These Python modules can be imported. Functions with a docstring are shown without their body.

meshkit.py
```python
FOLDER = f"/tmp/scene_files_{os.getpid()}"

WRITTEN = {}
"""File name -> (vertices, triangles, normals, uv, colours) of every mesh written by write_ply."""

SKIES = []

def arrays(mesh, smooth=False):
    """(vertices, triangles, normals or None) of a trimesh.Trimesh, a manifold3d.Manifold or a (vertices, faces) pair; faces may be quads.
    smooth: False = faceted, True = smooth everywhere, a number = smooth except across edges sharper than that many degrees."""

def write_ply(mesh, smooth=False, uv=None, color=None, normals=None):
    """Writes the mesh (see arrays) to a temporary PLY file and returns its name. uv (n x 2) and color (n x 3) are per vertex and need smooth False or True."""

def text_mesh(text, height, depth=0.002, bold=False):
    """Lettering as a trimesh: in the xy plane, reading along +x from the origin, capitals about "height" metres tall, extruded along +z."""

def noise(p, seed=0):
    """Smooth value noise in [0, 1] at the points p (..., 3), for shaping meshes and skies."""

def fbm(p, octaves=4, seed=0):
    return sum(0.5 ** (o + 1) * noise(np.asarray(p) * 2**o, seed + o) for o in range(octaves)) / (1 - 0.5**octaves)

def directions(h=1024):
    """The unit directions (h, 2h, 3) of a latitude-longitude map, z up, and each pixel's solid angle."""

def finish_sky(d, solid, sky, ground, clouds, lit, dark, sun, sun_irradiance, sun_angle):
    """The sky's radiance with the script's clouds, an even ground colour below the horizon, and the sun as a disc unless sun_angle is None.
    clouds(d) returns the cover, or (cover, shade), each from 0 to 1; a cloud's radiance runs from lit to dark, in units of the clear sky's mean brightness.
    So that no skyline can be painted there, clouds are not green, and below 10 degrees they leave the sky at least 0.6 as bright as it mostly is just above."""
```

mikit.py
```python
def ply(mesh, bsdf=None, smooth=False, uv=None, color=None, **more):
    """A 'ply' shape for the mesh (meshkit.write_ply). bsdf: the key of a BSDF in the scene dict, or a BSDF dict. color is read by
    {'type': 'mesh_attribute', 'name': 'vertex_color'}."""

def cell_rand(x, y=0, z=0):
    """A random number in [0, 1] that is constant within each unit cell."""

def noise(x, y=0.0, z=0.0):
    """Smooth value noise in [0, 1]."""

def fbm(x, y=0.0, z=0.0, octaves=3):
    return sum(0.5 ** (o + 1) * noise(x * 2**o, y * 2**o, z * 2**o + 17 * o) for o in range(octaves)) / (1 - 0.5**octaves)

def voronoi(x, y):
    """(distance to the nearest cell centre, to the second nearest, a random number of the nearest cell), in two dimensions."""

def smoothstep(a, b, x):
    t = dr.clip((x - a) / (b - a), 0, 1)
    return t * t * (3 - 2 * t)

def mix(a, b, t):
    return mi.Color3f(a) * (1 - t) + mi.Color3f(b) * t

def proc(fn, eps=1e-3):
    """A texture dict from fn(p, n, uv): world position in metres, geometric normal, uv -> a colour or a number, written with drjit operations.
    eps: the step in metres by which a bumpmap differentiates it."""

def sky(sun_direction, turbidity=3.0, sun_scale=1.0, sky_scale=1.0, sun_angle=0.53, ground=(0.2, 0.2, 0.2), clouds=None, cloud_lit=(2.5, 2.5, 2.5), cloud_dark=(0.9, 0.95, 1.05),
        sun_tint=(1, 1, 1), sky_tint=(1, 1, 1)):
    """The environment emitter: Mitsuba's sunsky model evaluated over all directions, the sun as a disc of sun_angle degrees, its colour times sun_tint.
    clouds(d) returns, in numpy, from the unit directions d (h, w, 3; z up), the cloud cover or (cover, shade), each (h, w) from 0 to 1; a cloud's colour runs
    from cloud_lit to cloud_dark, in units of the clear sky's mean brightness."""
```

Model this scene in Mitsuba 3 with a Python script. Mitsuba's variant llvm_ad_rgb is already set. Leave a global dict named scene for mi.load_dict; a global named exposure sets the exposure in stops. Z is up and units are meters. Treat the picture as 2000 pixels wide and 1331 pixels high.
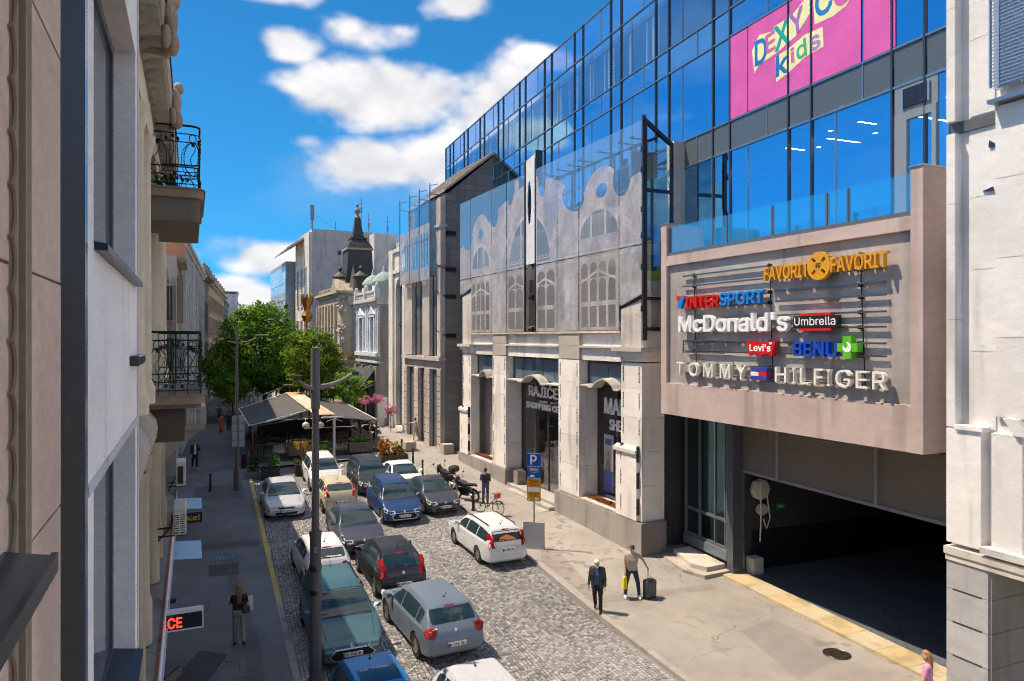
import math, random
import numpy as np, trimesh, manifold3d as m3
import mitsuba as mi, drjit as dr
import mikit, meshkit
from mikit import noise, fbm, voronoi, cell_rand, smoothstep, mix
from scipy.spatial import Delaunay
import scipy.sparse as sps
from shapely.geometry import Polygon, Point, LineString, MultiPoint, box as sbox
from shapely import affinity
from shapely.ops import unary_union
T = mi.ScalarTransform4f
random.seed(7); R = np.random.default_rng(7)
scene, labels = {}, {}
rad = math.radians

# ---------------------------------------------------------------- camera, sky, exposure
CAM = (0.0, 0.0, 8.6); YAW = rad(21.2)
scene['camera'] = {'type': 'perspective', 'fov': 2 * math.degrees(math.atan(1000 / 1390)), 'fov_axis': 'x', 'near_clip': 0.05, 'far_clip': 6000.0,
    'principal_point_offset_y': 0.0042,
    'to_world': T().look_at(origin=CAM, target=[math.sin(YAW), math.cos(YAW), 8.6], up=[0, 0, 1])}
SUN = np.array([-0.405, 0.25, 0.88])

def sky_clouds(d):
    """broken fair-weather cumulus: thicker banks low over the far end of the street, loose puffs above"""
    az = np.degrees(np.arctan2(d[..., 0], d[..., 1])); el = np.degrees(np.arcsin(np.clip(d[..., 2], -1, 1)))
    q = d / np.maximum(d[..., 2:3] + 0.28, 0.05)
    n1 = meshkit.fbm(np.stack([q[..., 0] * 2.6 + 3.1, q[..., 1] * 2.6, q[..., 2] * 2.6], -1), 6, seed=3)
    n2 = meshkit.fbm(np.stack([az / 7.0, el / 4.2, az * 0 + .5], -1), 6, seed=11)
    dens = np.zeros(az.shape)
    # (azimuth, elevation, half-width, half-height, strength) of the main cloud banks
    for a, e, w, h, s in ((11.5, 18.3, 9, 3.2, 1.0), (20, 16.5, 8, 5, .9), (9.8, 13.4, 6.5, 2.6, .92), (15, 14, 8, 4, .75), (3.7, 21.4, 3.2, 1.5, .78), (10.5, 22.8, 5, 1.7, .72), (16.5, 25.2, 4.2, 2.0, .82), (2, 24.8, 5, 1.1, .68),
                          (23.7, 21.5, 4, 1.7, .62), (3, 5.8, 6, 1.9, .92), (0, 3, 9, 2.2, 1.0), (9, 4.5, 7, 3, .7), (5.5, 14.8, 2.2, 1.3, .6), (31, 27, 5, 2.5, .5), (-23.2, 15.6, 2.6, 1.1, .85),
                          (60, 18, 25, 8, .6), (120, 25, 40, 14, .55), (-130, 30, 40, 16, .5), (180, 20, 40, 9, .5), (-75, 40, 14, 5, .6)):
        dens = np.maximum(dens, s * np.exp(-(((az - a + 180) % 360 - 180) / w) ** 2 - ((el - e) / h) ** 2))
    f = 1.12 * dens + 1.5 * (n2 - .5) + .55 * (n1 - .5)
    away = np.maximum(np.clip((np.abs(az - 15) - 70) / 20, 0, 1), np.clip((el - 38) / 12, 0, 1))   # broken cloud added outside the view and overhead as whitish fill light
    f = np.maximum(f, away * (.58 + 1.7 * (n1 - .5) + .8 * (n2 - .5)))
    cover = np.clip((f - .40) / .38, 0, 1); cover = cover * cover * (3 - 2 * cover)
    wisp = np.clip((n1 - .53) * 1.6, 0, .28) * np.clip((el - 8) / 10, 0, 1)
    n3 = meshkit.fbm(np.stack([az / 7.0, (el + 1.3) / 4.2, az * 0 + .5], -1), 6, seed=11)
    shade = np.clip(.30 + 1.9 * (n3 - n2) + .5 * (n1 - .5) + .45 * np.clip(f - .9, 0, 1), 0, 1)
    return np.clip(cover * .93 + wisp * (1 - cover), 0, 1), shade

scene['sky'] = mikit.sky(SUN, turbidity=2.2, sun_scale=1.15, sky_scale=1.0, clouds=sky_clouds, cloud_lit=(4.2, 4.0, 3.9), cloud_dark=(1.9, 2.0, 2.15), sky_tint=(0.17, 0.76, 1.05), sun_tint=(0.985, 0.975, 0.965), ground=(0.22, 0.21, 0.2))
exposure = 1.95

# ---------------------------------------------------------------- materials (colour of each piece travels in its uv)
def enc(c, r=.5):
    q = np.round(np.sqrt(np.clip(c, 0, 1)) * 255)
    return (q[0] + 256 * q[1], q[2] + 256 * round(float(np.clip(r, 0, 1)) * 255))

def dec(uv):
    g = dr.floor((uv.x + .5) / 256); r = uv.x - 256 * g
    k = dr.floor((uv.y + .5) / 256); b = uv.y - 256 * k
    r, g, b = r / 255, g / 255, b / 255
    return mi.Color3f(r * r, g * g, b * b), k / 255

def t_stone(p, n, uv):
    c, r = dec(uv)
    big = fbm(p.x * .9, p.y * .9, p.z * .9)
    grain = noise(p.x * 38, p.y * 38, p.z * 38)
    veins = fbm(p.x * 3 + 5, p.y * 3, p.z * 7)
    wet = fbm(p.x * 2.2, p.y * 2.2, p.z * .22)
    return c * ((.86 + .28 * r) * (.84 + .3 * big) * (.93 + .14 * grain) * (.93 + .14 * veins) * (1 - .26 * smoothstep(.52, .78, wet)))

def t_plain(p, n, uv):
    c, r = dec(uv)
    return c * ((.9 + .2 * r) * (.86 + .26 * fbm(p.x * 1.7, p.y * 1.7, p.z * 1.7)))

def t_flat(p, n, uv):
    c, r = dec(uv)
    return c * (.92 + .16 * r)

def t_leaf(p, n, uv):
    c, r = dec(uv)
    return c * ((.55 + .9 * r) * (.7 + .6 * noise(p.x * 1.1, p.y * 1.1, p.z * 1.1)))

def t_asphalt(p, n, uv):
    c, r = dec(uv)
    big = fbm(p.x * .35, p.y * .35); mid = fbm(p.x * 2.1, p.y * 1.2 + 4); g = noise(p.x * 60, p.y * 60)
    w = .35 * (fbm(p.x * 1.3, p.y * 1.3) - .5)
    d1, d2, _ = voronoi(p.x * .28 + w, p.y * .22 + w)
    crack = (1 - smoothstep(.0, .012, d2 - d1)) * smoothstep(.45, .62, big)
    lane = smoothstep(.5, .7, noise(p.x * .8, p.y * .12))
    k = (.72 + .5 * big) * (.85 + .3 * mid) * (.88 + .24 * g) * (1 - .55 * crack) * (1 - .15 * lane)
    return c * k

def t_pave(p, n, uv):
    c, r = dec(uv)
    big = fbm(p.x * .5, p.y * .5); mid = fbm(p.x * 3, p.y * 3); g = noise(p.x * 55, p.y * 55)
    w = .5 * (fbm(p.x * 1.1, p.y * 1.1) - .5)
    d1, d2, _ = voronoi(p.x * .2 + w, p.y * .3 + w)
    crack = (1 - smoothstep(.0, .01, d2 - d1)) * smoothstep(.4, .6, fbm(p.x * .3 + 9, p.y * .3))
    spots = smoothstep(.66, .8, noise(p.x * 4, p.y * 4)) * smoothstep(.45, .7, big)
    return c * ((.74 + .45 * big) * (.9 + .2 * mid) * (.92 + .16 * g) * (1 - .5 * crack) * (1 - .3 * spots))

def t_cobble(p, n, uv):
    c, r = dec(uv)
    dust = smoothstep(.45, .75, fbm(p.x * .6, p.y * .35))
    base = c * ((.55 + .95 * r) * (.85 + .3 * noise(p.x * 45, p.y * 45, p.z * 45)))
    return mix(base, mi.Color3f(.34, .325, .33) * (.7 + .5 * r), .45 * dust)

def b_stone(p, n, uv): return .004 * noise(p.x * 30, p.y * 30, p.z * 30) + .006 * noise(p.x * 9, p.y * 9, p.z * 9)

def two(b): return {'type': 'twosided', 'b': b}
def pr(fn, rough, **k): return {'type': 'principled', 'base_color': mikit.proc(fn), 'roughness': rough, **k}
scene['stone'] = two({'type': 'bumpmap', 'b': mikit.proc(b_stone, 4e-3), 'scale': 1.0, 'n': pr(t_stone, .85, specular=.3)})
scene['plain'] = two(pr(t_plain, .62, specular=.35))
scene['gloss'] = two(pr(t_flat, .22, specular=.5))
scene['paint'] = two(pr(t_flat, .3, metallic=.25, specular=.5, clearcoat=1.0, clearcoat_gloss=.97))
scene['metal'] = two(pr(t_flat, .32, metallic=.9))
scene['dark_glass'] = two(pr(t_flat, .03, specular=.75))
scene['leaf'] = {'type': 'principledthin', 'base_color': mikit.proc(t_leaf), 'roughness': .5, 'diff_trans': .7, 'spec_trans': 0.0}
scene['asphalt'] = two(pr(t_asphalt, .88, specular=.25))
scene['paving'] = two(pr(t_pave, .85, specular=.25))
scene['cobble'] = two(pr(t_cobble, .6, specular=.4))
scene['clear_glass'] = {'type': 'thindielectric', 'int_ior': 1.5}
scene['blue_glass'] = {'type': 'blendbsdf', 'weight': .74, 'a': {'type': 'thindielectric', 'int_ior': 1.5},
    'b': {'type': 'twosided', 'c': {'type': 'conductor', 'material': 'none', 'specular_reflectance': {'type': 'rgb', 'value': [.30, .68, 1.0]}}}}
scene['tint_glass'] = {'type': 'blendbsdf', 'weight': .34, 'a': {'type': 'thindielectric', 'int_ior': 1.5},
    'b': {'type': 'twosided', 'c': {'type': 'conductor', 'material': 'none', 'specular_reflectance': {'type': 'rgb', 'value': [.42, .80, .88]}}}}
def t_frit(p, n, uv):
    c, r = dec(uv)
    orn = fbm(p.y * 2.3, p.z * 2.3); fine = noise(p.y * 9, p.z * 7); lines = .5 + .5 * dr.sin(p.z * 55)
    rub = mix(mi.Color3f(.84, .81, .83), mi.Color3f(1.0, .99, 1.0), smoothstep(.3, .62, orn))
    rub = mix(rub, mi.Color3f(.96, .88, .88), .5 * smoothstep(.55, .75, noise(p.y * .9 + 3, p.z * 1.1)))
    return c * rub * (.86 + .2 * fine) * (.94 + .08 * lines)
def w_frit(p, n, uv): return .58 + .30 * smoothstep(.25, .7, fbm(p.y * 1.1 + 7, p.z * .5)) 
scene['blue_glass_clear'] = {**scene['blue_glass'], 'weight': .46}
for k_, w_ in (('frit', mikit.proc(w_frit)), ('frit_thin', .42), ('frit_veil', .13)):
    scene[k_] = {'type': 'blendbsdf', 'weight': w_, 'a': {'type': 'thindielectric', 'int_ior': 1.5},
        'b': {'type': 'principledthin', 'base_color': mikit.proc(t_frit if k_ == 'frit' else t_flat), 'roughness': .35, 'diff_trans': .8}}

# ---------------------------------------------------------------- names, entries, labels
_n = {}
def newkey(name, parent=None):
    base = f'{parent}__{name}' if parent else name
    i = _n.get(base, 0); _n[base] = i + 1
    return base if i == 0 else f'{base}_{i:03d}'
def lab(k, label=None, cat=None, group=None, kind=None):
    d = labels.setdefault(k, {})
    for a, b in (('label', label), ('category', cat), ('group', group), ('kind', kind)):
        if b: d[a] = b
    return k
def thing(name, label, cat, group=None):
    return lab(newkey(name), label, cat, group)

def rz(a, o=(0, 0, 0)):
    c, s = math.cos(a), math.sin(a); m = np.eye(4); m[:2, :2] = [[c, -s], [s, c]]; m[:3, 3] = o; return m
def tr(x, y, z): m = np.eye(4); m[:3, 3] = (x, y, z); return m
def rot(axis, a): return trimesh.transformations.rotation_matrix(a, axis)
I4 = np.eye(4)

def crease(v, f, ang):
    """corner normals, smooth except across edges sharper than ang degrees"""
    tri = v[f]; fn = np.cross(tri[:, 1] - tri[:, 0], tri[:, 2] - tri[:, 0]); ln = np.linalg.norm(fn, axis=1, keepdims=True)
    un = fn / np.maximum(ln, 1e-12); F = len(f); ci = f.ravel()
    A = sps.csr_matrix((np.ones(3 * F), (np.arange(3 * F), ci)), shape=(3 * F, len(v)))
    P = (A @ A.T).tocoo(); a, b = P.row, P.col; fa, fb = a // 3, b // 3
    ok = (un[fa] * un[fb]).sum(1) > math.cos(rad(ang)); a, fb = a[ok], fb[ok]
    N = np.zeros((3 * F, 3)); np.add.at(N, a, fn[fb]); N /= np.maximum(np.linalg.norm(N, axis=1, keepdims=True), 1e-12)
    return tri.reshape(-1, 3), np.arange(3 * F).reshape(-1, 3), N

BOXF = np.array([[0, 2, 3, 1], [4, 5, 7, 6], [0, 1, 5, 4], [2, 6, 7, 3], [0, 4, 6, 2], [1, 3, 7, 5]])
BOXT = np.vstack([BOXF[:, [0, 1, 2]], BOXF[:, [0, 2, 3]]])
class B:
    """collects shapes in one local frame; out() makes them one entry of the scene"""
    def __init__(s, M=None, col=(.5, .5, .5), r=None):
        s.M = I4 if M is None else M; s.v, s.f, s.u, s.n, s.col, s.r = [], [], [], 0, col, r
    def add(s, v, f, col=None, r=None, M=None):
        v = np.asarray(v, float); f = np.asarray(f, int)
        if f.shape[1] == 4: f = np.vstack([f[:, [0, 1, 2]], f[:, [0, 2, 3]]])
        if M is not None: v = v @ M[:3, :3].T + M[:3, 3]
        r = r if r is not None else (s.r if s.r is not None else random.random())
        s.v.append(v); s.f.append(f + s.n); s.n += len(v); s.u.append(np.tile(enc(s.col if col is None else col, r), (len(v), 1))); return s
    def mesh(s, m, col=None, r=None, M=None): return s.add(m.vertices, m.faces, col, r, M)
    def man(s, m, col=None, r=None, M=None):
        q = m.to_mesh(); return s.add(q.vert_properties[:, :3], q.tri_verts, col, r, M)
    def box(s, x0, x1, y0, y1, z0, z1, col=None, r=None, M=None):
        v = [(x, y, z) for x in sorted((x0, x1)) for y in sorted((y0, y1)) for z in sorted((z0, z1))]
        return s.add(v, BOXT, col, r, M)
    def cbox(s, x0, x1, y0, y1, z0, z1, c=.02, col=None, r=None, M=None):
        x0, x1 = sorted((x0, x1)); y0, y1 = sorted((y0, y1)); z0, z1 = sorted((z0, z1)); c = min(c, (x1 - x0) * .45, (y1 - y0) * .45, (z1 - z0) * .45)
        pts = [(x0 if a < 0 else x1, y0 + c if b < 0 else y1 - c, z0 + c if d < 0 else z1 - c) for a in (-1, 1) for b in (-1, 1) for d in (-1, 1)]
        pts += [(x0 + c if a < 0 else x1 - c, y0 if b < 0 else y1, z0 + c if d < 0 else z1 - c) for a in (-1, 1) for b in (-1, 1) for d in (-1, 1)]
        pts += [(x0 + c if a < 0 else x1 - c, y0 + c if b < 0 else y1 - c, z0 if d < 0 else z1) for a in (-1, 1) for b in (-1, 1) for d in (-1, 1)]
        return s.man(m3.Manifold.hull_points(np.array(pts)), col, r, M)
    def hull(s, pts, col=None, r=None, M=None): return s.man(m3.Manifold.hull_points(np.array(pts, float)), col, r, M)
    def quad(s, a, b, c, d, col=None, r=None, M=None): return s.add([a, b, c, d], [[0, 1, 2, 3]], col, r, M)
    def prism(s, poly, d0, d1, plane='xy', col=None, r=None, M=None):
        """a shapely polygon extruded; plane names the polygon's two axes, the extrusion runs along the third from d0 to d1"""
        for g in getattr(poly, 'geoms', [poly]):
            if g.is_empty or g.area < 1e-7: continue
            m = trimesh.creation.extrude_polygon(g, 1.0, engine='earcut'); a = m.vertices; h = d0 + a[:, 2] * (d1 - d0)
            v = {'xy': (a[:, 0], a[:, 1], h), 'xz': (a[:, 0], h, a[:, 1]), 'yz': (h, a[:, 0], a[:, 1])}[plane]
            f = m.faces
            if (plane == 'xz') != (d1 < d0): f = f[:, ::-1]
            s.add(np.stack(v, 1), f, col, r, M)
        return s
    def tube(s, pts, rad_, n=8, col=None, r=None, M=None, cap=True):
        p = np.asarray(pts, float); k = len(p); rr = np.broadcast_to(rad_, (k,)).astype(float)
        t = np.gradient(p, axis=0); t /= np.linalg.norm(t, axis=1, keepdims=True) + 1e-12
        ref = np.array([0, 0, 1.]) if abs(t[0, 2]) < .9 else np.array([1., 0, 0]); fr = []
        for i in range(k):
            a = ref - t[i] * (ref @ t[i]); a /= np.linalg.norm(a) + 1e-12; fr.append((a, np.cross(t[i], a))); ref = a
        an = np.arange(n) * 2 * np.pi / n
        v = np.vstack([p[i] + rr[i] * (np.cos(an)[:, None] * fr[i][0] + np.sin(an)[:, None] * fr[i][1]) for i in range(k)])
        f = [(i * n + j, i * n + (j + 1) % n, (i + 1) * n + (j + 1) % n, (i + 1) * n + j) for i in range(k - 1) for j in range(n)]
        f = np.array(f); tri = np.vstack([f[:, [0, 1, 2]], f[:, [0, 2, 3]]])
        if cap:
            v = np.vstack([v, p[0], p[-1]]); c0, c1 = k * n, k * n + 1
            tri = np.vstack([tri, [(c0, (j + 1) % n, j) for j in range(n)], [(c1, (k - 1) * n + j, (k - 1) * n + (j + 1) % n) for j in range(n)]])
        return s.add(v, tri, col, r, M)
    def bar(s, a, b, w, h=None, col=None, r=None, M=None):
        """a square bar from a to b"""
        a, b = np.array(a, float), np.array(b, float); t = b - a; t /= np.linalg.norm(t); h = h or w
        x = np.cross(t, [0, 0, 1.]) if abs(t[2]) < .95 else np.array([1., 0, 0]); x /= np.linalg.norm(x); y = np.cross(x, t)
        v = [q + sx * x * w / 2 + sy * y * h / 2 for q in (a, b) for sx in (-1, 1) for sy in (-1, 1)]
        return s.hull(v, col, r, M)
    def lathe(s, prof, c=(0, 0, 0), n=16, col=None, r=None, M=None, axis='z'):
        q = np.asarray(prof, float); an = np.arange(n) * 2 * np.pi / n; k = len(q)
        v = np.vstack([np.stack([q[i, 0] * np.cos(an), q[i, 0] * np.sin(an), np.full(n, q[i, 1])], 1) for i in range(k)])
        f = np.array([(i * n + j, i * n + (j + 1) % n, (i + 1) * n + (j + 1) % n, (i + 1) * n + j) for i in range(k - 1) for j in range(n)])
        if axis == 'y': v = v[:, [0, 2, 1]]; f = f[:, ::-1]
        if axis == 'x': v = v[:, [2, 0, 1]]
        return s.add(v + np.array(c), f, col, r, M)
    def ball(s, c, rr, col=None, r=None, sub=2, M=None):
        m = trimesh.creation.icosphere(subdivisions=sub, radius=1.0); return s.add(m.vertices * np.asarray(rr) + np.array(c), m.faces, col, r, M)
    def out(s, name, mat, parent=None, smooth=None, label=None, kind=None, cat=None, group=None):
        if not s.v: return None
        v = np.vstack(s.v); f = np.vstack(s.f); u = np.vstack(s.u); v = v @ s.M[:3, :3].T + s.M[:3, 3]
        k = newkey(name, parent)
        if smooth:
            v2, f2, N = crease(v, f, 180 if smooth is True else smooth); path = meshkit.write_ply((v2, f2), False, u[f.ravel()], None, normals=N)
            scene[k] = {'type': 'ply', 'filename': path, 'face_normals': False, 'bsdf': {'type': 'ref', 'id': mat}}
        else: scene[k] = mikit.ply((v, f), mat, False, uv=u)
        if label or kind or cat: lab(k, label, cat, group, kind)
        return k

def piece(parent, name, mat, M, x0, x1, y0, y1, z0, z1, col, r=None):
    return B(M, col, r).box(x0, x1, y0, y1, z0, z1).out(name, mat, parent)

def clad(parent, M, face, at, us, vs, th, col, mat='stone', name='slab', gap=.012, var=.5, skip=None, stagger=False):
    """stone slabs, each an entry: on plane x=at (face 'x', u=y) or y=at (face 'y', u=x); th is signed (outward)"""
    for j in range(len(vs) - 1):
        for i in range(len(us) - 1):
            u0, u1, v0, v1 = us[i], us[i + 1], vs[j], vs[j + 1]
            if skip and skip((u0 + u1) / 2, (v0 + v1) / 2): continue
            r = .5 + var * (random.random() - .5); q = at + th * (1 + .06 * random.random())
            if face == 'x': piece(parent, name, mat, M, at, q, u0 + gap / 2, u1 - gap / 2, v0 + gap / 2, v1 - gap / 2, col, r)
            else: piece(parent, name, mat, M, u0 + gap / 2, u1 - gap / 2, at, q, v0 + gap / 2, v1 - gap / 2, col, r)

def text(s, h, depth, bold=False, width=None):
    m = meshkit.text_mesh(s, h, depth, bold)
    if width: m.apply_scale([width / (m.bounds[1][0] - m.bounds[0][0]), 1, 1])
    m.apply_translation([-m.bounds[0][0], 0, 0]); return m

def lin(a, b, n): return list(np.linspace(a, b, n + 1))

# the street's own frames: x = away from the roadway, y = along the street
MS = rz(rad(4.3), (14.53, 23.4, 0))          # right-hand frontage
MB = rz(rad(3.45), (14.93, 12.0, 0))         # sign wall
ML = rz(rad(3.0))                            # left-hand frontage (x = metres right of the camera's wall line)
def zg(x, y):
    s = np.maximum(0, np.asarray(y, float) - 20); s = np.where(s < 35, s, 35 + (s - 35) * .2)
    return s * (.02 + .0013 * np.asarray(x, float))
def ZG(x, y): return float(zg(x, y))
def S2W(n, t): return (14.53 + n * math.cos(rad(4.3)) - t * math.sin(rad(4.3)), 23.4 + n * math.sin(rad(4.3)) + t * math.cos(rad(4.3)))
def L2W(w, t): return (w * math.cos(rad(3)) - t * math.sin(rad(3)), w * math.sin(rad(3)) + t * math.cos(rad(3)))
# ================================================================ the ground: one rising sheet, roadway, pavements, kerbs, cobbles
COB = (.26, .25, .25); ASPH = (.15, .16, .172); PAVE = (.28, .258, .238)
def kerbL(y): return 1.98 - .0255 * y - .00028 * max(0, y - 20) ** 1.35   # roadway edge on the left
def kerbR(y): return 10.38 if y < 26 else max(9.6, 10.42 - .05 * (y - 26)) if y > 31 else 10.38 + .02 * (y - 26)
def sheet(name, xa, xb, y0, y1, dz, mat, col, nx, ny, label, cat=None):
    ys = np.linspace(y0, y1, ny + 1); v = []
    for y in ys:
        a = xa(y) if callable(xa) else xa; b = xb(y) if callable(xb) else xb
        x = np.linspace(a, b, nx + 1); v.append(np.stack([x, np.full_like(x, y), zg(x, np.full_like(x, y)) + dz], 1))
    v = np.vstack(v); f = [(j * (nx + 1) + i, j * (nx + 1) + i + 1, (j + 1) * (nx + 1) + i + 1, (j + 1) * (nx + 1) + i) for j in range(ny) for i in range(nx)]
    return B(None, col, .5).add(v, f).out(name, mat, None, smooth=True, label=label, kind='structure')
g = B(None, (.12, .12, .12), .5)
gx = [-3000, -400, -60, -12, 0, 8, 16, 40, 60, 400, 3000]; gy = [-600, 0, 12, 20, 55, 90, 140, 400, 4000]
v = [(x, y, float(zg(np.clip(x, -12, 16), min(y, 140))) - .16) for y in gy for x in gx]
g.add(v, [(j * 11 + i, j * 11 + i + 1, (j + 1) * 11 + i + 1, (j + 1) * 11 + i) for j in range(8) for i in range(10)]).out('ground', 'asphalt', label='dark ground reaching out under the whole town', kind='structure')
road = sheet('road', lambda y: kerbL(y) - .05, lambda y: kerbR(y) + .05, 6, 47.6, -.025, 'cobble', (.13, .125, .12), 14, 50, 'roadway of small grey granite setts between the parked cars')
KH = .11
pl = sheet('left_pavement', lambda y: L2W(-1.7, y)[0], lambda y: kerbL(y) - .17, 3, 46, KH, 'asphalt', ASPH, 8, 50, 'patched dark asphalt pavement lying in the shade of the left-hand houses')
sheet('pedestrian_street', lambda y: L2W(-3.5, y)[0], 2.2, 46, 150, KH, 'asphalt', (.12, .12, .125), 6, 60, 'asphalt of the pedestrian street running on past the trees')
sheet('terrace_ground', 2.2, lambda y: S2W(.2, y - 23)[0] - 3.2, 46, 150, KH - .004, 'paving', (.25, .235, .215), 6, 60, 'paved ground under the cafe and the trees')
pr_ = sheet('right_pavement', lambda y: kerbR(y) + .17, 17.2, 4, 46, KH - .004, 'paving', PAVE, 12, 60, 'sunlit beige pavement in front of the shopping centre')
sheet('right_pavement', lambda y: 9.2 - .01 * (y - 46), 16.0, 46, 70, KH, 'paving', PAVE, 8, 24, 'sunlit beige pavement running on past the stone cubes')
# kerbstones, each its own piece
for side, fn, y0, y1, col in (('L', kerbL, 8, 46, (.30, .29, .28)), ('R', kerbR, 8, 46, (.30, .28, .26))):
    kk = newkey('kerb'); lab(kk, 'row of kerbstones with worn yellow paint edging the shaded left pavement' if side == 'L' else 'row of pale kerbstones edging the sunlit right pavement', kind='structure')
    y = y0
    while y < y1:
        ln = 1.0 + .12 * random.random(); ya, yb = y + .008, min(y + ln, y1) - .008
        s = -1 if side == 'L' else 1; c = col
        if side == 'L' and 22.8 < y < 42: c = (.46, .38, .13) if random.random() < .6 else (.40, .35, .19)
        b = B(None, c, .35 + .3 * random.random()); P = []
        for yy in (ya, yb):
            x = fn(yy); z = ZG(x, yy)
            for xx, zz in ((x, -.1), (x, KH - .012), (x + s * .02, KH + .006), (x + s * .175, KH + .006), (x + s * .175, -.1)): P.append((xx, yy, z + zz))
        b.hull(P).out('stone', 'stone', kk); y += ln
# the setts: laid in scalloped arcs; the 300 nearest in view are pieces, the others one part
CW, RO = 1.28, .108
sett = []
for ci in range(-1, 8):
    x0 = 1.0 + ci * CW
    for k in range(int(8 / RO), int(45 / RO)):
        nn = 12
        for i in range(nn):
            a = (i + .5) / nn * 2 - 1
            x = x0 + CW / 2 + a * CW / 2; y = k * RO + .36 * (1 - a * a) + random.uniform(-.008, .008)
            if y < 11.5 or y > 44 or x < kerbL(y) + .05 or x > kerbR(y) - .05: continue
            sett.append((x, y, math.atan2(-.72 * a / (CW / 2) * .5, 1) if True else 0, CW / nn))
sett = np.array(sett)
def sett_v(x, y, a, w):
    hw, hl = w / 2 * .90 * R.uniform(.88, 1.04), RO / 2 * .90 * R.uniform(.88, 1.05); h = R.uniform(-.007, .006); z = ZG(x, y)
    top = np.array([(-hw * .84, -hl * .84), (hw * .84, -hl * .84), (hw * .84, hl * .84), (-hw * .84, hl * .84)]); low = np.array([(-hw, -hl), (hw, -hl), (hw, hl), (-hw, hl)])
    top += R.uniform(-.005, .005, top.shape); t = R.uniform(-.004, .004, 2); c, s = math.cos(a), math.sin(a)
    q = np.vstack([np.c_[low, np.full(4, -.028)], np.c_[low, np.full(4, -.008)], np.c_[top, .004 + h + top @ t * 12]])
    return np.c_[q[:, 0] * c - q[:, 1] * s + x, q[:, 0] * s + q[:, 1] * c + y, q[:, 2] + z]
SF = np.array([(a + i, a + (i + 1) % 4, a + 4 + (i + 1) % 4, a + 4 + i) for a in (0, 4) for i in range(4)] + [(8, 9, 10, 11)])
def sett_col():
    q = random.random()
    return (.215, .21, .21) if q < .45 else (.18, .178, .182) if q < .7 else (.265, .26, .255) if q < .9 else (.22, .20, .205)
far = B()
order = np.argsort(np.hypot(sett[:, 0] - 8.2, (sett[:, 1] - 17.2) * 1.0)); near = set(order[:300].tolist())
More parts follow.
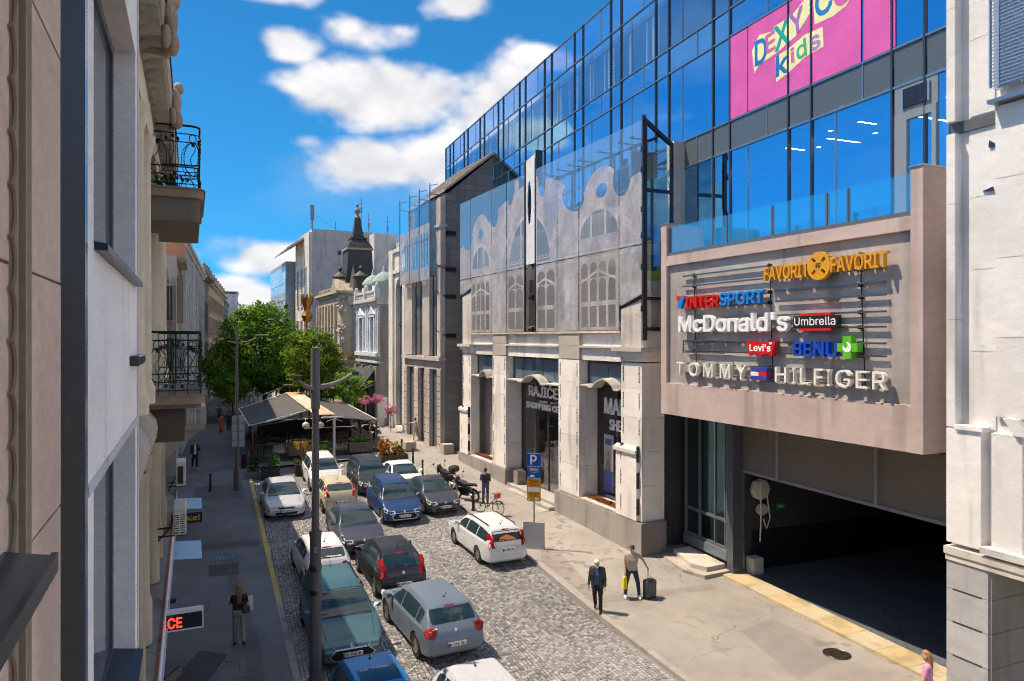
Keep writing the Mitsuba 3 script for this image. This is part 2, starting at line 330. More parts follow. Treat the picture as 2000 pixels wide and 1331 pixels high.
for i, q in enumerate(sett):
    if i in near: B(None, sett_col()).add(sett_v(*q), SF).out('cobble', 'cobble', road)
    else: far.add(sett_v(*q), SF, sett_col())
k = far.out('cobbles', 'cobble', road); lab(k, kind='stuff')
# asphalt patches, trench strips and covers in the pavements
def patch(parent, name, pts, dz, mat, col, r=.5):
    poly = Polygon(pts); b = B(None, col, r); m = trimesh.creation.triangulate_polygon(poly, engine='earcut')
    xy = np.asarray(m[0]); v = np.c_[xy, zg(xy[:, 0], xy[:, 1]) + KH + dz]; return b.add(v, m[1]).out(name, mat, parent)
for pts, c in (([(-1.6, 16.5), (-.5, 16.3), (-.62, 19.2), (-.2, 20.5), (-.9, 21.0), (-1.5, 19.5)], (.07, .076, .085)), ([(.3, 14), (.75, 14), (.62, 21), (.2, 25), (-.2, 29.5), (-.6, 29.5), (-.1, 24.4), (.25, 20)], (.125, .13, .135)),
               ([(-1.9, 30.2), (.9, 30.0), (.9, 30.9), (-1.9, 31.1)], (.10, .105, .115)), ([(-.9, 27.0), (.1, 26.9), (.08, 28.2), (-.92, 28.3)], (.075, .082, .09)), ([(.4, 38.5), (-2, 38.6), (-2, 42.2), (.3, 42.0)], (.105, .11, .118))):
    patch(pl, 'asphalt_patch', pts, .005, 'asphalt', c)
for pts, c in (([(10.75, 20.2), (15.2, 19.9), (15.25, 20.35), (10.8, 20.65)], (.24, .22, .205)), ([(10.62, 24.4), (11.3, 25.9), (11.75, 25.4), (11.0, 19.8), (10.65, 19.9)], (.235, .21, .19)), ([(13.0, 13.9), (15.3, 14.6), (15.1, 17.2), (13.6, 16.8)], (.24, .225, .21))):
    patch(pr_, 'paving_patch', pts, .002, 'paving', c)
def cover(x, y, rr, parent, square=False):
    b = B(tr(x, y, ZG(x, y) + KH), (.16, .14, .125), .4)
    if square:
        b.box(-.42, .42, -.26, .26, 0, .008, col=(.10, .12, .15))
        for i in range(7):
            for j in range(4): b.box(-.38 + i * .115, -.31 + i * .115, -.22 + j * .115, -.15 + j * .115, .007, .016, col=(.22, .27, .33))
    else:
        b.lathe([(0, 0), (rr, 0), (rr, .010), (rr * .92, .010), (rr * .9, .004), (rr * .86, .004), (rr * .84, .012), (0, .012)], n=28, col=(.20, .165, .14))
        for q in (.25, .45, .65):
            n = int(q * 30)
            for i in range(n):
                a = i * 2 * math.pi / n; b.box(-.035, .035, -.02, .02, .011, .02, M=rz(a, (rr * q * math.cos(a), rr * q * math.sin(a), 0)), col=(.24, .2, .17))
    return b
cover(15.03, 14.65, .36, None).out('manhole_cover', 'metal', label='round rusty iron manhole cover in the pavement before the garage', cat='manhole cover')
cover(-.45, 28.95, 0, None, True).out('utility_cover', 'metal', label='bluish rectangular utility cover set in the shaded asphalt pavement', cat='utility cover')
# garage threshold: worn yellow strip on a low kerb
th_ = newkey('garage_threshold'); lab(th_, 'worn yellow concrete strip across the mouth of the garage', kind='structure')
y = 12.2
while y < 20.7:
    B(None, (.44, .35, .20) if int(y) % 2 else (.42, .36, .25), .5).hull([(16.02 - .006 * (y + e - 12) * 0 + a * .02 + xx + .02 * (y + e - 16.5), y + e, zz) for e in (.006, 1.05) for xx, zz, a in ((0, -.1, 0), (0, .19, 1), (.9, .2, 0), (.9, -.1, 0))]).out('slab', 'stone', th_); y += 1.06
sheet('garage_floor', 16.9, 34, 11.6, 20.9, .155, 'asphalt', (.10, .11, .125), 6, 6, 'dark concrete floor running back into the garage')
# ================================================================ right side: stone portal block with the printed glass screen
LIME = (.76, .72, .67); LIME2 = (.68, .645, .60); GRAN = (.31, .29, .265); STEEL = (.055, .06, .07); DKST = (.11, .12, .135); SLATE = (.09, .11, .135)
pc = thing('shopping_centre', 'pale stone portal building of tall square pillars under a screen of printed glass', 'building')
def column(t0, t1, dep, base=None):
    b = B(MS, LIME2); b.box(.05, dep, t0 + .04, t1 - .02, 1.4, 7.62); c = b.out('column', 'stone', pc)
    zs = [1.53, 2.9, 4.2, 5.5, 6.6, 7.6]
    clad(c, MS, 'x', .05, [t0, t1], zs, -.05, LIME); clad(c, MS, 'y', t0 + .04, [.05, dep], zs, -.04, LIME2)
    sl = B(MS, (.035, .035, .03))
    for tt in (t0 + .17, t1 - .17):
        z = 1.75
        while z < 7.2: sl.box(-.016 if not base or z > 4.3 else -.135, .06, tt - .016, tt + .016, z, z + .62); z += 1.02
    sl.out('joint_slot', 'plain', c)
    if base:
        m = B(MS, LIME, .6).box(-.12, .04, t0 + .2, t1 + .2, 1.53, 4.1); m.out('slab', 'stone', c)
        B(MS, (.56, .53, .48), .7).hull([(x, y, z) for y in (t0 + .16, t1 + .28) for x, z in ((-.2, 4.1), (-.2, 4.24), (0, 4.36), (.04, 4.1))]).out('ledge', 'stone', c)
    return c
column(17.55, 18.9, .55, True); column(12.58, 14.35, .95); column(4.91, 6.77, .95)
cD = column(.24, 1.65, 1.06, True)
# plinths of dark granite panels and the planted shelves on them
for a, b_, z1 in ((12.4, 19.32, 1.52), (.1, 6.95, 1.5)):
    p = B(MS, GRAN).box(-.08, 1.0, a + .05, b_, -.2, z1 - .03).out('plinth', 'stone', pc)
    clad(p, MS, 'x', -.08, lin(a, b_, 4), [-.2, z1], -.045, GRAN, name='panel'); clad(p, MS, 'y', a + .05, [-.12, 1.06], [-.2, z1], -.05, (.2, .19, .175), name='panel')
for a, b_ in ((14.4, 17.5), (1.75, 4.85)):
    B(MS, (.50, .46, .41)).box(-.05, 1.0, a, b_, 1.5, 1.56).out('shelf', 'stone', pc)
    fl = B(MS)
    for i in range(900): 
        x, y = R.uniform(.22, .62), R.uniform(a + .25, b_ - .1); h = R.uniform(.03, .11); q = R.uniform(0, 6.3)
        fl.add([(x, y, 1.56), (x + .07 * math.cos(q), y + .07 * math.sin(q), 1.56 + h), (x - .06 * math.sin(q), y + .06 * math.cos(q), 1.56 + h * .8)], [[0, 1, 2]], col=random.choice([(.36, .07, .045), (.30, .05, .035), (.42, .11, .06), (.12, .16, .05)]))
    k = fl.out('red_planting', 'plain', pc); lab(k, kind='stuff')
# beam: two stepped fascias with lips, the pilaster strips, capitals and cornices
for a, b_ in ((14.35, 17.55), (6.77, 12.58), (1.65, 4.91)):
    f = B(MS, LIME).box(.13, .9, a + .003, b_ - .003, 7.62, 8.2).box(.16, .9, a + .003, b_ - .003, 8.2, 8.8).out('fascia', 'stone', pc)
    B(MS, (.55, .5, .44)).box(-.03, .9, a + .003, b_ - .003, 8.17, 8.25).out('lip', 'stone', f); B(MS, (.56, .48, .38)).box(-.06, .9, a + .003, b_ - .003, 8.8, 8.88).out('lip', 'stone', f)
for a, b_ in ((12.58, 14.35), (4.91, 6.77)):
    k = B(MS, (.42, .38, .34)).box(.03, .9, a, b_, 7.64, 8.78).out('pilaster', 'stone', pc); clad(k, MS, 'x', .03, [a, b_], [7.64, 8.26, 8.79], -.03, (.43, .395, .35))
    B(MS, (.56, .48, .38)).box(-.05, .9, a - .004, b_ + .004, 8.79, 8.885).out('lip', 'stone', k)
for a, b_, dep in ((17.45, 18.95, .9), (.2, 1.68, 1.5)):
    k = B(MS, LIME).box(.01, dep, a + .02, b_, 7.66, 8.02).out('capital', 'stone', pc)
    B(MS, LIME).box(-.13, dep + .03, a - .13, b_ + .12, 7.86, 8.06).out('moulding', 'stone', k); B(MS, (.54, .5, .45)).box(-.25, dep + .05, a - .25, b_ + .3, 8.06, 8.22).out('cornice', 'stone', k)
    p = B(MS, LIME).box(.02, dep, a + .06, b_ - .04, 8.22, 11.9 if a > 10 else 10.8).out('pier', 'stone', pc)
    clad(p, MS, 'x', .02, [a + .06, b_ - .04], [8.22, 9.5, 10.8] + ([11.9] if a > 10 else []), -.03, (.56, .52, .47)); clad(p, MS, 'y', a + .06, [.02, dep], [8.22, 9.5, 10.8], -.03, LIME2)
# the block behind the screen and the bays between the pillars
B(MS, (.34, .32, .30)).box(1.25, 3.0, .4, 19.0, 8.6, 14.3).out('wall', 'stone', pc)
B(MS, (.30, .28, .26)).box(.98, 1.3, 14.3, 19.2, 1.5, 8.4).out('wall', 'stone', pc)
B(MS, (.03, .045, .06)).box(.94, .99, 14.55, 15.35, 1.6, 3.85).out('door', 'gloss', pc)
for win in ((1.9, 4.6, 9.3, 11.7), (7.0, 8.8, 9.3, 11.7), (10.3, 12.2, 9.3, 11.7), (14.6, 17.2, 9.3, 11.7), (2.2, 4.3, 12.8, 13.9), (7.8, 11.9, 12.3, 14.1), (14.9, 16.9, 12.6, 13.9)):
    B(MS, (.07, .065, .055)).box(1.22, 1.27, *win).out('window', 'dark_glass', pc)
sp = B(MS, (.04, .045, .05))
for t0, t1, zb, a1, a2 in ((14.4, 17.5, 6.35, 15.2, 16.3), (6.8, 12.5, 6.35, 8.6, 10.6), (1.7, 4.85, 6.5, 2.2, 3.8)):
    # upper glazing of the bay and its wave-shaped trim
    n = max(2, int((t1 - t0) / 1.05))
    k = B(MS, STEEL).box(.42, .5, t0, t1, 7.5, 7.62).box(.42, .5, t0, t0 + .06, zb, 7.5).box(.42, .5, t1 - .06, t1, zb, 7.5).out('transom_frame', 'gloss', pc)
    for i in range(n):
        u, w = t0 + .06 + (t1 - t0 - .12) * i / n, t0 + .06 + (t1 - t0 - .12) * (i + 1) / n
        B(MS, (.10, .14, .19), .5).box(.45, .46, u + .02, w - .02, zb + .1, 7.49).out('pane', 'dark_glass', k)
    s = np.linspace(t0, t1, 33); mid = (a1 + a2) / 2; hw = (a2 - a1) / 2
    z = zb - .02 + np.where(np.abs(s - mid) < hw, .34 * np.cos((s - mid) / hw * math.pi / 2) ** .8, 0) + np.where((np.abs(s - mid) >= hw) & (np.abs(s - mid) < hw * 1.5), -.05, 0)
    tm = B(MS, (.42, .40, .36), .5)
    for i in range(32):
        P = [(x, s[j], z[j] + dz) for j in (i, i + 1) for x, dz in ((-.02, 0), (-.02, .06), (.5, .10), (.5, 0))]; tm.hull(P)
    tm.out('wave_trim', 'stone', pc)
def shopfront(n, t0, t1, z0, z1, cols, name='shopfront'):
    k = B(MS, STEEL)
    for c in cols: k.box(n - .05, n + .05, c - .035, c + .035, z0, z1)
    k.box(n - .05, n + .05, t0, t1, z0, z0 + .1).box(n - .05, n + .05, t0, t1, z1 - .1, z1); k = k.out(name, 'gloss', pc)
    for a, b_ in zip(cols[:-1], cols[1:]): B(MS, (.3, .3, .3)).quad((n, a + .03, z0 + .1), (n, b_ - .03, z0 + .1), (n, b_ - .03, z1 - .1), (n, a + .03, z1 - .1)).out('pane', 'clear_glass', k)
    return k
shopfront(1.0, 6.8, 12.5, .75, 6.6, [6.85, 8.2, 9.55, 10.9, 12.4]); shopfront(1.0, 1.68, 4.9, 1.6, 6.6, [1.75, 3.3, 4.85])
B(MS, (.035, .035, .04)).box(3.9, 4.0, .6, 14.2, .4, 8.5).box(.99, 4, 6.85, 6.95, .4, 8.5).box(.99, 4, 12.55, 12.65, .4, 8.5).box(1.05, 4, .6, .7, .4, 8.4).box(1.0, 4, .7, 12.5, 6.9, 7).out('interior_wall', 'plain', pc)
B(MS, (.10, .10, .11)).box(1.0, 4, .7, 12.55, .3, .74).out('interior_floor', 'plain', pc)
disp = B(MS)
for i in range(16):
    t = R.uniform(1.9, 12.2); h = R.uniform(1.4, 3.4); x = R.uniform(1.7, 3.4); disp.box(x, x + .25, t, t + R.uniform(.3, .8), .74, h, col=random.choice([(.25, .22, .33), (.30, .27, .36), (.12, .2, .1), (.22, .14, .1), (.35, .33, .35)]))
disp.out('display', 'plain', pc)
# entrance steps between the plinths
for i, (nn, zt) in enumerate(((-.75, .52), (-.4, .67), (-.05, .82))):
    B(MS, (.40, .37, .33)).cbox(nn, 1.1, 7.0 - .02, 12.38, -.1, zt, .015).out('step', 'stone', pc)
B(MS, (.30, .27, .24)).box(.2, .7, 11.55, 12.05, .82, 1.5).box(.25, .65, 11.6, 12.0, 1.5, 1.55, col=(.1, .07, .05)).out('planter_box', 'stone', pc)
for s_, h_, t_, z_, w_, nm in (('RAJIĆEVA', .52, 11.55, 5.55, 4.4, 'white letters reading RAJIĆEVA above the centre entrance'), ('SHOPPING CENTER', .30, 11.85, 4.9, 4.9, 'white letters reading SHOPPING CENTER above the centre entrance'),
                               ('MAMA', .66, 4.2, 5.3, 2.35, 'large white letters reading MAMA on the shop window of the portal'), ('SHELTER', .44, 3.8, 4.62, 2.0, 'smaller white letters reading SHELTER on the shop window')):
    m = text(s_, h_, .05, True, w_); M = MS @ tr(.9, t_, z_) @ np.array([[0, 0, -1, 0], [-1, 0, 0, 0], [0, 1, 0, 0], [0, 0, 0, 1.]])
    B(M, (.82, .82, .82), .5).mesh(m).out('shop_lettering', 'plain', None, label=nm, cat='lettering')
po = thing('advert_poster', 'tall blue and white poster showing a woman behind the hotel shop window', 'poster')
B(MS, (.62, .62, .64)).box(1.18, 1.22, 4.0, 4.72, 1.75, 4.3).out('board', 'plain', po)
B(MS, (.05, .12, .5)).box(1.17, 1.18, 4.0, 4.72, 1.75, 2.7).box(1.17, 1.18, 4.1, 4.6, 3.85, 4.12).out('blue_print', 'plain', po)
B(MS, (.42, .22, .15)).prism(Polygon([(4.2, 2.7), (4.55, 2.7), (4.52, 3.1), (4.42, 3.3), (4.44, 3.55), (4.3, 3.6), (4.24, 3.4), (4.26, 3.2)]), 1.165, 1.18, 'yz').out('figure_print', 'plain', po)

# ---- the screen: panes of clear glass, each carrying its part of the printed old facade
sc = thing('printed_glass_screen', 'wall of glass panes printed with the ghostly white front of an old house', 'glass screen')
ZB, ZM, ZT = 8.9, 12.17, 16.92
tp = [(.15, 1.68), (1.71, 4.80), (4.86, 6.78), (6.81, 8.93), (10.25, 12.3), (12.38, 14.33), (14.37, 17.4), (17.45, 19.2)]
def arch(c, w, z0, h, n=24):
    a = np.linspace(0, math.pi, n); return Polygon([(c + w * math.cos(q), z0 + h * math.sin(q)) for q in a])
def ell(c, z, a, b, rotd=0): return affinity.rotate(affinity.scale(Point(c, z).buffer(1, 24), a, b), rotd)
body = Polygon([(.1, ZB - .3), (19.3, ZB - .3), (19.3, 14.1), (17.6, 14.4), (16.8, 14.9), (14.2, 15.2), (13.4, 15.7), (12.2, 16.0), (11.2, 16.2), (9.6, 16.5), (7.4, 16.15), (6.6, 15.9), (5.2, 15.0), (4.4, 14.9), (1.9, 14.9), (1.2, 14.8), (.1, 15.0)])
body = unary_union([body, arch(3.0, 1.45, 14.4, 1.35), arch(15.9, 1.35, 14.3, 1.45), sbox(10.9, 14.5, 11.35, 16.8), arch(9.5, 1.0, 15.8, 1.0)])
body = body.difference(unary_union([ell(1.5, 15.0, .62, .75), ell(5.35, 14.9, 1.0, .62, 20), ell(8.3, 16.3, .35, .85), ell(11.9, 16.4, .4, .8), ell(14.0, 15.5, .55, .75), ell(17.9, 14.6, .75, .7), ell(3.0, 14.75, .42, .3), ell(15.9, 14.6, .3, .32)]))
wins, bars = [], []
def lunette(c, w, z0, h):
    wins.append(arch(c, w, z0, h)); bars.append(arch(c, w + .16, z0, h + .2).difference(arch(c, w + .04, z0, h + .05)))
    for q in (-.38, .38): bars.append(sbox(c + q * w - .07, z0, c + q * w + .07, z0 + h))
lunette(3.25, 1.45, 12.9, 1.05); lunette(9.75, 2.25, 12.3, 2.35); lunette(15.9, 1.25, 12.65, 1.2)
def winrow(t0, t1, n, rows):
    w = (t1 - t0) / n
    for i in range(n):
        for a, b_, arched in rows:
            x0, x1 = t0 + i * w + .09, t0 + (i + 1) * w - .09; wins.append(sbox(x0, a, x1, b_))
            if arched: wins.append(arch((x0 + x1) / 2, (x1 - x0) / 2, b_ - .01, .28))
for a, b_, n in ((1.85, 4.7, 4), (6.95, 8.85, 2), (10.3, 12.2, 2), (14.55, 17.3, 4)): winrow(a, b_, n, ((9.05, 9.95, 0), (10.15, 10.85, 1), (11.15, 11.55, 1)))
for a, b_ in ((.15, 19.2),):
    for z, h in ((12.22, .08), (12.42, .05), (11.95, .06)): bars.append(sbox(a, z, b_, z + h))
for c in (3.25, 8.0, 11.2, 15.9):
    bars.append(Polygon([(c - 1.3, 10.98), (c - 1.3, 11.08), (c, 11.5), (c + 1.3, 11.08), (c + 1.3, 10.98), (c, 11.38)]))
for c, w in ((5.85, .5), (13.3, .45)):
    bars += [ell(c, 11.0, w * .6, .55), sbox(c - w * .5, 9.3, c + w * .5, 10.6)]
for i in range(60): bars.append(sbox(.2 + i * .318, 12.52, .2 + i * .318 + .12, 12.62))
W_ = unary_union(wins); Bb = unary_union(bars).intersection(body)
prt = body.difference(W_.difference(Bb)); thin_ = W_.intersection(body)
nx = -.06
for i, (a, b_) in enumerate(tp):
    zb_a = zb_b = ZB
    if i == 0: zb_a, zb_b = 10.28, 9.88
    if i == 7: zb_a, zb_b = 11.6, 11.25
    for lo, hi in (((zb_a, zb_b), (ZM - .012, ZM - .012)), ((ZM + .012, ZM + .012), (ZT, ZT))):
        poly = Polygon([(a, lo[0]), (b_, lo[1]), (b_, hi[1]), (a, hi[0])])
        k = B(MS).quad(*[(nx, q[0], q[1]) for q in list(poly.exterior.coords)[:4]]).out('pane', 'clear_glass', sc)
        for src, mt, off, cc in ((prt, 'frit', .004, (.74, .74, .77)), (Bb, 'frit', .010, (.85, .85, .86)), (thin_, 'frit_thin', .005, (.46, .45, .44)), (sbox(0, 8, 20, 18).difference(body), 'frit_veil', .006, (.75, .82, .84))):
            q = src.intersection(poly.buffer(-.01))
            if q.is_empty: continue
            bb = B(MS, cc, .5)
            for g_ in getattr(q, 'geoms', [q]):
                if g_.geom_type != 'Polygon' or g_.area < 1e-4: continue
                m = trimesh.creation.triangulate_polygon(g_, engine='earcut'); bb.add(np.c_[np.full(len(m[0]), nx - off), np.asarray(m[0])], m[1])
            bb.out('print', mt, k)
# steel: dark joints, fin, edge posts, spider brackets, struts
fr_ = B(MS, (.13, .12, .115))
for t, z0 in ((4.83, ZB), (6.795, 13.5), (12.34, ZB), (14.35, 11.2), (1.695, 9.9)): fr_.box(-.04, .02, t - .03, t + .03, z0, 12.2 if t != 6.795 else 15.4)
fr_.box(-.08, .06, .06, .15, 9.6, 17.1).box(-.08, .0, 8.95, 9.06, ZB, 17.5).box(-.08, .0, 10.13, 10.24, ZB, 17.5); fr_.out('edge_post', 'metal', sc)
B(MS, (.66, .66, .68), .6).prism(Polygon([(9.1, 12.3), (10.1, 12.3), (10.1, 17.55), (9.1, 17.75)]).difference(ell(9.75, 15.4, .22, 1.1)), -.02, .02, 'yz').out('fin', 'plain', sc)
B(MS, (.04, .05, .06)).box(-.02, .35, 9.02, 9.1, 16.2, 17.9).out('fin_edge', 'gloss', sc)
st = B(MS, (.035, .037, .04))
for t in (.9, 1.7, 3.25, 4.83, 5.8, 6.8, 8.0, 11.2, 12.34, 14.35, 15.9, 17.42, 18.4):
    st.tube([(.75, t, 14.2), (.75, t, 16.35)], .05, 6); st.bar((.75, t - .5, 16.35), (.75, t + .5, 16.35), .06); st.bar((-.02, t, 16.42), (.9, t, 16.42), .05)
    st.bar((-.02, t - .12, 16.45), (.02, t + .12, 16.45), .05); st.bar((.5, t - .25, 12.2), (.02, t, 12.2), .05)
for z in (9.0, 10.6, 12.3, 13.9, 15.4): st.bar((.1, 9.15, z), (.1, 10.05, z), .07); st.bar((.1, 9.6, z - .14), (.1, 9.6, z + .14), .1); st.bar((.1, 9.6, z), (1.3, 9.6, z), .06)
st.bar((.75, .2, 16.4), (.75, 19.1, 16.4), .06); st.bar((-.02, .15, 10.18), (.05, 1.7, 9.78), .12); st.bar((-.02, 17.45, 11.5), (.05, 19.2, 11.1), .12); st.out('bracket', 'metal', sc)
B(MS).quad((1.2, 9.1, 8.9), (1.2, 10.1, 8.9), (1.2, 10.1, 16.5), (1.2, 9.1, 16.5)).out('pane', 'tint_glass', sc)
B(MS).quad((.3, 9.15, 6.9), (.3, 10.05, 6.9), (.3, 10.05, 8.9), (.3, 9.15, 8.9)).out('pane', 'tint_glass', sc)
B(MS, (.10, .115, .115)).box(.06, 1.3, 1.0, 1.06, 8.9, 16.0).box(.3, 1.3, .8, 1.0, 11.9, 12.3, col=(.3, .27, .22)).out('inner_wall', 'plain', sc)
# the glazed end wall facing the camera, with its sloping steel head
ew = B(MS, STEEL)
for x in (.03, 1.3): ew.box(x - .06, x + .06, .02, .16, 8.5, 16.85 - .62 * x)
for z in (10.1, 14.25): ew.box(-.02, 1.34, .03, .15, z - .06, z + .06)
ew.bar((-.05, .09, 16.95), (1.45, .09, 16.0), .14, .14); ew.box(-.02, 1.34, .03, .15, 8.86, 9.0)
for z in (9.6, 11.2, 12.4, 13.4, 14.9, 15.7): ew.box(-.09, .0, 0, .2, z, z + .22)
ek = ew.out('end_frame', 'metal', sc)
for z0, z1 in ((8.95, 10.05), (10.2, 14.2), (14.3, 16.1)): B(MS).quad((.1, .09, z0), (1.24, .09, z0), (1.24, .09, z1), (.1, .09, z1)).out('pane', 'tint_glass', ek)
B(MS, (.33, .45, .10)).box(.35, 1.1, .5, .9, 9.3, 11.2).out('green_panel', 'plain', sc)
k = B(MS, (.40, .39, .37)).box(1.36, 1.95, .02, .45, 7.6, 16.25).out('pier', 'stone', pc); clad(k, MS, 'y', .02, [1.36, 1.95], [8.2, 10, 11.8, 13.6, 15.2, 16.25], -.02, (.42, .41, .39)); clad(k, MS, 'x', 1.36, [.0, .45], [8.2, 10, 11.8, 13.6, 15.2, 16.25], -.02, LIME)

# ================================================================ the blue glass block
gb = thing('glass_office_block', 'long block of vivid blue reflecting glass panes rising over the stone portal', 'building')
GX = 16.4; LV = [11.5, 15.25, 16.3, 19.3, 20.3, 22.8, 24.4]
fins = sorted([16.95 + 3.84 * k for k in range(-1, 11)] + [17.92 + 3.84 * k for k in range(-2, 11)]); fins = [12.4] + [f for f in fins if f > 12.5] + [57.6]
B(None, (.06, .07, .085)).box(19.6, 30, 12.4, 57.6, 5.5, 22.6).box(GX + .05, 30, 57.4, 57.6, 5.5, 22.7).out('core', 'plain', gb)
for z in (11.4, 15.7, 19.75): B(None, (.16, .17, .18)).box(GX + .15, 19.6, 12.4, 57.4, z - .18, z + .18).out('floor_slab', 'plain', gb)
B(None, (.25, .26, .27)).box(GX + .3, 30, 12.4, 57.5, 22.5, 22.72).out('roof', 'plain', gb)
fin = B(None, (.035, .05, .075))
for f in fins: fin.box(GX - .06, GX + .08, f - .028, f + .028, 11.5 if f < 23.6 else 14, 24.46)
fin.out('fin', 'gloss', gb)
ml = B(None, (.34, .38, .43))
for z in LV[1:]: ml.box(GX - .05, GX + .05, 12.4, 57.6, z - .03, z + .03)
for i in range(len(fins) - 1):
    a, b_ = fins[i], fins[i + 1]
    for j in range(len(LV) - 1):
        z0, z1 = LV[j] + .03, LV[j + 1] - .03
        if j < 1 and a > 24: continue
        cuts = [a + .035, b_ - .035]
        if b_ - a > 2:
            m = a + (.97 if j % 2 else 1.94); cuts.insert(1, m)
            if not (j in (2,) and 13.9 < a < 20): ml.box(GX - .03, GX + .03, m - .02, m + .02, z0, z1)
        for y0, y1 in zip(cuts[:-1], cuts[1:]):
            if j == 0 and 13.0 < y0 < 13.9 : continue
            mt_ = 'blue_glass_clear' if j == 4 else 'blue_glass'
            if j == 1 and y0 < 23.5:
                B(None, SLATE, .45 + .1 * random.random()).box(GX - .012, GX + .012, y0 + .01, y1 - .01, z0, z1).out('spandrel_panel', 'gloss', gb); continue
            tilt = R.uniform(-.004, .004, 2)
            B(None).quad((GX + tilt[0], y0, z0), (GX - tilt[0], y1, z0), (GX + tilt[1], y1, z1), (GX - tilt[1], y0, z1)).out('pane', mt_, gb)
ml.out('mullion', 'metal', gb)
# vent panel and terrace door in the last bay
B(None, (.22, .25, .28)).box(GX - .03, GX + .03, 12.75, 14.0, 14.5, 15.22).out('vent_panel', 'gloss', gb)
vt = B(None, (.06, .05, .06)).box(GX - .06, GX - .028, 12.98, 13.72, 14.62, 15.12).out('vent', 'plain', gb)
sl = B(None, (.20, .17, .18))
for i in range(24): sl.box(GX - .085, GX - .05, 13.0 + i * .03, 13.012 + i * .03, 14.63, 15.11)
sl.box(GX - .09, GX - .05, 12.95, 12.99, 14.6, 15.14, col=(.7, .72, .75)).box(GX - .09, GX - .05, 13.71, 13.75, 14.6, 15.14, col=(.7, .72, .75)); sl.out('louver', 'metal', vt)
dk = B(None, (.24, .27, .30)).box(GX - .06, GX + .04, 12.78, 12.9, 11.5, 14.5).box(GX - .06, GX + .04, 13.62, 13.98, 11.5, 14.5).box(GX - .06, GX + .04, 12.9, 13.62, 14.3, 14.5).out('door', 'gloss', gb)
B(None).quad((GX, 12.9, 11.55), (GX, 13.62, 11.55), (GX, 13.62, 14.3), (GX, 12.9, 14.3)).out('pane', 'blue_glass', dk)
# pale curtains behind the upper panes
for i in range(len(fins) - 1):
    a, b_ = fins[i], fins[i + 1]
    if b_ - a < 2 or a < 22: continue
    for c0, c1 in ((a + .35, a + .8), (a + 1.2, a + 1.32), (b_ - .45, b_ - .1)):
        u = np.linspace(c0, c1, 25); xx = GX + .35 + .05 * np.sin(u * 34) + .03 * np.sin(u * 71)
        v = [(x, y, z) for z in (20.42, 22.4) for x, y in zip(xx, u)]
        B(None, (.80, .82, .78), .7).add(v, [(q, q + 1, 26 + q, 25 + q) for q in range(24)]).out('curtain', 'plain', gb)
# lit lamps on the ceiling of the terrace storey
def lamp(k, name, poly_pts, e):
    key = newkey(name, k); v = np.array(poly_pts); scene[key] = {**mikit.ply((v, [[0, 1, 2], [0, 2, 3]]), 'plain', False, uv=np.tile(enc((.8, .8, .8)), (4, 1))), 'emitter': {'type': 'area', 'radiance': {'type': 'rgb', 'value': [e, e * 1.02, e * 1.05]}}}
for x, y, dx, dy in ((17.6, 13.4, 1.0, .1), (18.0, 14.9, 1.7, .1), (17.2, 15.9, .7, .1), (17.7, 17.6, 1.4, .1), (17.3, 19.0, .8, .1), (18.6, 16.6, .12, .12), (17.4, 14.4, .12, .12), (18.2, 18.5, .12, .12), (17.1, 16.9, .12, .12), (18.8, 13.8, .12, .12)):
    lamp(gb, 'ceiling_lamp', [(x, y, 15.0), (x, y + dy, 15.0), (x + dx, y + dy, 15.0), (x + dx, y, 15.0)], 9)
B(None, (.2, .22, .24)).box(GX + .1, 19.6, 12.4, 23.5, 15.03, 15.2).out('ceiling', 'plain', gb)

# toy-shop banner: printed panels fixed on the panes, with letters on torn paper shapes
bn = thing('pink_banner', 'bright pink banner with coloured letters reading DEXY CO kids on the glass block', 'banner')
PX_ = GX - .03
for y0, y1, z1 in ((19.86, 20.76, 19.25), (17.96, 19.82, 19.27), (17.0, 17.87, 19.27), (15.1, 16.9, 19.27), (13.98, 15.0, 19.27)):
    B(None, (.60, .10, .40), .5).box(PX_, PX_ + .012, y0, y1, 16.35, z1).out('panel', 'plain', bn)
def yz(pts): return Polygon([(y, z) for y, z in pts])
cream = [yz([(19.62, 18.35), (19.25, 18.75), (18.6, 18.62), (18.55, 18.75), (17.75, 18.78), (17.0, 19.15), (16.95, 18.55), (17.6, 18.05), (18.4, 17.85), (19.25, 17.75), (19.5, 17.55)]),
         yz([(16.9, 19.2), (16.2, 19.27), (15.2, 19.2), (15.12, 18.65), (15.6, 18.15), (16.1, 18.05), (16.8, 18.1)]), yz([(18.5, 17.72), (17.8, 17.8), (17.2, 17.95), (16.5, 17.9), (16.45, 17.3), (17.2, 17.25), (17.9, 17.02), (18.45, 16.9)])]
B(None, (.74, .74, .42), .6).prism(unary_union(cream), PX_ - .006, PX_, 'yz').out('paper_shape', 'plain', bn)
def lett(ch, yc, zc, h, wd, col, tilt):
    h *= 1.3; wd *= 1.32
    m = text(ch, h, .004, True, wd); m.apply_translation([-wd / 2, -h / 2, 0]); m.apply_transform(rot([0, 0, 1], rad(tilt)))
    M = tr(PX_ - .011, yc, zc) @ np.array([[0, 0, -1, 0], [-1, 0, 0, 0], [0, 1, 0, 0], [0, 0, 0, 1.]]); B(M, col, .5).mesh(m).out('letter', 'plain', bn)
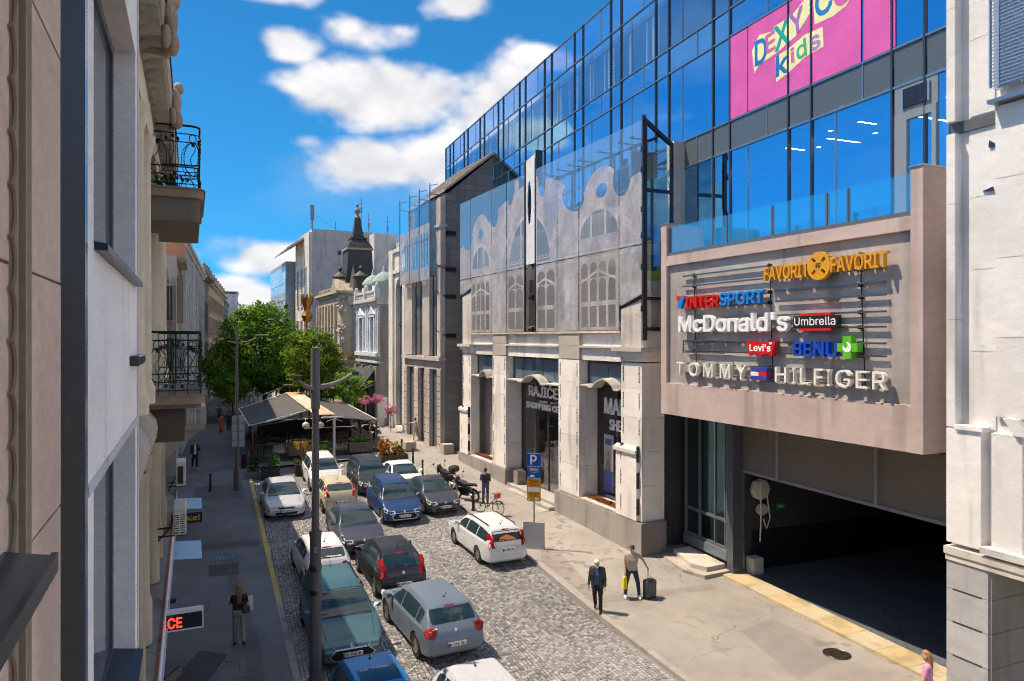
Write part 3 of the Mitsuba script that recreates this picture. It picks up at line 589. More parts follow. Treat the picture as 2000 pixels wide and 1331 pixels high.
for q in (('D', 19.18, 18.18, .62, .44, (.0, .16, .5), 0), ('E', 18.72, 18.3, .46, .34, (.58, .12, .42), 4), ('X', 18.2, 18.33, .6, .5, (.0, .36, .30), 6), ('Y', 17.55, 18.5, .56, .46, (.36, .14, .52), 8), ('C', 16.45, 18.68, .62, .5, (.0, .2, .55), 0), ('O', 15.72, 18.72, .7, .52, (.58, .12, .42), -6),
          ('k', 18.2, 17.4, .5, .4, (.0, .16, .5), 0), ('i', 17.72, 17.5, .34, .12, (.58, .12, .42), 4), ('d', 17.35, 17.56, .40, .32, (.05, .42, .2), 6), ('s', 16.8, 17.62, .42, .3, (.38, .22, .55), 8)): lett(*q)

# ================================================================ sign wall over the garage mouth
PINK = (.48, .385, .355)
sw = thing('sign_wall', 'pinkish concrete box over the garage mouth, carrying rows of shop signs', 'sign wall')
B(MB, PINK, .5).box(0, 2.4, .0, .32, 5.87, 12.63).out('pier', 'stone', sw); B(MB, PINK, .5).box(0, 1.7, 9.74, 10.06, 5.87, 12.66).out('pier', 'stone', sw)
k = B(MB, PINK, .5).box(.001, 2.4, .322, 9.738, 5.872, 6.99).out('lower_band', 'stone', sw)
B(MB, PINK, .55).box(.001, .5, .322, 9.738, 11.16, 11.5).out('upper_band', 'stone', sw)
B(MB, (.40, .365, .345), .5).box(.12, .4, .322, 9.738, 6.992, 11.158).out('panel_wall', 'stone', sw)
B(MB, (.55, .56, .57)).box(-.03, 2.42, -.03, .35, 12.631, 12.66).box(-.03, 1.72, 9.71, 10.09, 12.661, 12.69).out('coping', 'metal', sw)
B(MB, (.30, .30, .30)).box(.5, 1.8, .33, 9.7, 11.2, 11.42).out('terrace_floor', 'plain', sw)
bl = thing('terrace_balustrade', 'glass balustrade with dark posts along the top of the sign wall', 'balustrade')
bb = B(MB, DKST).box(.06, .2, .33, 9.73, 11.5, 11.62)
for t in (.36, 2.17, 2.85, 4.82, 6.75, 7.43, 9.7): bb.box(.1, .2, t - .03, t + .03, 11.5, 12.5)
bb.out('frame', 'gloss', bl)
for a, b_ in zip((.36, 2.17, 2.85, 4.82, 6.75, 7.43), (2.17, 2.85, 4.82, 6.75, 7.43, 9.7)): B(MB).quad((.12, a + .04, 11.6), (.12, b_ - .04, 11.6), (.12, b_ - .04, 12.53), (.12, a + .04, 12.53)).out('pane', 'tint_glass', bl)
rail = B(MB, (.24, .25, .27), .5)
def rl(z, t0, t1): 
    k = B(MB, (.26, .27, .29), .5).box(.0, .055, t0, t1, z - .025, z + .025).out('sign_rail', 'metal', sw)
for z, t0, t1 in ((10.72, 4.9, 8.85), (10.36, 4.9, 8.85), (10.33, .98, 4.85), (9.98, .98, 4.6), (9.66, .98, 4.6), (9.92, 4.9, 8.7), (9.62, 4.9, 8.7), (9.25, .98, 8.7), (8.87, .98, 8.7), (8.46, .98, 8.7), (8.14, .98, 8.7), (7.72, .98, 8.7), (7.38, .98, 8.7)): rl(z, t0, t1)
pp = B(MB, (.05, .05, .055))
for t in (1.75, 4.86, 8.3):
    for z in (10.72, 10.34, 9.95, 9.64, 9.25, 8.87, 8.46, 8.14, 7.72, 7.38): pp.box(.03, .13, t - .05, t + .05, z - .05, z + .05)
    pp.bar((.06, t, 10.8), (.06, t - .15, 7.3), .02)
pp.out('sign_bracket', 'metal', sw)
MBT = np.array([[0, 0, -1, 0], [-1, 0, 0, 0], [0, 1, 0, 0], [0, 0, 0, 1.]])
def sign(name, label, parts, mat='gloss'):
    k = thing(name, label, 'sign')
    for pn, s_, t, z, h, w, col, bold in parts:
        m = text(s_, h, .14, bold, w); B(MB @ tr(-.03, t, z) @ MBT, col, .5).mesh(m).out(pn, mat, k)
    return k
YEL = (.68, .33, .01)
k = sign('yellow_sign', 'yellow letters FAVORIT FAVORIT around a round emblem, topmost on the sign wall', (('lettering', 'FAVORIT', 4.86, 10.28, .38, 1.66, YEL, True), ('lettering', 'FAVORIT', 2.48, 10.33, .38, 1.66, YEL, True)))
ring = Point(0, 0).buffer(.38, 24).difference(Point(0, 0).buffer(.3, 24)); em = [ring, Point(0, 0).buffer(.15, 16)]
for a in range(4): em.append(affinity.rotate(Polygon([(-.05, .1), (.05, .1), (.24, .32), (-.24, .32)]), a * 90, origin=(0, 0)))
B(MB @ tr(-.03, 2.87, 10.53) @ MBT, YEL, .5).prism(unary_union(em), 0, .14).out('emblem', 'gloss', k); B(MB @ tr(-.03, 2.87, 10.53) @ MBT, (.05, .04, .03), .3).prism(Point(0, 0).buffer(.3, 24), 0, .02).out('emblem_back', 'plain', k)
m = text('FF', .14, .01, True, .16); m.apply_translation([-.08, -.07, .14]); B(MB @ tr(-.03, 2.87, 10.53) @ MBT, (.05, .04, .03), .3).mesh(m).out('emblem_lettering', 'plain', k)
k = sign('sports_sign', 'red and blue letters INTERSPORT with a runner emblem, left end of the sign wall', (('lettering', 'INTER', 8.5, 9.6, .38, 1.68, (.62, .02, .015), True), ('lettering', 'SPORT', 6.78, 9.63, .38, 1.9, (.02, .22, .60), True)))
B(MB @ tr(-.03, 8.72, 9.93) @ MBT, (.62, .02, .015), .5).prism(Point(-.14, .02).buffer(.1, 12), 0, .14).out('emblem_dot', 'gloss', k)
B(MB @ tr(-.03, 8.72, 9.6) @ MBT, (.02, .22, .60), .5).prism(Polygon([(-.18, 0), (.0, 0), (.2, .42), (.02, .42), (-.16, .2)]), 0, .14).out('emblem_stroke', 'gloss', k)
sign('white_sign', "big white letters McDonald's in the middle of the sign wall", (('lettering', "McDonald's", 8.85, 8.81, .52, 4.9, (.84, .84, .84), True),))
k = thing('umbrella_sign', 'black box sign reading Umbrella between two red bars', 'sign')
B(MB, (.02, .02, .022)).cbox(-.16, .0, 2.26, 3.76, 8.86, 9.2, .01).out('box', 'gloss', k); B(MB, (.62, .02, .02)).box(-.15, .0, 2.48, 3.55, 9.203, 9.27).out('bar', 'gloss', k); B(MB, (.62, .02, .02)).box(-.15, .0, 2.48, 3.55, 8.79, 8.857).out('bar', 'gloss', k)
B(MB @ tr(-.161, 3.7, 8.94) @ MBT, (.85, .85, .85), .5).mesh(text('Umbrella', .22, .012, False, 1.38)).out('lettering', 'plain', k)
k = thing('jeans_sign', "red batwing-shaped sign reading Levi's, below the big white letters", 'sign')
B(MB, (.60, .012, .02), .5).prism(Polygon([(5.62, 8.5), (4.42, 8.5), (4.5, 8.3), (4.56, 8.06), (4.72, 8.12), (4.86, 8.12), (5.02, 8.06), (5.18, 8.12), (5.32, 8.12), (5.48, 8.06), (5.54, 8.3)]), -.15, 0, 'yz').out('board', 'gloss', k)
B(MB @ tr(-.151, 5.44, 8.2) @ MBT, (.85, .85, .85), .5).mesh(text("Levi's", .2, .012, True, .84)).out('lettering', 'plain', k); B(MB @ tr(-.151, 4.66, 8.38) @ MBT, (.85, .85, .85), .5).mesh(text("®", .09, .012, False, .12)).out('trademark', 'plain', k)
k = sign('pharmacy_sign', 'blue letters BENU with a green cross emblem, right of the red sign', (('lettering', 'BENU', 3.74, 8.1, .38, 1.46, (.01, .08, .50), True),))
B(MB, (.12, .50, .03), .5).prism(unary_union([sbox(1.62, 8.24, 2.24, 8.46), sbox(1.81, 8.06, 2.06, 8.64)]), -.2, 0, 'yz').out('cross', 'gloss', k)
B(MB, (.85, .87, .85), .5).prism(Point(1.93, 8.35).buffer(.13, 16).difference(Point(1.97, 8.4).buffer(.07, 12)), -.21, -.2, 'yz').out('emblem', 'plain', k)
k = sign('fashion_sign', 'white letters TOMMY HILFIGER with a small flag, bottom row of the sign wall', tuple(('lettering', c, t, 7.32, .44, w, (.78, .76, .70), False) for c, t, w in (('T', 8.95, .36), ('O', 8.3, .46), ('M', 7.55, .46), ('M', 6.75, .46), ('Y', 6.02, .42), ('H', 4.42, .42), ('I', 3.78, .1), ('L', 3.5, .3), ('F', 3.02, .3), ('I', 2.6, .1), ('G', 2.32, .46), ('E', 1.7, .32), ('R', 1.22, .36))))
for n_, c, a, b_, z0, z1 in (('flag_blue', (.06, .06, .33), 5.42, 4.78, 7.58, 7.7), ('flag_blue', (.06, .06, .33), 5.42, 4.78, 7.34, 7.46), ('flag_white', (.8, .8, .8), 5.42, 5.101, 7.461, 7.579), ('flag_red', (.60, .02, .03), 5.099, 4.78, 7.461, 7.579)): B(MB, c, .5).box(-.14, 0, b_, a, z0, z1).out(n_, 'gloss', k)
k = thing('empty_sign_frame', 'bare steel frame of a removed sign, left of the red batwing sign', 'sign frame')
b = B(MB, (.35, .36, .38), .5)
for z in (8.1, 8.38, 8.5): b.box(-.12, -.09, 6.6, 8.65, z - .015, z + .015)
for t in (6.6, 7.35, 8.0, 8.65): b.box(-.12, -.09, t - .015, t + .015, 8.1, 8.5)
b.out('frame', 'metal', k)

# ================================================================ garage, storefront beside it
gr_ = thing('garage', 'wide dark garage mouth with its ribbed shutter half lowered', 'garage')
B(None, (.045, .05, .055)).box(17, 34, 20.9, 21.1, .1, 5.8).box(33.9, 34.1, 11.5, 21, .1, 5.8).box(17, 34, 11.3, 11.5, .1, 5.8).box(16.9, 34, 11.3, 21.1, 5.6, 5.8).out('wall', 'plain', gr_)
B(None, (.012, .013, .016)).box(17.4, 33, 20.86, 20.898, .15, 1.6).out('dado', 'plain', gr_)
zs = np.linspace(3.86, 5.86, 67); sv = [(16.95 - (.022 if i % 2 else 0), y, z) for i, z in enumerate(zs) for y in (12.2, 20.85)]
B(None, (.17, .16, .145), .5).add(sv, [(2 * i, 2 * i + 1, 2 * i + 3, 2 * i + 2) for i in range(66)]).box(16.9, 17.0, 12.2, 20.85, 3.78, 3.88, col=(.2, .21, .23)).out('shutter', 'gloss', gr_)
for y in (19.0, 15.05): B(None, (.22, .23, .25)).box(16.86, 16.94, y - .04, y + .04, 3.8, 5.86).out('shutter_guide', 'gloss', gr_)
B(None, (.075, .09, .11)).box(16.5, 16.92, 20.78, 21.12, 0, 5.86).out('steel_post', 'gloss', gr_); B(None, (.55, .56, .57)).box(16.93, 16.97, 20.74, 20.78, .1, 3.85).out('guide_rail', 'metal', gr_)
B(None, (.5, .5, .5)).cbox(17.1, 17.55, 20.4, 20.85, .15, .75, .02).out('white_box', 'plain', gr_)
hr = thing('hose_reel', 'pale round reel with hanging hoses inside the garage mouth', 'reel')
b = B(None, (.5, .46, .4)).lathe([(0, 0), (.34, 0), (.4, .06), (.4, .2), (.34, .26), (0, .26)], n=8, M=tr(17.6, 20.8, 3.15) @ rot([1, 0, 0], rad(90))); b.out('drum', 'plain', hr, smooth=25)
B(None, (.5, .46, .4)).lathe([(0, 0), (.2, 0), (.22, .1), (.2, .2), (0, .2)], n=10, M=tr(17.7, 20.8, 2.4) @ rot([1, 0, 0], rad(90))).out('lower_drum', 'plain', hr, smooth=25)
B(None, (.6, .58, .5)).tube([(17.5, 20.55, 3.4), (17.5, 20.5, 2.2), (17.5, 20.55, 1.3)], .025, 6).tube([(17.8, 20.55, 3.0), (17.9, 20.5, 2.1), (17.75, 20.5, 1.75), (17.62, 20.52, 2.1)], .022, 6).out('hose', 'plain', hr)
ex = thing('exit_sign', 'small green emergency exit sign on the dark garage wall', 'sign')
B(None, (.02, .30, .08)).box(18.5, 18.85, 20.82, 20.86, 2.3, 2.5).out('board', 'plain', ex); B(None, (.5, .7, .55)).prism(Polygon([(18.58, 2.4), (18.66, 2.46), (18.66, 2.42), (18.74, 2.42), (18.74, 2.38), (18.66, 2.38), (18.66, 2.34)]), 20.81, 20.82, 'xz').out('arrow', 'plain', ex)
for i in range(9):
    x, y = 20.5 + (i % 5) * .75, 11.8; z = 2.0 + (i // 5) * .62
    B(None, (.33, .19, .09), R.random()).cbox(x, x + .62, y, y + .55, z, z + .55, .01).box(x + .27, x + .35, y + .552, y + .556, z, z + .55, col=(.4, .27, .15)).out('cardboard_box', 'plain', None, label=f'brown cardboard box on the storage shelf inside the garage', cat='box', group='cardboard boxes in the garage')
B(None, (.06, .06, .065)).box(20.3, 24.6, 11.55, 12.4, 1.9, 1.97).box(20.3, 20.4, 12.3, 12.4, .15, 3.3).box(24.5, 24.6, 12.3, 12.4, .15, 3.3).out('storage_shelf', 'metal', None, label='dark steel shelf holding cardboard boxes inside the garage', cat='shelf')
sf = thing('corner_shop_front', 'dark glazed shop front between the stone pillar and the garage', 'shop front')
SX = 16.6
b = B(None, DKST)
for y in (23.75, 22.85, 21.9, 21.3): b.box(SX - .05, SX + .06, y - .03, y + .03, .4, 5.86)
for z in (.95, 1.95, 5.8): b.box(SX - .05, SX + .06, 21.1, 23.78, z - .05, z + .05)
b.out('frame', 'gloss', sf)
B(None, (.13, .16, .19)).box(SX - .12, SX + .05, 21.12, 23.78, .55, .9).out('sill', 'gloss', sf); B(None, (.07, .07, .075)).box(SX - .02, SX + .3, 21.1, 23.8, -.1, .55).out('base', 'stone', sf)
for y0, y1 in ((21.33, 21.87), (21.93, 22.82), (22.88, 23.72)):
    for z0, z1 in ((1.0, 1.9), (2.0, 5.75)): B(None).quad((SX, y0, z0), (SX, y1, z0), (SX, y1, z1), (SX, y0, z1)).out('pane', 'tint_glass', sf)
B(None, (.16, .18, .21)).box(SX - .02, SX + .05, 21.12, 21.27, .9, 5.8).out('side_panel', 'gloss', sf)
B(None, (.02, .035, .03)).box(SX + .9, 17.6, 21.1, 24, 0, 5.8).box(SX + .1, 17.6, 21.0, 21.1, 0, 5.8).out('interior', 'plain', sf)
sx = thing('entrance_steps', 'low stone platform of two steps before the dark shop front', 'steps')
B(None, (.40, .365, .32)).prism(Polygon([(15.2, 23.3), (14.95, 21.6), (15.3, 20.78), (16.48, 20.92), (16.58, 23.5)]), -.05, .27).out('step', 'stone', sx); B(None, (.42, .385, .34)).prism(Polygon([(15.75, 23.4), (15.35, 21.7), (15.62, 21.1), (16.48, 21.2), (16.58, 23.5)]), .27, .43).out('step', 'stone', sx)

# ================================================================ white stone house at the right edge
WH = (.72, .705, .69)
MW = rz(rad(2.2), (15.0, 11.45, 0))
wh = thing('white_stone_building', 'tall white stone building with recessed strips at the right edge', 'building')
B(MW, WH, .5).box(.24, 3, -9, .0, 3.9, 22).out('wall', 'stone', wh)
clad(wh, MW, 'x', .24, [-.95, -.36], [6.6, 8.3, 10.1, 11.7, 13.2], -.03, WH); clad(wh, MW, 'x', .24, [-.93, -.36], [13.5, 15.2, 17, 19], -.03, WH); clad(wh, MW, 'x', .2, [-4.2, -2.5, -.97], [6.9, 8.6, 10.3, 12.0, 13.55], -.05, WH)
for z0, z1 in ((6.6, 9.0), (9.01, 11.6), (11.61, 13.18), (13.46, 16.0), (16.01, 19)): B(MW, WH, .4 + .2 * random.random()).box(0, .3, -.18, .02, z0, z1).out('pilaster', 'stone', wh)
B(MW, (.10, .11, .13)).box(.16, .3, -.97, .02, 13.2, 13.45).out('groove', 'plain', wh)
k = B(MW, WH).box(.0, .3, -.76, .02, 4.0, 6.56).out('lower_pilaster', 'stone', wh); B(MW, WH).box(-.05, .3, -.82, -.2, 6.56, 6.66).out('cap', 'stone', k)
B(MW, WH).box(.1, .3, -1.55, -.92, 4.05, 6.55).out('lower_pier', 'stone', wh); B(MW, (.5, .48, .46)).box(-.1, .3, -4, -.8, 3.95, 4.1).out('sill', 'stone', wh)
B(MW, (.60, .56, .5)).box(-.06, 3, -9, .05, 3.74, 3.9).box(-.03, 3, -9, .03, 3.6, 3.74).out('cornice', 'stone', wh)
pk = B(MW, (.38, .38, .39)).box(.04, 2.4, -.92, .02, -.1, 3.6).out('corner_pier', 'stone', wh)
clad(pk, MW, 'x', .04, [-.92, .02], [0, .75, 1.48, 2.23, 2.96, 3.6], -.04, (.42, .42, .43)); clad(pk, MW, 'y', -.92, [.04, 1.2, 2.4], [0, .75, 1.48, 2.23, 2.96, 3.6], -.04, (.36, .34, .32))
B(MW, (.06, .06, .06)).box(-.006, .02, -.78, -.13, 1.46, 1.5).box(-.006, .02, -.78, -.13, 2.21, 2.25).box(-.006, .02, -.78, -.13, 2.94, 2.98).out('joint_slot', 'plain', pk)
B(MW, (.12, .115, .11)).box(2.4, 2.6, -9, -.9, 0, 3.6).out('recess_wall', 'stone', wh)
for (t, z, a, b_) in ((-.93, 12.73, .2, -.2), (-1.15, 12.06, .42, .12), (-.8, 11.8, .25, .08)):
    B(MW, (.10, .10, .12)).hull([(x, y, zz) for x in (.17, .22) for y, zz in ((t - .12, z - .04), (t + .12, z), (t - .1 * (1 if b_ > 0 else -1), z + abs(b_) * .7))]).out('steel_wedge', 'metal', wh)  # dark triangles put in for the shadows cast on this wall
B(MW, WH).prism(Polygon([(-1.5, 6.9), (-1.2, 6.9), (-1.45, 6.55), (-1.7, 6.55)]), .02, .3, 'yz').out('corbel', 'stone', wh)
ms = thing('mesh_sun_screen', 'grey metal mesh sun screen hung on the white stone building', 'sun screen')
b = B(MW, (.50, .53, .58))
for i in range(46): b.box(-.1, -.07, -5, -1.02, 13.92 + i * .075, 13.945 + i * .075)
for t in (-1.02, -1.2, -2.2, -3.2, -4.2): b.box(-.12, -.06, t - .015, t + .015, 13.9, 17.4)
b.out('mesh', 'metal', ms); B(MW, (.36, .40, .46)).box(.05, .2, -5, -1.0, 13.9, 18).out('backing', 'gloss', ms); B(MW, (.30, .31, .36)).box(-.1, .25, -5, -.95, 13.58, 13.66).out('ledge', 'metal', ms)
# ================================================================ left side: the row of houses the camera looks along (frame ML: x = w, y = t)
TAN = (.62, .45, .345); CREAM = (.66, .56, .43); GREYW = (.78, .73, .70); BLK = (.012, .014, .018)
tb = thing('tan_stone_house', 'tan stone house wall with carved scallops and dark metal sill, nearest at the left', 'building')
B(ML, TAN).box(-6, -.39, -6, 2.5, -.2, 12.1).out('wall', 'stone', tb)
for y0, y1 in ((-3, -1), (-.99, .5), (.51, 1.84), (2.035, 2.5)): clad(tb, ML, 'x', -.39, [y0, y1], [4.1, 4.8, 5.45, 6.12, 6.78, 7.44, 8.1, 8.76, 9.43, 10.1, 10.8, 11.5, 12.1], -.0 + .03, TAN, gap=.008, var=.12)
rb = B(ML, (.33, .235, .17), .5)
rb.tube([(-.365, 1.985, 4), (-.365, 1.985, 12.1)], .022, 10).tube([(-.37, 1.905, 4), (-.37, 1.905, 12.1)], .016, 8, col=(.37, .27, .2)); rb.box(-.4, -.345, 1.93, 1.95, 4, 12.1).out('rib', 'stone', tb, smooth=40)
sc_ = B(ML, (.24, .18, .125), .5)
for i in range(60):
    z = 5.4 + i * .112; a = np.linspace(-1.25, 1.25, 9)
    sc_.tube(np.c_[np.full(9, -.352), 1.80 + .055 * np.cos(a), z + .058 * np.sin(a) / math.sin(1.25)], .005, 5)
sc_.out('scallop_carving', 'stone', tb, smooth=60)
sl = B(ML, (.035, .037, .045), .5).hull([(x, y, z) for y in (-6, 1.79) for x, z in ((-.42, 8.165), (-.27, 8.135), (-.27, 8.11), (-.42, 8.11))]).out('window_sill', 'gloss', tb)
B(ML, (.07, .085, .11), .5).box(-.275, -.262, -6, 1.795, 8.10, 8.14).out('sill_lip', 'metal', sl)
B(ML, (.30, .23, .17), .5).box(-.42, -.33, -6, 1.7, 8.04, 8.11).box(-.42, -.35, -6, 1.6, 7.9, 8.04).out('sill_moulding', 'stone', tb)
dp = thing('black_downpipe', 'broad black metal pipe duct running down between two house walls', 'downpipe')
B(ML, BLK, .5).cbox(-.6, -.402, 2.53, 3.42, -.1, 12.1, .03).out('duct', 'plain', dp); B(ML, (.06, .12, .22), .5).cbox(-.6, -.43, 3.43, 3.74, -.1, 12.1, .02).out('flashing', 'gloss', dp)  # blue strip paints in the navy sheen along the duct edge
gw = thing('grey_rendered_house', 'grey white rendered house with deep plain window reveals on the left', 'building')
w0, dep = -.44, .19
openings = [(4.02, 6.82, 9.06, 11.02), (4.02, 6.82, 5.95, 7.86)]
wallp = sbox(3.75, -.1, 7.06, 12.0).difference(unary_union([sbox(a, c, b_, d_) for a, b_, c, d_ in openings]))
B(ML, GREYW, .5).prism(wallp, w0 - dep - .1, w0, 'yz').box(-6, w0 - dep - .12, 3.75, 7.06, -.1, 12.0).out('wall', 'stone', gw)
for a, b_, c, d_ in openings:
    k = B(ML, (.07, .07, .08)).box(w0 - dep - .02, w0 - dep + .03, a, a + .07, c, d_).box(w0 - dep - .02, w0 - dep + .03, b_ - .09, b_, c, d_).box(w0 - dep - .02, w0 - dep + .03, (a + b_) / 2 - .05, (a + b_) / 2 + .05, c, d_).box(w0 - dep - .02, w0 - dep + .03, a, b_, d_ - .08, d_).box(w0 - dep - .02, w0 - dep + .03, a, b_, c, c + .08).out('window', 'gloss', gw)
    for y0, y1 in ((a + .07, (a + b_) / 2 - .05), ((a + b_) / 2 + .05, b_ - .09)): B(ML, (.10, .12, .14), .5).box(w0 - dep - .012, w0 - dep + .004, y0, y1, c + .08, d_ - .08).out('pane', 'dark_glass', k)
    B(ML, (.035, .05, .075), .5).hull([(x, y, z) for y in (a + .01, b_ - .01) for x, z in ((w0 - dep, c + .05), (w0 + .06, c + .005), (w0 + .06, c - .03), (w0 - dep, c - .02))]).out('sill', 'metal', k)
B(ML, (.55, .53, .52)).box(w0, w0 + .012, 3.76, 7.05, 7.87, 7.92).box(w0, w0 + .012, 7.0, 7.062, 5.9, 12).out('trim', 'stone', gw)
B(ML, (.03, .04, .06)).cbox(w0, w0 + .07, 6.2, 6.95, 8.38, 8.46, .01).out('wall_lamp', 'gloss', gw)
st_ = B(ML, (.24, .215, .19))
cr = thing('cream_classical_house', 'weathered cream house with tall half columns and carved cornice on the left', 'building')
B(ML, CREAM).box(-6, -.68, 7.06, 19.2, -.1, 12.2).out('wall', 'stone', cr)
for i, (t, r_) in enumerate(((8.9, .14), (10.35, .14), (12.9, .13), (14.3, .13), (16.6, .13))):
    c = B(ML, CREAM).lathe([(r_ * 1.3, 7.75), (r_ * 1.3, 7.95), (r_, 8.05), (r_ * .93, 10.9), (r_ * 1.1, 11.0), (r_ * 1.35, 11.2)], (-.62, t, 0), n=20).out('column', 'stone', cr, smooth=50)
    B(ML, (.40, .345, .26)).lathe([(r_ * 1.2, 4.65), (r_ * 1.2, 5.2), (r_ * .98, 5.3), (r_ * .95, 6.7), (r_ * 1.1, 6.95), (r_ * 1.3, 7.1)], (-.64, t, 0), n=20).out('column', 'stone', cr, smooth=50)
    B(ML, CREAM).box(-.68, -.6, t + r_ * 1.3, t + r_ * 1.3 + .5, 4.65, 11.3).out('pilaster', 'stone', cr)
B(ML, (.38, .33, .27)).hull([(x, y, z) for y in (7.07, 19.1) for x, z in ((-.68, 7.1), (-.47, 7.16), (-.45, 7.3), (-.47, 7.42), (-.62, 7.62), (-.68, 7.62))]).out('string_course', 'stone', cr)
B(ML, CREAM).box(-.68, -.5, 7.07, 19.1, 11.2, 11.6).out('frieze', 'stone', cr)
co = B(ML, (.36, .31, .25)).hull([(x, y, z) for y in (7.07, 15.4) for x, z in ((-.6, 11.6), (-.42, 11.68), (-.27, 11.82), (-.25, 12.0), (-.6, 12.02))]).out('cornice', 'stone', cr)
B(ML, (.04, .04, .045)).box(-.64, -.235, 7.07, 15.4, 12.02, 12.06).out('gutter', 'metal', cr)
for i in range(26): piece(co, 'modillion', 'stone', ML, -.46, -.29, 7.2 + i * .32, 7.3 + i * .32, 11.62, 11.76, (.38, .33, .26))
for t in (8.35, 11.25):
    k = B(ML, (.40, .30, .23))
    k.ball((-.22, t, 11.95), (.085, .20, .19)).ball((-.18, t, 12.16), (.07, .09, .09)).ball((-.19, t + .02, 11.72), (.07, .12, .13))
    for a in (-1, 1): k.ball((-.24, t + a * .2, 12.0), (.06, .1, .1), sub=1).ball((-.25, t + a * .16, 11.72), (.05, .08, .13), sub=1)
    k.out('carved_mask', 'stone', cr, smooth=60)
for z0, z1 in ((8.3, 10.4), (5.3, 6.8)):
    for t in (9.55, 11.7, 13.6, 15.4): 
        k = B(ML, (.06, .06, .06)).box(-.66, -.665 + .02, t - .42, t + .42, z0, z1).out('window', 'dark_glass', cr); B(ML, (.34, .29, .22)).box(-.66, -.63, t - .48, t - .42, z0, z1).box(-.66, -.63, t - .02, t + .02, z0, z1).out('frame', 'plain', k)
# shop ledge with rusty sheet metal
lg = B(ML, (.20, .185, .18)).out('x', 'stone') if False else None
for i in range(14):
    t = 7.1 + i * 1.0
    B(ML, random.choice([(.20, .19, .19), (.17, .165, .17), (.16, .10, .07)])).hull([(x, y, z) for y in (t + .01, t + .99) for x, z in ((-.68, 4.66), (-.395, 4.585), (-.395, 4.55), (-.68, 4.55))]).out('ledge_sheet', 'stone', cr)
    B(ML, (.20, .085, .05)).box(-.40, -.372, t, t + 1.0, 4.53, 4.60).out('ledge_sheet', 'stone', cr)
B(ML, (.55, .58, .62)).box(-.43, -.36, 7.1, 21, 3.86, 4.53).box(-.36, -.34, 7.1, 21, 4.15, 4.2, col=(.3, .32, .36)).out('shop_fascia', 'plain', cr)
B(ML, (.12, .11, .11)).box(-.9, -.66, 7.1, 21, .05, 3.9).out('shop_front', 'plain', cr)
for i in range(6):
    t = 7.5 + i * 2.2; B(ML, (.05, .06, .07), .5).box(-.665, -.652, t, t + 1.7, .5, 3.3).out('shop_window', 'dark_glass', cr)
# wrought-iron balconies
def balcony(z0, wo, green, label):
    k = thing('iron_balcony', label, 'balcony'); col = (.02, .045, .035) if green else (.018, .022, .024)
    wi, ta, tb_ = -.66, 11.3, 13.9; rc = .12; zr = z0 + .9
    slab = LineString([(wi, ta), (wo - rc, ta)]); arcp = [(wo - rc + rc * math.sin(a), ta + rc - rc * math.cos(a)) for a in np.linspace(0, math.pi / 2, 6)]
    path = [(wi, ta)] + arcp + [(wo, tb_ - rc)] + [(wo - rc + rc * math.cos(a), tb_ - rc + rc * math.sin(a)) for a in np.linspace(0, math.pi / 2, 6)] + [(wi, tb_)]
    pl_ = Polygon(path).buffer(.05, 4)
    b = B(ML, (.30, .25, .2)); b.prism(pl_, z0 - .14, z0 - .02, col=(.33, .24, .17)); b.prism(pl_.buffer(.03), z0 - .02, z0 + .0, col=(.20, .17, .14)); b.prism(pl_.buffer(-.05), z0 - .48 if not green else z0 - .2, z0 - .14, col=(.17, .15, .125)); b.out('slab', 'stone', k)
    if green: B(ML, (.11, .085, .06)).box(wi, -.1, ta + .2, ta + .5, z0 - .7, z0 - .2).box(wi, -.1, tb_ - .5, tb_ - .2, z0 - .7, z0 - .2).out('bracket', 'stone', k)
    P = np.array(path); r = B(ML, col, .5)
    def ring(z, rr): r.tube(np.c_[P, np.full(len(P), z)], rr, 6)
    ring(zr, .017); ring(zr - .12, .008); ring(zr - .24, .008); ring(z0 + .30, .010); ring(z0 + .18, .008); ring(z0 + .06, .008)
    r.out('rail', 'metal', k)
    s = B(ML, col, .5); q = B(ML, col, .5)
    def loc(u):   # distance along the railing -> point
        L = np.r_[0, np.cumsum(np.hypot(*np.diff(P, axis=0).T))]; return np.array([np.interp(u, L, P[:, 0]), np.interp(u, L, P[:, 1])])
    Ltot = np.hypot(*np.diff(P, axis=0).T).sum(); u = .02
    def crv(uz, rr=.006): s.tube([[*loc(a), zz] for a, zz in uz], rr, 5)
    i = 0
    while u < Ltot - .2:
        c = u + .19
        crv([(u + .35, z0), (u + .35, zr)], .006); crv([(u + .42, z0), (u + .42, zr)], .005)
        a = np.linspace(0, 2 * math.pi, 15)
        crv([(c + .05 * math.cos(x), zr - .18 + .055 * math.sin(x)) for x in a], .007)
        crv([(c + .12 * math.sin(x), z0 + .42 - .24 * math.cos(x)) for x in a], .007); crv([(c + .155 * math.sin(x), z0 + .40 - .26 * math.cos(x)) for x in a], .005)
        crv([(c + .035 * math.sin(x * 9), z0 + .14 + .5 * x) for x in np.linspace(0, 1, 14)], .006); crv([(u + .385 + .018 * math.sin(x * 10), z0 + .1 + .6 * x) for x in np.linspace(0, 1, 12)], .006)
        for da, dz in ((.0, zr - .27), (.385, zr - .16), (.30, zr - .2), (.45, zr - .2), (.05, z0 + .12), (.3, z0 + .13), (.385, z0 + .12)):
            x, y = loc(min(c - .19 + da + (.19 if da == 0 else 0), Ltot)); q.ball((x, y, dz), (.024, .024, .03), sub=1)
        u += .46; i += 1
    if green:
        for a in np.linspace(.03, Ltot - .03, 22): crv([(a, z0), (a, zr)], .006)
    s.out('scrollwork', 'metal', k); q.out('iron_flower', 'metal', k)
    return k
balcony(10.76, .1, False, 'upper wrought-iron balcony with bare rusty concrete slab, seen against the sky')
balcony(7.78, .12, True, 'lower green wrought-iron balcony with dense scrollwork on mossy brackets')
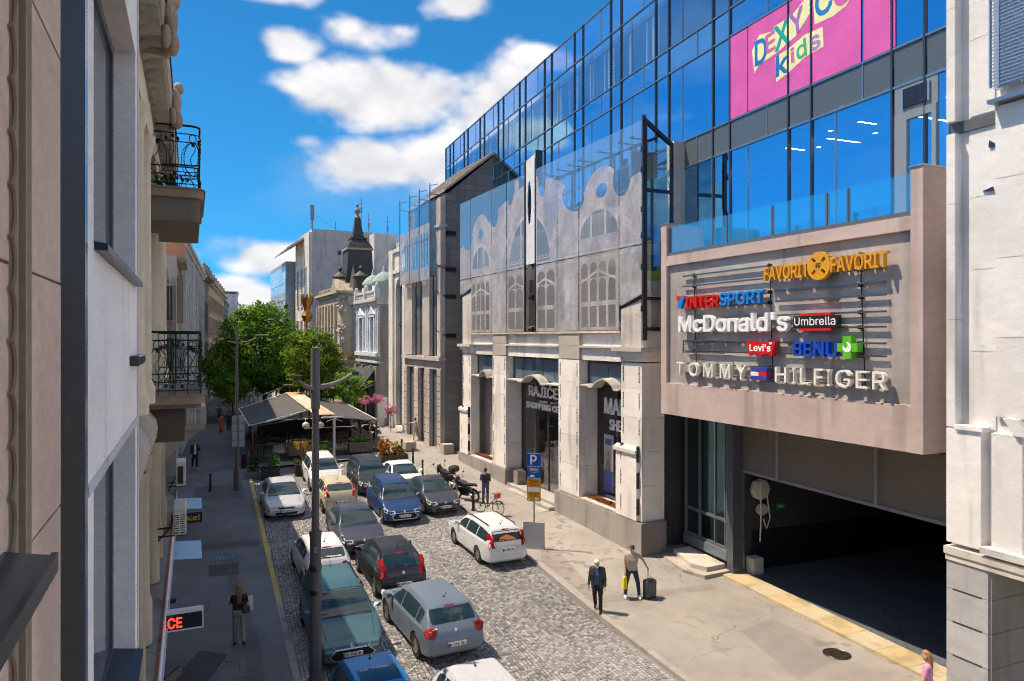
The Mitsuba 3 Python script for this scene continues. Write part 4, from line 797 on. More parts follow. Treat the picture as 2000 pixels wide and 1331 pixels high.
pl_ = B(ML, (.06, .14, .03))
for i in range(120): 
    x, y, z = R.uniform(-.5, -.2), R.uniform(11.4, 12), 10.78 + R.uniform(0, .16); a = R.uniform(-.05, .05, (2, 3)); pl_.add([(x, y, z), (x + a[0, 0], y + a[0, 1], z + .05), (x + a[1, 0], y + a[1, 1], z + .06)], [[0, 1, 2]])
pl_.out('balcony_weeds', 'leaf', None, label='small green weeds sprouting on the upper iron balcony', cat='plant')
# signs, air conditioners and canopies over the left pavement
k = thing('led_sign', 'projecting grey LED display showing red letters CE over the left pavement', 'sign')
B(ML, (.62, .64, .66)).box(-.38, .16, 12.0, 12.08, 4.12, 4.44).out('case', 'plain', k); B(ML, (.02, .02, .022)).box(-.36, .14, 11.985, 12.0, 4.15, 4.38).out('screen', 'dark_glass', k)
m = text('CE', .15, .004, True, .2); M = ML @ tr(-.34, 11.983, 4.18) @ np.array([[1, 0, 0, 0], [0, 0, -1, 0], [0, 1, 0, 0], [0, 0, 0, 1.]])
kk = B(M, (.8, .02, .02), .5).mesh(m).out('lettering', 'plain', k); scene[kk]['emitter'] = {'type': 'area', 'radiance': {'type': 'rgb', 'value': [1.6, .03, .02]}}
k = thing('bakery_sign', 'black projecting sign with yellow letters ending ке! above the left pavement', 'sign')
B(ML, (.012, .012, .014)).box(-.42, .2, 17.0, 17.08, 4.56, 4.79).out('board', 'gloss', k)
m = text('ке!', .12, .004, False, .24); B(ML @ tr(-.09, 16.998, 4.62) @ np.array([[1, 0, 0, 0], [0, 0, -1, 0], [0, 1, 0, 0], [0, 0, 0, 1.]]), (.62, .36, .03), .5).mesh(m).out('lettering', 'plain', k)
def aircon(t, w0_, w1, z0, z1, label, dark):
    k = thing('air_conditioner', label, 'air conditioner'); B(ML, (.56, .53, .47)).cbox(w0_, w1, t, t + .75, z0, z1, .015).out('case', 'plain', k)
    if dark: B(ML, (.03, .03, .03)).box(w0_ + .04, w1 - .06, t - .008, t, z0 + .06, z1 - .1).out('grille', 'plain', k)
    else:
        g_ = B(ML, (.03, .03, .03)).box(w0_ + .015, w1 - .015, t - .004, t, z0 + .03, z1 - .09).out('grille', 'plain', k); b = B(ML, (.60, .57, .5))
        for i in range(9): b.box(w0_ + .012, w1 - .012, t - .014, t - .003, z0 + .055 + i * .036, z0 + .073 + i * .036)
        b.box((w0_ + w1) / 2 - .006, (w0_ + w1) / 2 + .006, t - .016, t - .003, z0 + .03, z1 - .09).out('louver', 'plain', g_)
    B(ML, (.03, .03, .03)).bar((-.6, t + .1, z0 - .02), (w1, t + .1, z0 - .02), .025).bar((-.6, t + .65, z0 - .02), (w1, t + .65, z0 - .02), .025).tube([(w0_, t, z0 + .25), (w0_ - .08, t - .05, z0 + .1), (-.55, t, z0 - .1)], .014, 5).out('bracket', 'metal', k)
aircon(13.0, -.29, -.09, 5.33, 5.78, 'pale air conditioner with slatted grille hung over the shop ledge', False); aircon(20.0, -.38, -.15, 4.82, 5.42, 'farther air conditioner with a dark open face above the left pavement', True)
for t, z, wa, wb in ((19.0, 3.2, -.6, .22), (25.0, 3.1, -.75, .29)):
    v = [(w, tt, z + .06 * (1 if w < -.3 else 0) + .012 * (i % 2) + ZG(0, t)*0) for i, tt in enumerate(np.linspace(t, t + 1.7, 13)) for w in (wa, wb)]
    B(ML, (.30, .45, .58), .5).add(v, [(2 * i, 2 * i + 1, 2 * i + 3, 2 * i + 2) for i in range(12)]).out('plastic_canopy', 'gloss', None, label='pale blue corrugated plastic canopy over a shop door, ' + ('nearer' if t < 20 else 'farther') + ' one', cat='canopy')
B(ML, BLK).bar((-.42, 10.4, 4.0), (-.15, 10.75, 4.05), .05, .12).bar((-.42, 10.5, 3.95), (-.42, 10.5, 4.3), .03).out('floodlight', 'gloss', None, label='small black floodlight bracketed to the shop fascia', cat='floodlight')
k = B(ML, BLK).box(-.42, -.26, 13.8, 14.0, 3.95, 4.03).out('fascia_lamp', 'gloss', None, label='flat black lamp on the white shop fascia', cat='lamp')
# lower houses farther along, mostly hidden; they throw the shade on the pavement
lh = thing('low_left_house', 'low pale house beyond the cream one, with a stone balustrade balcony', 'building')
B(ML, (.40, .35, .29)).box(-8, -1.42, 19.2, 45, 0, 11.9).out('wall', 'stone', lh); B(ML, (.36, .32, .27)).box(-1.5, -1.15, 19.2, 45, 11.7, 12.1).out('cornice', 'stone', lh)
for i in range(9):
    for z0 in (5.6, 8.0): 
        t = 20.4 + i * 2.7; k = B(ML, (.05, .055, .06)).box(-1.44, -1.40, t, t + 1.1, z0, z0 + 1.75).out('window', 'dark_glass', lh); B(ML, (.45, .4, .33)).box(-1.42, -1.34, t - .12, t + 1.22, z0 - .12, z0).box(-1.42, -1.36, t - .12, t, z0, z0 + 1.8).box(-1.42, -1.36, t + 1.1, t + 1.22, z0, z0 + 1.8).out('surround', 'stone', k)
for i in range(10): B(ML, (.05, .055, .06)).box(-1.435, -1.41, 19.8 + i * 2.5, 21.6 + i * 2.5, .6, 3.2).out('shop_window', 'dark_glass', lh)
sb = B(ML, (.43, .38, .32)).box(-1.42, .5, 32.5, 37, 4.75, 4.98).hull([(x, y, z) for y in (32.6, 36.9) for x, z in ((-1.42, 4.75), (.4, 4.75), (-.4, 4.2), (-1.42, 3.3))]).out('stone_balcony', 'stone', lh)
B(ML, (.43, .38, .32)).box(-1.4, .52, 32.45, 32.6, 5.6, 5.72).box(.36, .52, 32.45, 37, 5.6, 5.72).box(.34, .54, 32.42, 32.62, 4.98, 5.75).out('handrail', 'stone', sb)
for i in range(12): B(ML, (.43, .38, .32)).lathe([(.05, 4.98), (.075, 5.15), (.04, 5.35), (.06, 5.6)], (-1.3 + i * .14, 32.52, 0), n=8).out('baluster', 'stone', sb, smooth=60)
# houses of the street farther on
def facade(k, M, n, t0, t1, z0, z1, cols, rows, col, ww=.5, glass=(.06, .07, .08), sur=None, face='x'):
    """a wall with windows set in: face 'x' looks along x (u = y), face 'y' towards the camera (u = x)"""
    du = (t1 - t0) / cols; s = -1 if face == 'y' else (1 if face == 'x' else -1)
    for i in range(cols):
        for (a, b_) in rows:
            u0 = t0 + du * (i + .5) - du * ww / 2; u1 = u0 + du * ww
            def bx(bb, d0, d1, ua, ub, za, zb):
                return bb.box(n + s * d0, n + s * d1, ua, ub, za, zb) if face != 'y' else bb.box(ua, ub, n + s * d0, n + s * d1, za, zb)
            w_ = bx(B(M, glass), -.02, .02, u0, u1, a, b_).out('window', 'dark_glass', k)
            f_ = B(M, sur or col); e = min(.14, du * .12)
            bx(f_, 0, .10, u0 - e, u0, a, b_); bx(f_, 0, .10, u1, u1 + e, a, b_); bx(f_, 0, .13, u0 - e, u1 + e, b_, b_ + e * 1.2); bx(f_, 0, .18, u0 - e * 1.3, u1 + e * 1.3, a - e, a); bx(f_, 0, .04, (u0 + u1) / 2 - .03, (u0 + u1) / 2 + .03, a, b_)
            f_.out('surround', 'stone', w_)
th_ = thing('turret_house', 'old house with an orange sunlit attic wall and corner oriel beyond the balconies', 'building')
B(ML, (.42, .36, .30)).box(-9, -.85, 46, 54, 0, 13.4).out('wall', 'stone', th_); B(ML, (.62, .30, .16)).box(-7, -.42, 48, 53, 13.5, 15.2).out('attic', 'stone', th_)
B(ML, (.30, .26, .2)).box(-1.6, -.32, 47.9, 54, 13.25, 13.5).box(-1.3, -.5, 48, 49.5, 9.5, 12.4).box(-1.1, -.45, 48.5, 50, 6.5, 8.6, col=(.42, .42, .45)).out('oriel', 'stone', th_)
B(ML, (.55, .5, .5)).box(-2, -.45, 48.2, 52.5, 15.2, 16).out('roof_terrace', 'plain', th_)
facade(th_, ML, 46, -1.5, -.9, 0, 12, 1, ((6.6, 8.6), (9.6, 11.6)), (.42, .36, .3), face='y')
def street_house(name, label, pts, z1, col, cols, rows, ww=.5, cornice=.5, orn=False):
    (w0_, t0), (w1, t1) = pts; a = math.atan2(w1 - w0_, t1 - t0); L_ = math.hypot(w1 - w0_, t1 - t0); M = ML @ rz(-a, (w0_, t0, 0))
    k = thing(name, label, 'building'); B(M, col).box(-10, 0, .02, L_ - .02, 0, z1 - .5).out('wall', 'stone', k)
    B(M, tuple(c * .95 for c in col)).box(-.2, cornice, .01, L_ - .01, z1 - .45, z1 - .2).box(-.2, cornice * .6, 0.012, L_ - .012, z1 - .7, z1 - .45).box(-10, cornice * .4, .012, L_ - .012, z1 - .2, z1).out('cornice', 'stone', k)
    facade(k, M, 0, .2, L_ - .2, 0, z1, cols, rows, col, ww, face='x')
    if orn:
        b = B(M, (.3, .28, .27))
        for i in range(7): x = L_ * (i + .5) / 7; b.ball((.1, x, z1 + .5), (.25, .3, .5), sub=1).ball((.1, x, z1 + 1.05), (.15, .18, .2), sub=1)
        b.out('roof_ornament', 'stone', k)
    return k
k = street_house('pilaster_house', 'pale long house with close white pilasters on the left of the pedestrian street', ((-.62, 54), (1.0, 85)), 15.6, (.50, .48, .45), 14, ((5.4, 8.6), (9.2, 12.9)), .42, .45)
for i in range(15): B(ML @ rz(-math.atan2(1.62, 31), (-.62, 54, 0)), (.55, .53, .5)).box(0, .22, .3 + i * 2.14, .75 + i * 2.14, 4.6, 14.6).out('pilaster', 'stone', k)
street_house('dark_stone_house', 'dark brown stone house with ornaments on its roof, left of the trees', ((1.0, 85.5), (1.75, 92)), 15.7, (.20, .17, .145), 3, ((5, 8), (9, 12.5)), .5, .7, True)
street_house('golden_stone_house', 'golden beige house front receding behind the tree on the left', ((1.8, 92.5), (4.9, 130)), 15.6, (.44, .36, .26), 12, ((4.6, 7.6), (8.8, 11.0), (11.8, 13.6)), .45, .6, True)
street_house('green_balcony_house', 'narrow teal-shaded house beyond the golden one at the street end', ((5.2, 131), (6.2, 146)), 15.0, (.24, .30, .30), 5, ((5, 7), (8.4, 10.4), (11.5, 13.4)), .55, .3)
street_house('far_white_house', 'plain whitish block closing the view at the far end of the street', ((8.1, 148), (9.0, 170)), 17.6, (.58, .57, .58), 6, ((8, 9.6), (11, 12.6), (14, 15.6)), .4, .2)
fk = thing('far_end_house', 'whitish gable block facing the camera at the very end of the street', 'building'); B(ML, (.58, .57, .58)).box(5.3, 8.0, 150, 165, 0, 17.0).out('wall', 'stone', fk)
facade(fk, ML, 150, 5.5, 7.9, 0, 16, 2, ((8.4, 9.8), (11.2, 12.6), (14, 15.4)), (.58, .57, .58), .4, face='y')
# ================================================================ right side, farther on
GT = (.215, .205, .20)
tw = thing('grey_tile_tower', 'grey tiled corner block with sloping roof and printed glass, beyond the portal', 'building')
B(MS, GT).prism(Polygon([(.05, 0), (9, 0), (9, 21.3), (3.9, 21.3), (.3, 18.2), (.05, 18.2)]), 22.25, 30.5, 'xz').out('wall', 'stone', tw)
zs = list(np.arange(.9, 21.3, .40)); us = [.05, 1.15, 2.3, 3.5, 4.9]
def sk(u, z): return z > 18.0 + max(0, u - .3) * .86 - .35
clad(tw, MS, 'y', 22.25, us, [z for z in zs], -.04, GT, name='tile', gap=.015, skip=sk)
rf = B(MS, (.40, .355, .31)).hull([(x, t, z) for t in (22.1, 30.5) for x, z in ((-.05, 18.25), (-.05, 18.4), (3.95, 21.6), (3.95, 21.42))]).out('roof', 'stone', tw)
for i in range(30): piece(rf, 'seam', 'plain', MS @ tr(0, 22.12 + i * .28, 18.405) @ rot([0, 1, 0], -math.atan2(3.2, 4)), 0, 5.1, 0, .03, 0, .05, (.36, .32, .28))
B(MS, (.05, .06, .08)).box(3.96, 4.3, 22.2, 22.5, 16, 21.9).out('edge_fin', 'gloss', tw)
PK = (.47, .42, .385)
for a, b_, z0, z1 in ((22.25, 22.9, 7.35, 17.9), (24.5, 26.0, 7.35, 12.6), (28.4, 30.45, 7.35, 12.4), (22.25, 22.95, 1.0, 6.45), (24.5, 25.6, 1.0, 6.45), (27.0, 28.0, 1.0, 6.45), (29.7, 30.5, 1, 6.45)):
    k = B(MS, PK).box(-.25, .06, a, b_, z0, z1).out('pilaster', 'stone', tw); clad(k, MS, 'x', -.25, [a, b_], lin(z0, z1, max(2, int((z1 - z0) / 1.7))), -.02, PK)
    if z0 < 2:
        s = B(MS, (.03, .03, .03))
        for i in range(10):
            for tt in (a + .2, b_ - .2): s.box(-.285, -.2, tt - .13, tt + .13, 1.5 + i * .5, 1.54 + i * .5)
        s.out('joint_slot', 'plain', k)
B(MS, PK).box(-.2, .06, 22.25, 30.5, 6.45, 7.05).out('fascia', 'stone', tw); B(MS, (.5, .46, .42)).box(-.42, .06, 22.1, 30.6, 7.05, 7.3).out('cornice', 'stone', tw)
for a, b_, z0, z1 in ((22.95, 24.5, 1.2, 6.4), (25.6, 27.0, 1.2, 6.4), (28.0, 29.7, 1.2, 6.4), (22.9, 24.5, 7.4, 13), (26.0, 28.4, 7.4, 13)):
    k = B(MS, (.05, .065, .085)).box(-.02, .08, a + .01, a + .12, z0, z1).box(-.02, .08, b_ - .12, b_ - .01, z0, z1).box(-.02, .08, a, b_, z1 - .1, z1).box(-.02, .08, (a + b_) / 2 - .05, (a + b_) / 2 + .05, z0 if z0 > 5 else z1 - .1, z1).out('window', 'gloss', tw)
    for q in range(3): zz = lin(z0, z1 - .1, 3); B(MS, (.10, .125, .14) if q else (.13, .13, .125), .5).box(.03, .045, a + .13, b_ - .13, zz[q] + .02, zz[q + 1] - .02).out('pane', 'dark_glass', k)
B(MS, (.05, .055, .06)).box(-.02, .06, 22.8, 28.5, 13, 18).out('window_band', 'dark_glass', tw)
for z in (8.6, 11.2, 13.0, 15.4): B(MS, (.03, .035, .045)).box(.1, .75, 22.0, 22.2, z, z + .25).bar((.1, 22.1, z + .1), (-.5, 22.6, z + .5), .05).out('bracket', 'metal', tw)
ts = thing('far_printed_screen', 'smaller printed glass screen on the front of the grey tiled block', 'glass screen')
for a, b_ in ((23.0, 25.2), (25.25, 27.4), (27.45, 29.9)):
    for z0, z1 in ((12.5, 15.2), (15.25, 18.3)):
        k = B(MS).quad((-.75, a, z0), (-.75, b_, z0), (-.75, b_, z1), (-.75, a, z1)).out('pane', 'clear_glass', ts)
        if z0 < 15: p = sbox(a + .02, z0 + .02, b_ - .02, z1).difference(unary_union([sbox(a + .3 + q * .6, 13.4, a + .7 + q * .6, 15.2) for q in range(3)]))
        else: p = sbox(a + .02, z0, b_ - .02, 16.3).difference(unary_union([arch(a + .5 + q * .6, .2, 15.25, .5) for q in range(3)]))
        bb = B(MS, (.7, .7, .72), .5)
        for g_ in getattr(p, 'geoms', [p]):
            m = trimesh.creation.triangulate_polygon(g_, engine='earcut'); bb.add(np.c_[np.full(len(m[0]), -.755), np.asarray(m[0])], m[1])
        bb.out('print', 'frit', k)
b = B(MS, (.16, .17, .18))
for t in (22.97, 25.22, 27.42, 29.92): b.box(-.78, -.72, t - .02, t + .02, 12.4, 18.9); b.bar((-.75, t, 18.2), (.1, t, 18.2), .05); b.bar((-.75, t, 13.2), (.1, t, 13.2), .05); b.bar((-.75, t - .3, 18.7), (-.2, t, 18.9), .05)
b.out('frame', 'metal', ts)
pk = B(MS, PK).box(-.35, .0, 22.0, 22.9, 13.4, 17.8).box(-.45, .1, 21.95, 22.95, 15.9, 16.1).out('corner_pylon', 'stone', tw)
# cream arched bay house
ab = thing('arched_bay_house', 'narrow cream house with one tall arched window next to the tiled block', 'building')
hole = unary_union([sbox(31.3, 1.6, 33.1, 12.3), arch(32.2, .9, 12.3, .95)])
B(MS, (.60, .57, .52)).prism(sbox(30.55, .3, 34.6, 15.6).difference(hole), -.15, .3, 'yz').box(.3, 8, 30.55, 34.6, .3, 15.4).out('wall', 'stone', ab)
B(MS, (.62, .6, .55)).box(-.3, .3, 30.5, 34.7, 13.7, 14.0).box(-.3, .3, 30.5, 34.7, 15.35, 15.65).box(-.3, 0, 33.5, 34.6, .3, 15.6).out('trim', 'stone', ab)
k = B(MS, (.06, .07, .08)).box(.1, .2, 32.15, 32.25, 1.6, 13).box(.1, .2, 31.3, 33.1, 4.4, 4.6).box(.1, .2, 31.3, 33.1, 9.6, 9.75).out('window', 'gloss', ab); B(MS, (.09, .12, .14), .5).prism(hole, .2, .22, 'yz').out('pane', 'dark_glass', k)
B(None, (.03, .08, .45)).box(0, .5, 0, .06, 0, 2.2, M=MS @ tr(-.3, 34.9, 1.2)).box(-.75, -.02, 0, .06, 0, 2.5, col=(.72, .73, .75), M=MS @ tr(-.3, 34.9, 1.2)).out('hoarding', 'plain', None, label='white and blue hoarding panel at the mouth of the side street', cat='hoarding')
# white-blue house with balustrade, domes and an awning
wb = thing('white_blue_house', 'ornate white and pale blue house with balustrade and small domes', 'building')
WB = (.62, .66, .72)
B(MS, WB).box(.5, 9, 40.3, 48.5, .5, 11.9).out('wall', 'stone', wb); clad(wb, MS, 'y', 40.3, [.5, 1.3, 2.2, 3.2], list(np.arange(1, 12, .9)), -.02, (.34, .31, .27), gap=.02)
B(MS, (.52, .50, .47)).box(.0, 9, 40.2, 48.6, 11.9, 12.15).box(.2, 9, 40.25, 48.55, 11.6, 11.9).out('cornice', 'stone', wb)
bu = B(MS, (.60, .6, .6)).box(.15, .45, 40.3, 48.5, 12.75, 12.9).box(.15, .45, 40.3, 48.5, 12.15, 12.25).out('balustrade', 'stone', wb)
for i in range(22): B(MS, (.6, .6, .6)).lathe([(.06, 12.25), (.1, 12.4), (.05, 12.6), (.08, 12.75)], (.3, 40.6 + i * .36, 0), n=8).out('baluster', 'stone', bu)
for t in (40.5, 44.4, 48.3): B(MS, (.6, .6, .6)).box(.05, .5, t - .2, t + .2, 12.15, 13.1).ball((.28, t, 13.3), (.18, .18, .25)).out('pedestal', 'stone', bu)
for t in (42.4, 46.4):
    B(MS, (.33, .40, .40)).lathe([(1.0, 12.2), (1.0, 13.6), (1.15, 13.7), (1.1, 13.9), (.7, 14.4), (.25, 14.7), (.1, 15.3), (0, 15.4)], (1.5, t, 0), n=14).box(.45, .6, t - .4, t + .4, 12.4, 13.4, col=(.6, .62, .64)).out('dome', 'stone', wb, smooth=40)
for t in (42.3, 46.5):
    w_ = B(MS, (.16, .24, .34)).box(.46, .52, t - .6, t + .6, 7.5, 10.5).out('window', 'dark_glass', wb); s = B(MS, (.70, .73, .76))
    s.box(.25, .5, t - .85, t - .6, 7.3, 10.6).box(.25, .5, t + .6, t + .85, 7.3, 10.6).box(.2, .5, t - .95, t + .95, 10.5, 10.75).box(.44, .5, t - .04, t + .04, 7.5, 10.5).prism(Polygon([(t - 1.0, 10.75), (t + 1.0, 10.75), (t, 11.5)]), .15, .5, 'yz').out('surround', 'stone', w_)
for t in (40.5, 41.2, 44.1, 44.7, 47.6, 48.3): B(MS, (.66, .70, .75)).box(.3, .5, t - .15, t + .15, 7.2, 11.5).out('pilaster', 'stone', wb)
B(MS, (.62, .65, .68)).box(.1, .5, 40.3, 48.5, 6.9, 7.25).box(.2, .5, 40.3, 48.5, 6.3, 6.5).out('string_course', 'stone', wb)
B(MS, (.07, .065, .06)).box(.45, .52, 40.5, 48.4, 1.2, 5.8).out('shop_window', 'dark_glass', wb)
for t in (40.6, 42.6, 45.5, 48.2): B(MS, (.30, .28, .26)).box(.1, .5, t - .3, t + .3, .8, 6).out('shop_pier', 'stone', wb)
aw = thing('shop_awning', 'large dark grey awning sloping out from the white and blue house', 'awning')
B(MS, (.05, .054, .057), .5).hull([(.45, 40.6, 6.2), (.45, 48.2, 5.85), (-1.4, 40.5, 3.85), (-1.9, 48.4, 3.8), (.45, 40.6, 6.16), (.45, 48.2, 5.8), (-1.4, 40.5, 3.81), (-1.9, 48.4, 3.76)]).out('fabric', 'plain', aw)
B(MS, (.5, .52, .53)).bar((.42, 40.6, 6.28), (.42, 48.2, 5.93), .14).bar((-1.4, 40.5, 3.8), (-1.9, 48.4, 3.76), .06).bar((.4, 40.7, 4.6), (-1.4, 40.6, 3.8), .05).out('frame', 'metal', aw)
# bank with rounded corner, mansard tower and spire
bk = thing('corner_bank', 'cream corner bank with rounded front, dark mansard tower and slender spire', 'building')
BK = (.50, .43, .33)
pl_ = Polygon([(-.65, 63.5)] + [(-.65 + 1.0 - 1.0 * math.cos(a), 52.2 - .9 * math.sin(a)) for a in np.linspace(0, math.pi / 2, 8)] + [(8, 51.3), (8, 63.5)])
B(MS, BK).prism(pl_, .5, 13.0).out('wall', 'stone', bk, smooth=30)
for z0, z1, e in ((12.9, 13.2, .25), (13.2, 13.45, .5), (6.0, 6.3, .35), (9.3, 9.5, .12), (12.2, 12.35, .1)): B(MS, (.47, .41, .33)).prism(pl_.buffer(e, 4), z0, z1).out('cornice', 'stone', bk)
B(MS, (.46, .45, .44)).box(.0, 8, 51.0, 51.31, 12.0, 12.9).box(.6, 1.5, 51.02, 51.3, 6.5, 12, col=(.42, .44, .5)).out('side_panel', 'stone', bk)
for i in range(14): piece(bk, 'stone_course', 'stone', MS, .65, 1.45, 50.99, 51.03, 6.55 + i * .39, 6.9 + i * .39, (.40, .42, .48))
facade(bk, MS, -.65, 53.3, 63.2, 0, 0, 6, ((6.9, 9.0), (9.9, 12.0)), BK, .5, face='w', sur=(.55, .48, .38))
for i in range(7): B(MS, (.54, .47, .37)).box(-.95, -.65, 53.15 + i * 1.68, 53.4 + i * 1.68, 6.4, 12.1).out('pilaster', 'stone', bk)
B(MS, (.50, .43, .33)).hull([(x, t, z) for x in (-1.1, .6) for t, z in ((51.2, 13.45), (54.4, 13.45), (52.8, 14.75))]).out('pediment', 'stone', bk)
cv = B(MS, (.46, .43, .40))
for i in range(26): a = R.uniform(0, 1); cv.ball((-.75 + .5 * a + R.uniform(-.1, .1), 51.9 - .8 * a + R.uniform(-.2, .2), R.choice([R.uniform(11.2, 13), R.uniform(8.2, 10)])), R.uniform(.1, .22, 3), sub=1)
cv.box(-.85, -.2, 51.4, 51.9, 9.0, 9.2).box(-.75, -.2, 51.4, 51.9, 8.0, 8.9).out('corner_carving', 'stone', bk)
DS = (.055, .053, .058)
rf = B(MS, DS)
def pyr(b, c, prof, n=4):
    for (r0, z0), (r1, z1) in zip(prof[:-1], prof[1:]): b.hull([(c[0] + sx * r, c[1] + sy * r, z) for r, z in ((r0, z0), (r1, z1)) for sx in (-1, 1) for sy in (-1, 1)])
pyr(rf, (1.7, 54.0), [(2.1, 13.5), (1.6, 14.6), (1.35, 16.2), (1.25, 17.9)]); rf.box(.3, 3.1, 52.6, 55.4, 17.9, 18.1, col=(.33, .29, .24)); pyr(rf, (1.7, 54.0), [(1.35, 18.1), (1.1, 18.6), (.75, 19.1)]); rf.box(.85, 2.55, 53.15, 54.85, 19.1, 19.3)
pyr(rf, (1.7, 54.0), [(.6, 19.3), (.42, 20.2), (.28, 21.4)]); rf.lathe([(.28, 21.4), (.34, 21.5), (.15, 21.8), (.3, 22.1), (.3, 22.3), (.1, 22.6), (.18, 22.85), (0, 23.1)], (1.7, 54, 0), n=10, col=(.2, .2, .2))
tr_ = rf.out('mansard_tower', 'plain', bk)
for x, t in ((-.55, 53.5), (1.2, 51.6)):
    B(MS, (.06, .055, .05)).lathe([(.75, 13.5), (.72, 14.9), (.85, 15.0), (.4, 15.4), (.1, 15.6), (.25, 15.9), (.1, 16.1), (0, 16.2)], (x + .3, t, 0), n=12).out('dormer', 'plain', bk, smooth=40)
B(MS, (.40, .35, .28)).hull([(x, t, z) for x, t, z in ((.2, 51.5, 13.5), (1.4, 51.5, 13.5), (.9, 52.7, 16.3), (.8, 51.5, 13.5))]).out('roof_gable', 'stone', bk)
pn = B(MS, (.42, .36, .28))
for i in range(16): pn.ball((-.6, 54 + i * .6, 13.75), (.12, .12, .3), sub=1)
pn.out('roof_finials', 'stone', bk)
tr2 = B(MS)
for i in range(500): x, t, z = R.uniform(-1.3, 1.4), R.uniform(50.2, 51.2) if R.random() < .5 else R.uniform(50.5, 58), 6.35 + R.uniform(0, .7); a = R.uniform(-.16, .16, (2, 3)); tr2.add([(x if t < 51.2 else R.uniform(-1.3, -.8), t, z), (x + a[0, 0] if t < 51.2 else -1 + a[0, 0], t + a[0, 1], z + .12), (x + a[1, 0] if t < 51.2 else -1.1 + a[1, 0], t + a[1, 1], z + .1)], [[0, 1, 2]], col=random.choice([(.30, .22, .07), (.22, .2, .06), (.34, .26, .12)]))
k = tr2.out('balcony_grass', 'leaf', None, label='dry yellowish grasses on the first-floor ledge of the corner bank', cat='plants'); lab(k, kind='stuff')
# tall plain block behind the bank, roof masts
sl_ = thing('tall_white_block', 'tall plain white office block with bare side wall behind the bank', 'building')
B(MS, (.50, .49, .50)).box(1.4, 12, 80, 92, 0, 23.9).out('side_wall', 'stone', sl_); B(MS, (.62, .58, .52)).box(1.0, 1.4, 80, 92, 0, 23.4).out('front', 'stone', sl_)
B(MS, (.56, .45, .34)).hull([(x, t, z) for t in (84, 98) for x, z in ((-1.4, 21.6), (1.4, 23.6), (1.4, 23.2), (-1.4, 21.4))]).out('roof_canopy', 'stone', sl_)
facade(sl_, MS, 1.0, 81, 91, 0, 0, 3, ((6, 8), (9.3, 11), (13.2, 18.6)), (.62, .58, .52), .4, face='w'); B(MS, (.06, .06, .06)).box(5, 5.5, 79.95, 80.02, 20.4, 21).out('vent', 'plain', sl_)
gl = thing('glass_fronted_office', 'glass fronted office slab along the pedestrian street behind the tree', 'building'); B(MS, (.30, .36, .42)).box(-.3, 8, 93, 112, 0, 20.5).out('core', 'plain', gl)
for i in range(6):
    for j in range(7): B(MS, (.35, .45, .52), random.random()).box(-.36, -.31, 93.1 + i * 3.1, 96.1 + i * 3.1, 1 + j * 2.7, 3.6 + j * 2.7).out('pane', 'dark_glass', gl)
an = thing('stair_annex', 'windowless white stairwell block with brown patches beside the tall block', 'building')
B(MS, (.56, .55, .54)).box(9.5, 13.0, 77, 80, 0, 23.4).out('wall', 'stone', an); B(MS, (.47, .48, .52)).box(12.5, 22, 72, 77, 0, 22.0).out('wall', 'stone', an)
B(MS, (.32, .29, .27)).prism(unary_union([ell(14.6, 19.2, 1.5, 1.4), ell(14.5, 20.4, .7, .6)]), 71.96, 72.0, 'xz').out('stain', 'plain', an)
ma = thing('roof_masts', 'thin antenna masts standing on the roof of the tall white block', 'antenna'); b = B(MS, (.24, .24, .25))
b.tube([(1.8, 82, 23.9), (1.8, 82, 27.6)], .12, 8); b.box(1.55, 2.05, 81.8, 82.2, 25.4, 27.6)
for x, h in ((8.5, 29.0), (9.6, 26.8), (12.4, 26.6), (4.8, 25.2), (16, 25.5)): b.tube([(x, 80.5, 22), (x, 80.5, h)], .05, 6); b.bar((x - .4, 80.5, h - .9), (x + .4, 80.5, h - .9), .05); b.box(x - .12, x + .12, 80.4, 80.6, h - 2.3, h - 1.5)
b.tube([(1.8, 82, 26.4), (5, 81, 24.2)], .02, 4).out('mast', 'metal', ma)
hs = thing('background_houses', 'row of roofs rising far behind the street end', 'building'); B(MS, (.42, .38, .34)).box(10, 60, 93, 130, 0, 16).box(-4, 4, 160, 190, 0, 9).out('wall', 'stone', hs)
# ================================================================ cars
from scipy.interpolate import PchipInterpolator as PCH
def ray_hits(V, F, pts, ax, sgn):
    """outermost coordinate along axis ax (sgn +1/-1) of the mesh under each 2-D point"""
    o = [i for i in range(3) if i != ax]; tri = V[F]; n = np.cross(tri[:, 1] - tri[:, 0], tri[:, 2] - tri[:, 0])[:, ax] * sgn
    lo, hi = pts.min(0) - .02, pts.max(0) + .02; q = tri[:, :, o]
    keep = (n > 1e-9) & (q.max(1) >= lo).all(1) & (q.min(1) <= hi).all(1); tri = tri[keep]; q = q[keep]
    if not len(q): return np.full(len(pts), np.nan)
    a, b, c = q[:, 0], q[:, 1], q[:, 2]; d = (b[:, 0] - a[:, 0]) * (c[:, 1] - a[:, 1]) - (c[:, 0] - a[:, 0]) * (b[:, 1] - a[:, 1]); d = np.where(np.abs(d) < 1e-12, 1e-12, d)
    px, py = pts[:, :1], pts[:, 1:]
    u = ((px - a[:, 0]) * (c[:, 1] - a[:, 1]) - (c[:, 0] - a[:, 0]) * (py - a[:, 1])) / d; v = ((b[:, 0] - a[:, 0]) * (py - a[:, 1]) - (px - a[:, 0]) * (b[:, 1] - a[:, 1])) / d
    z = tri[:, 0, ax] + u * (tri[:, 1, ax] - tri[:, 0, ax]) + v * (tri[:, 2, ax] - tri[:, 0, ax]); z = np.where((u > -1e-6) & (v > -1e-6) & (u + v < 1 + 1e-6), z * sgn, -1e9); m = z.max(1)
    return np.where(m < -1e8, np.nan, m * sgn)
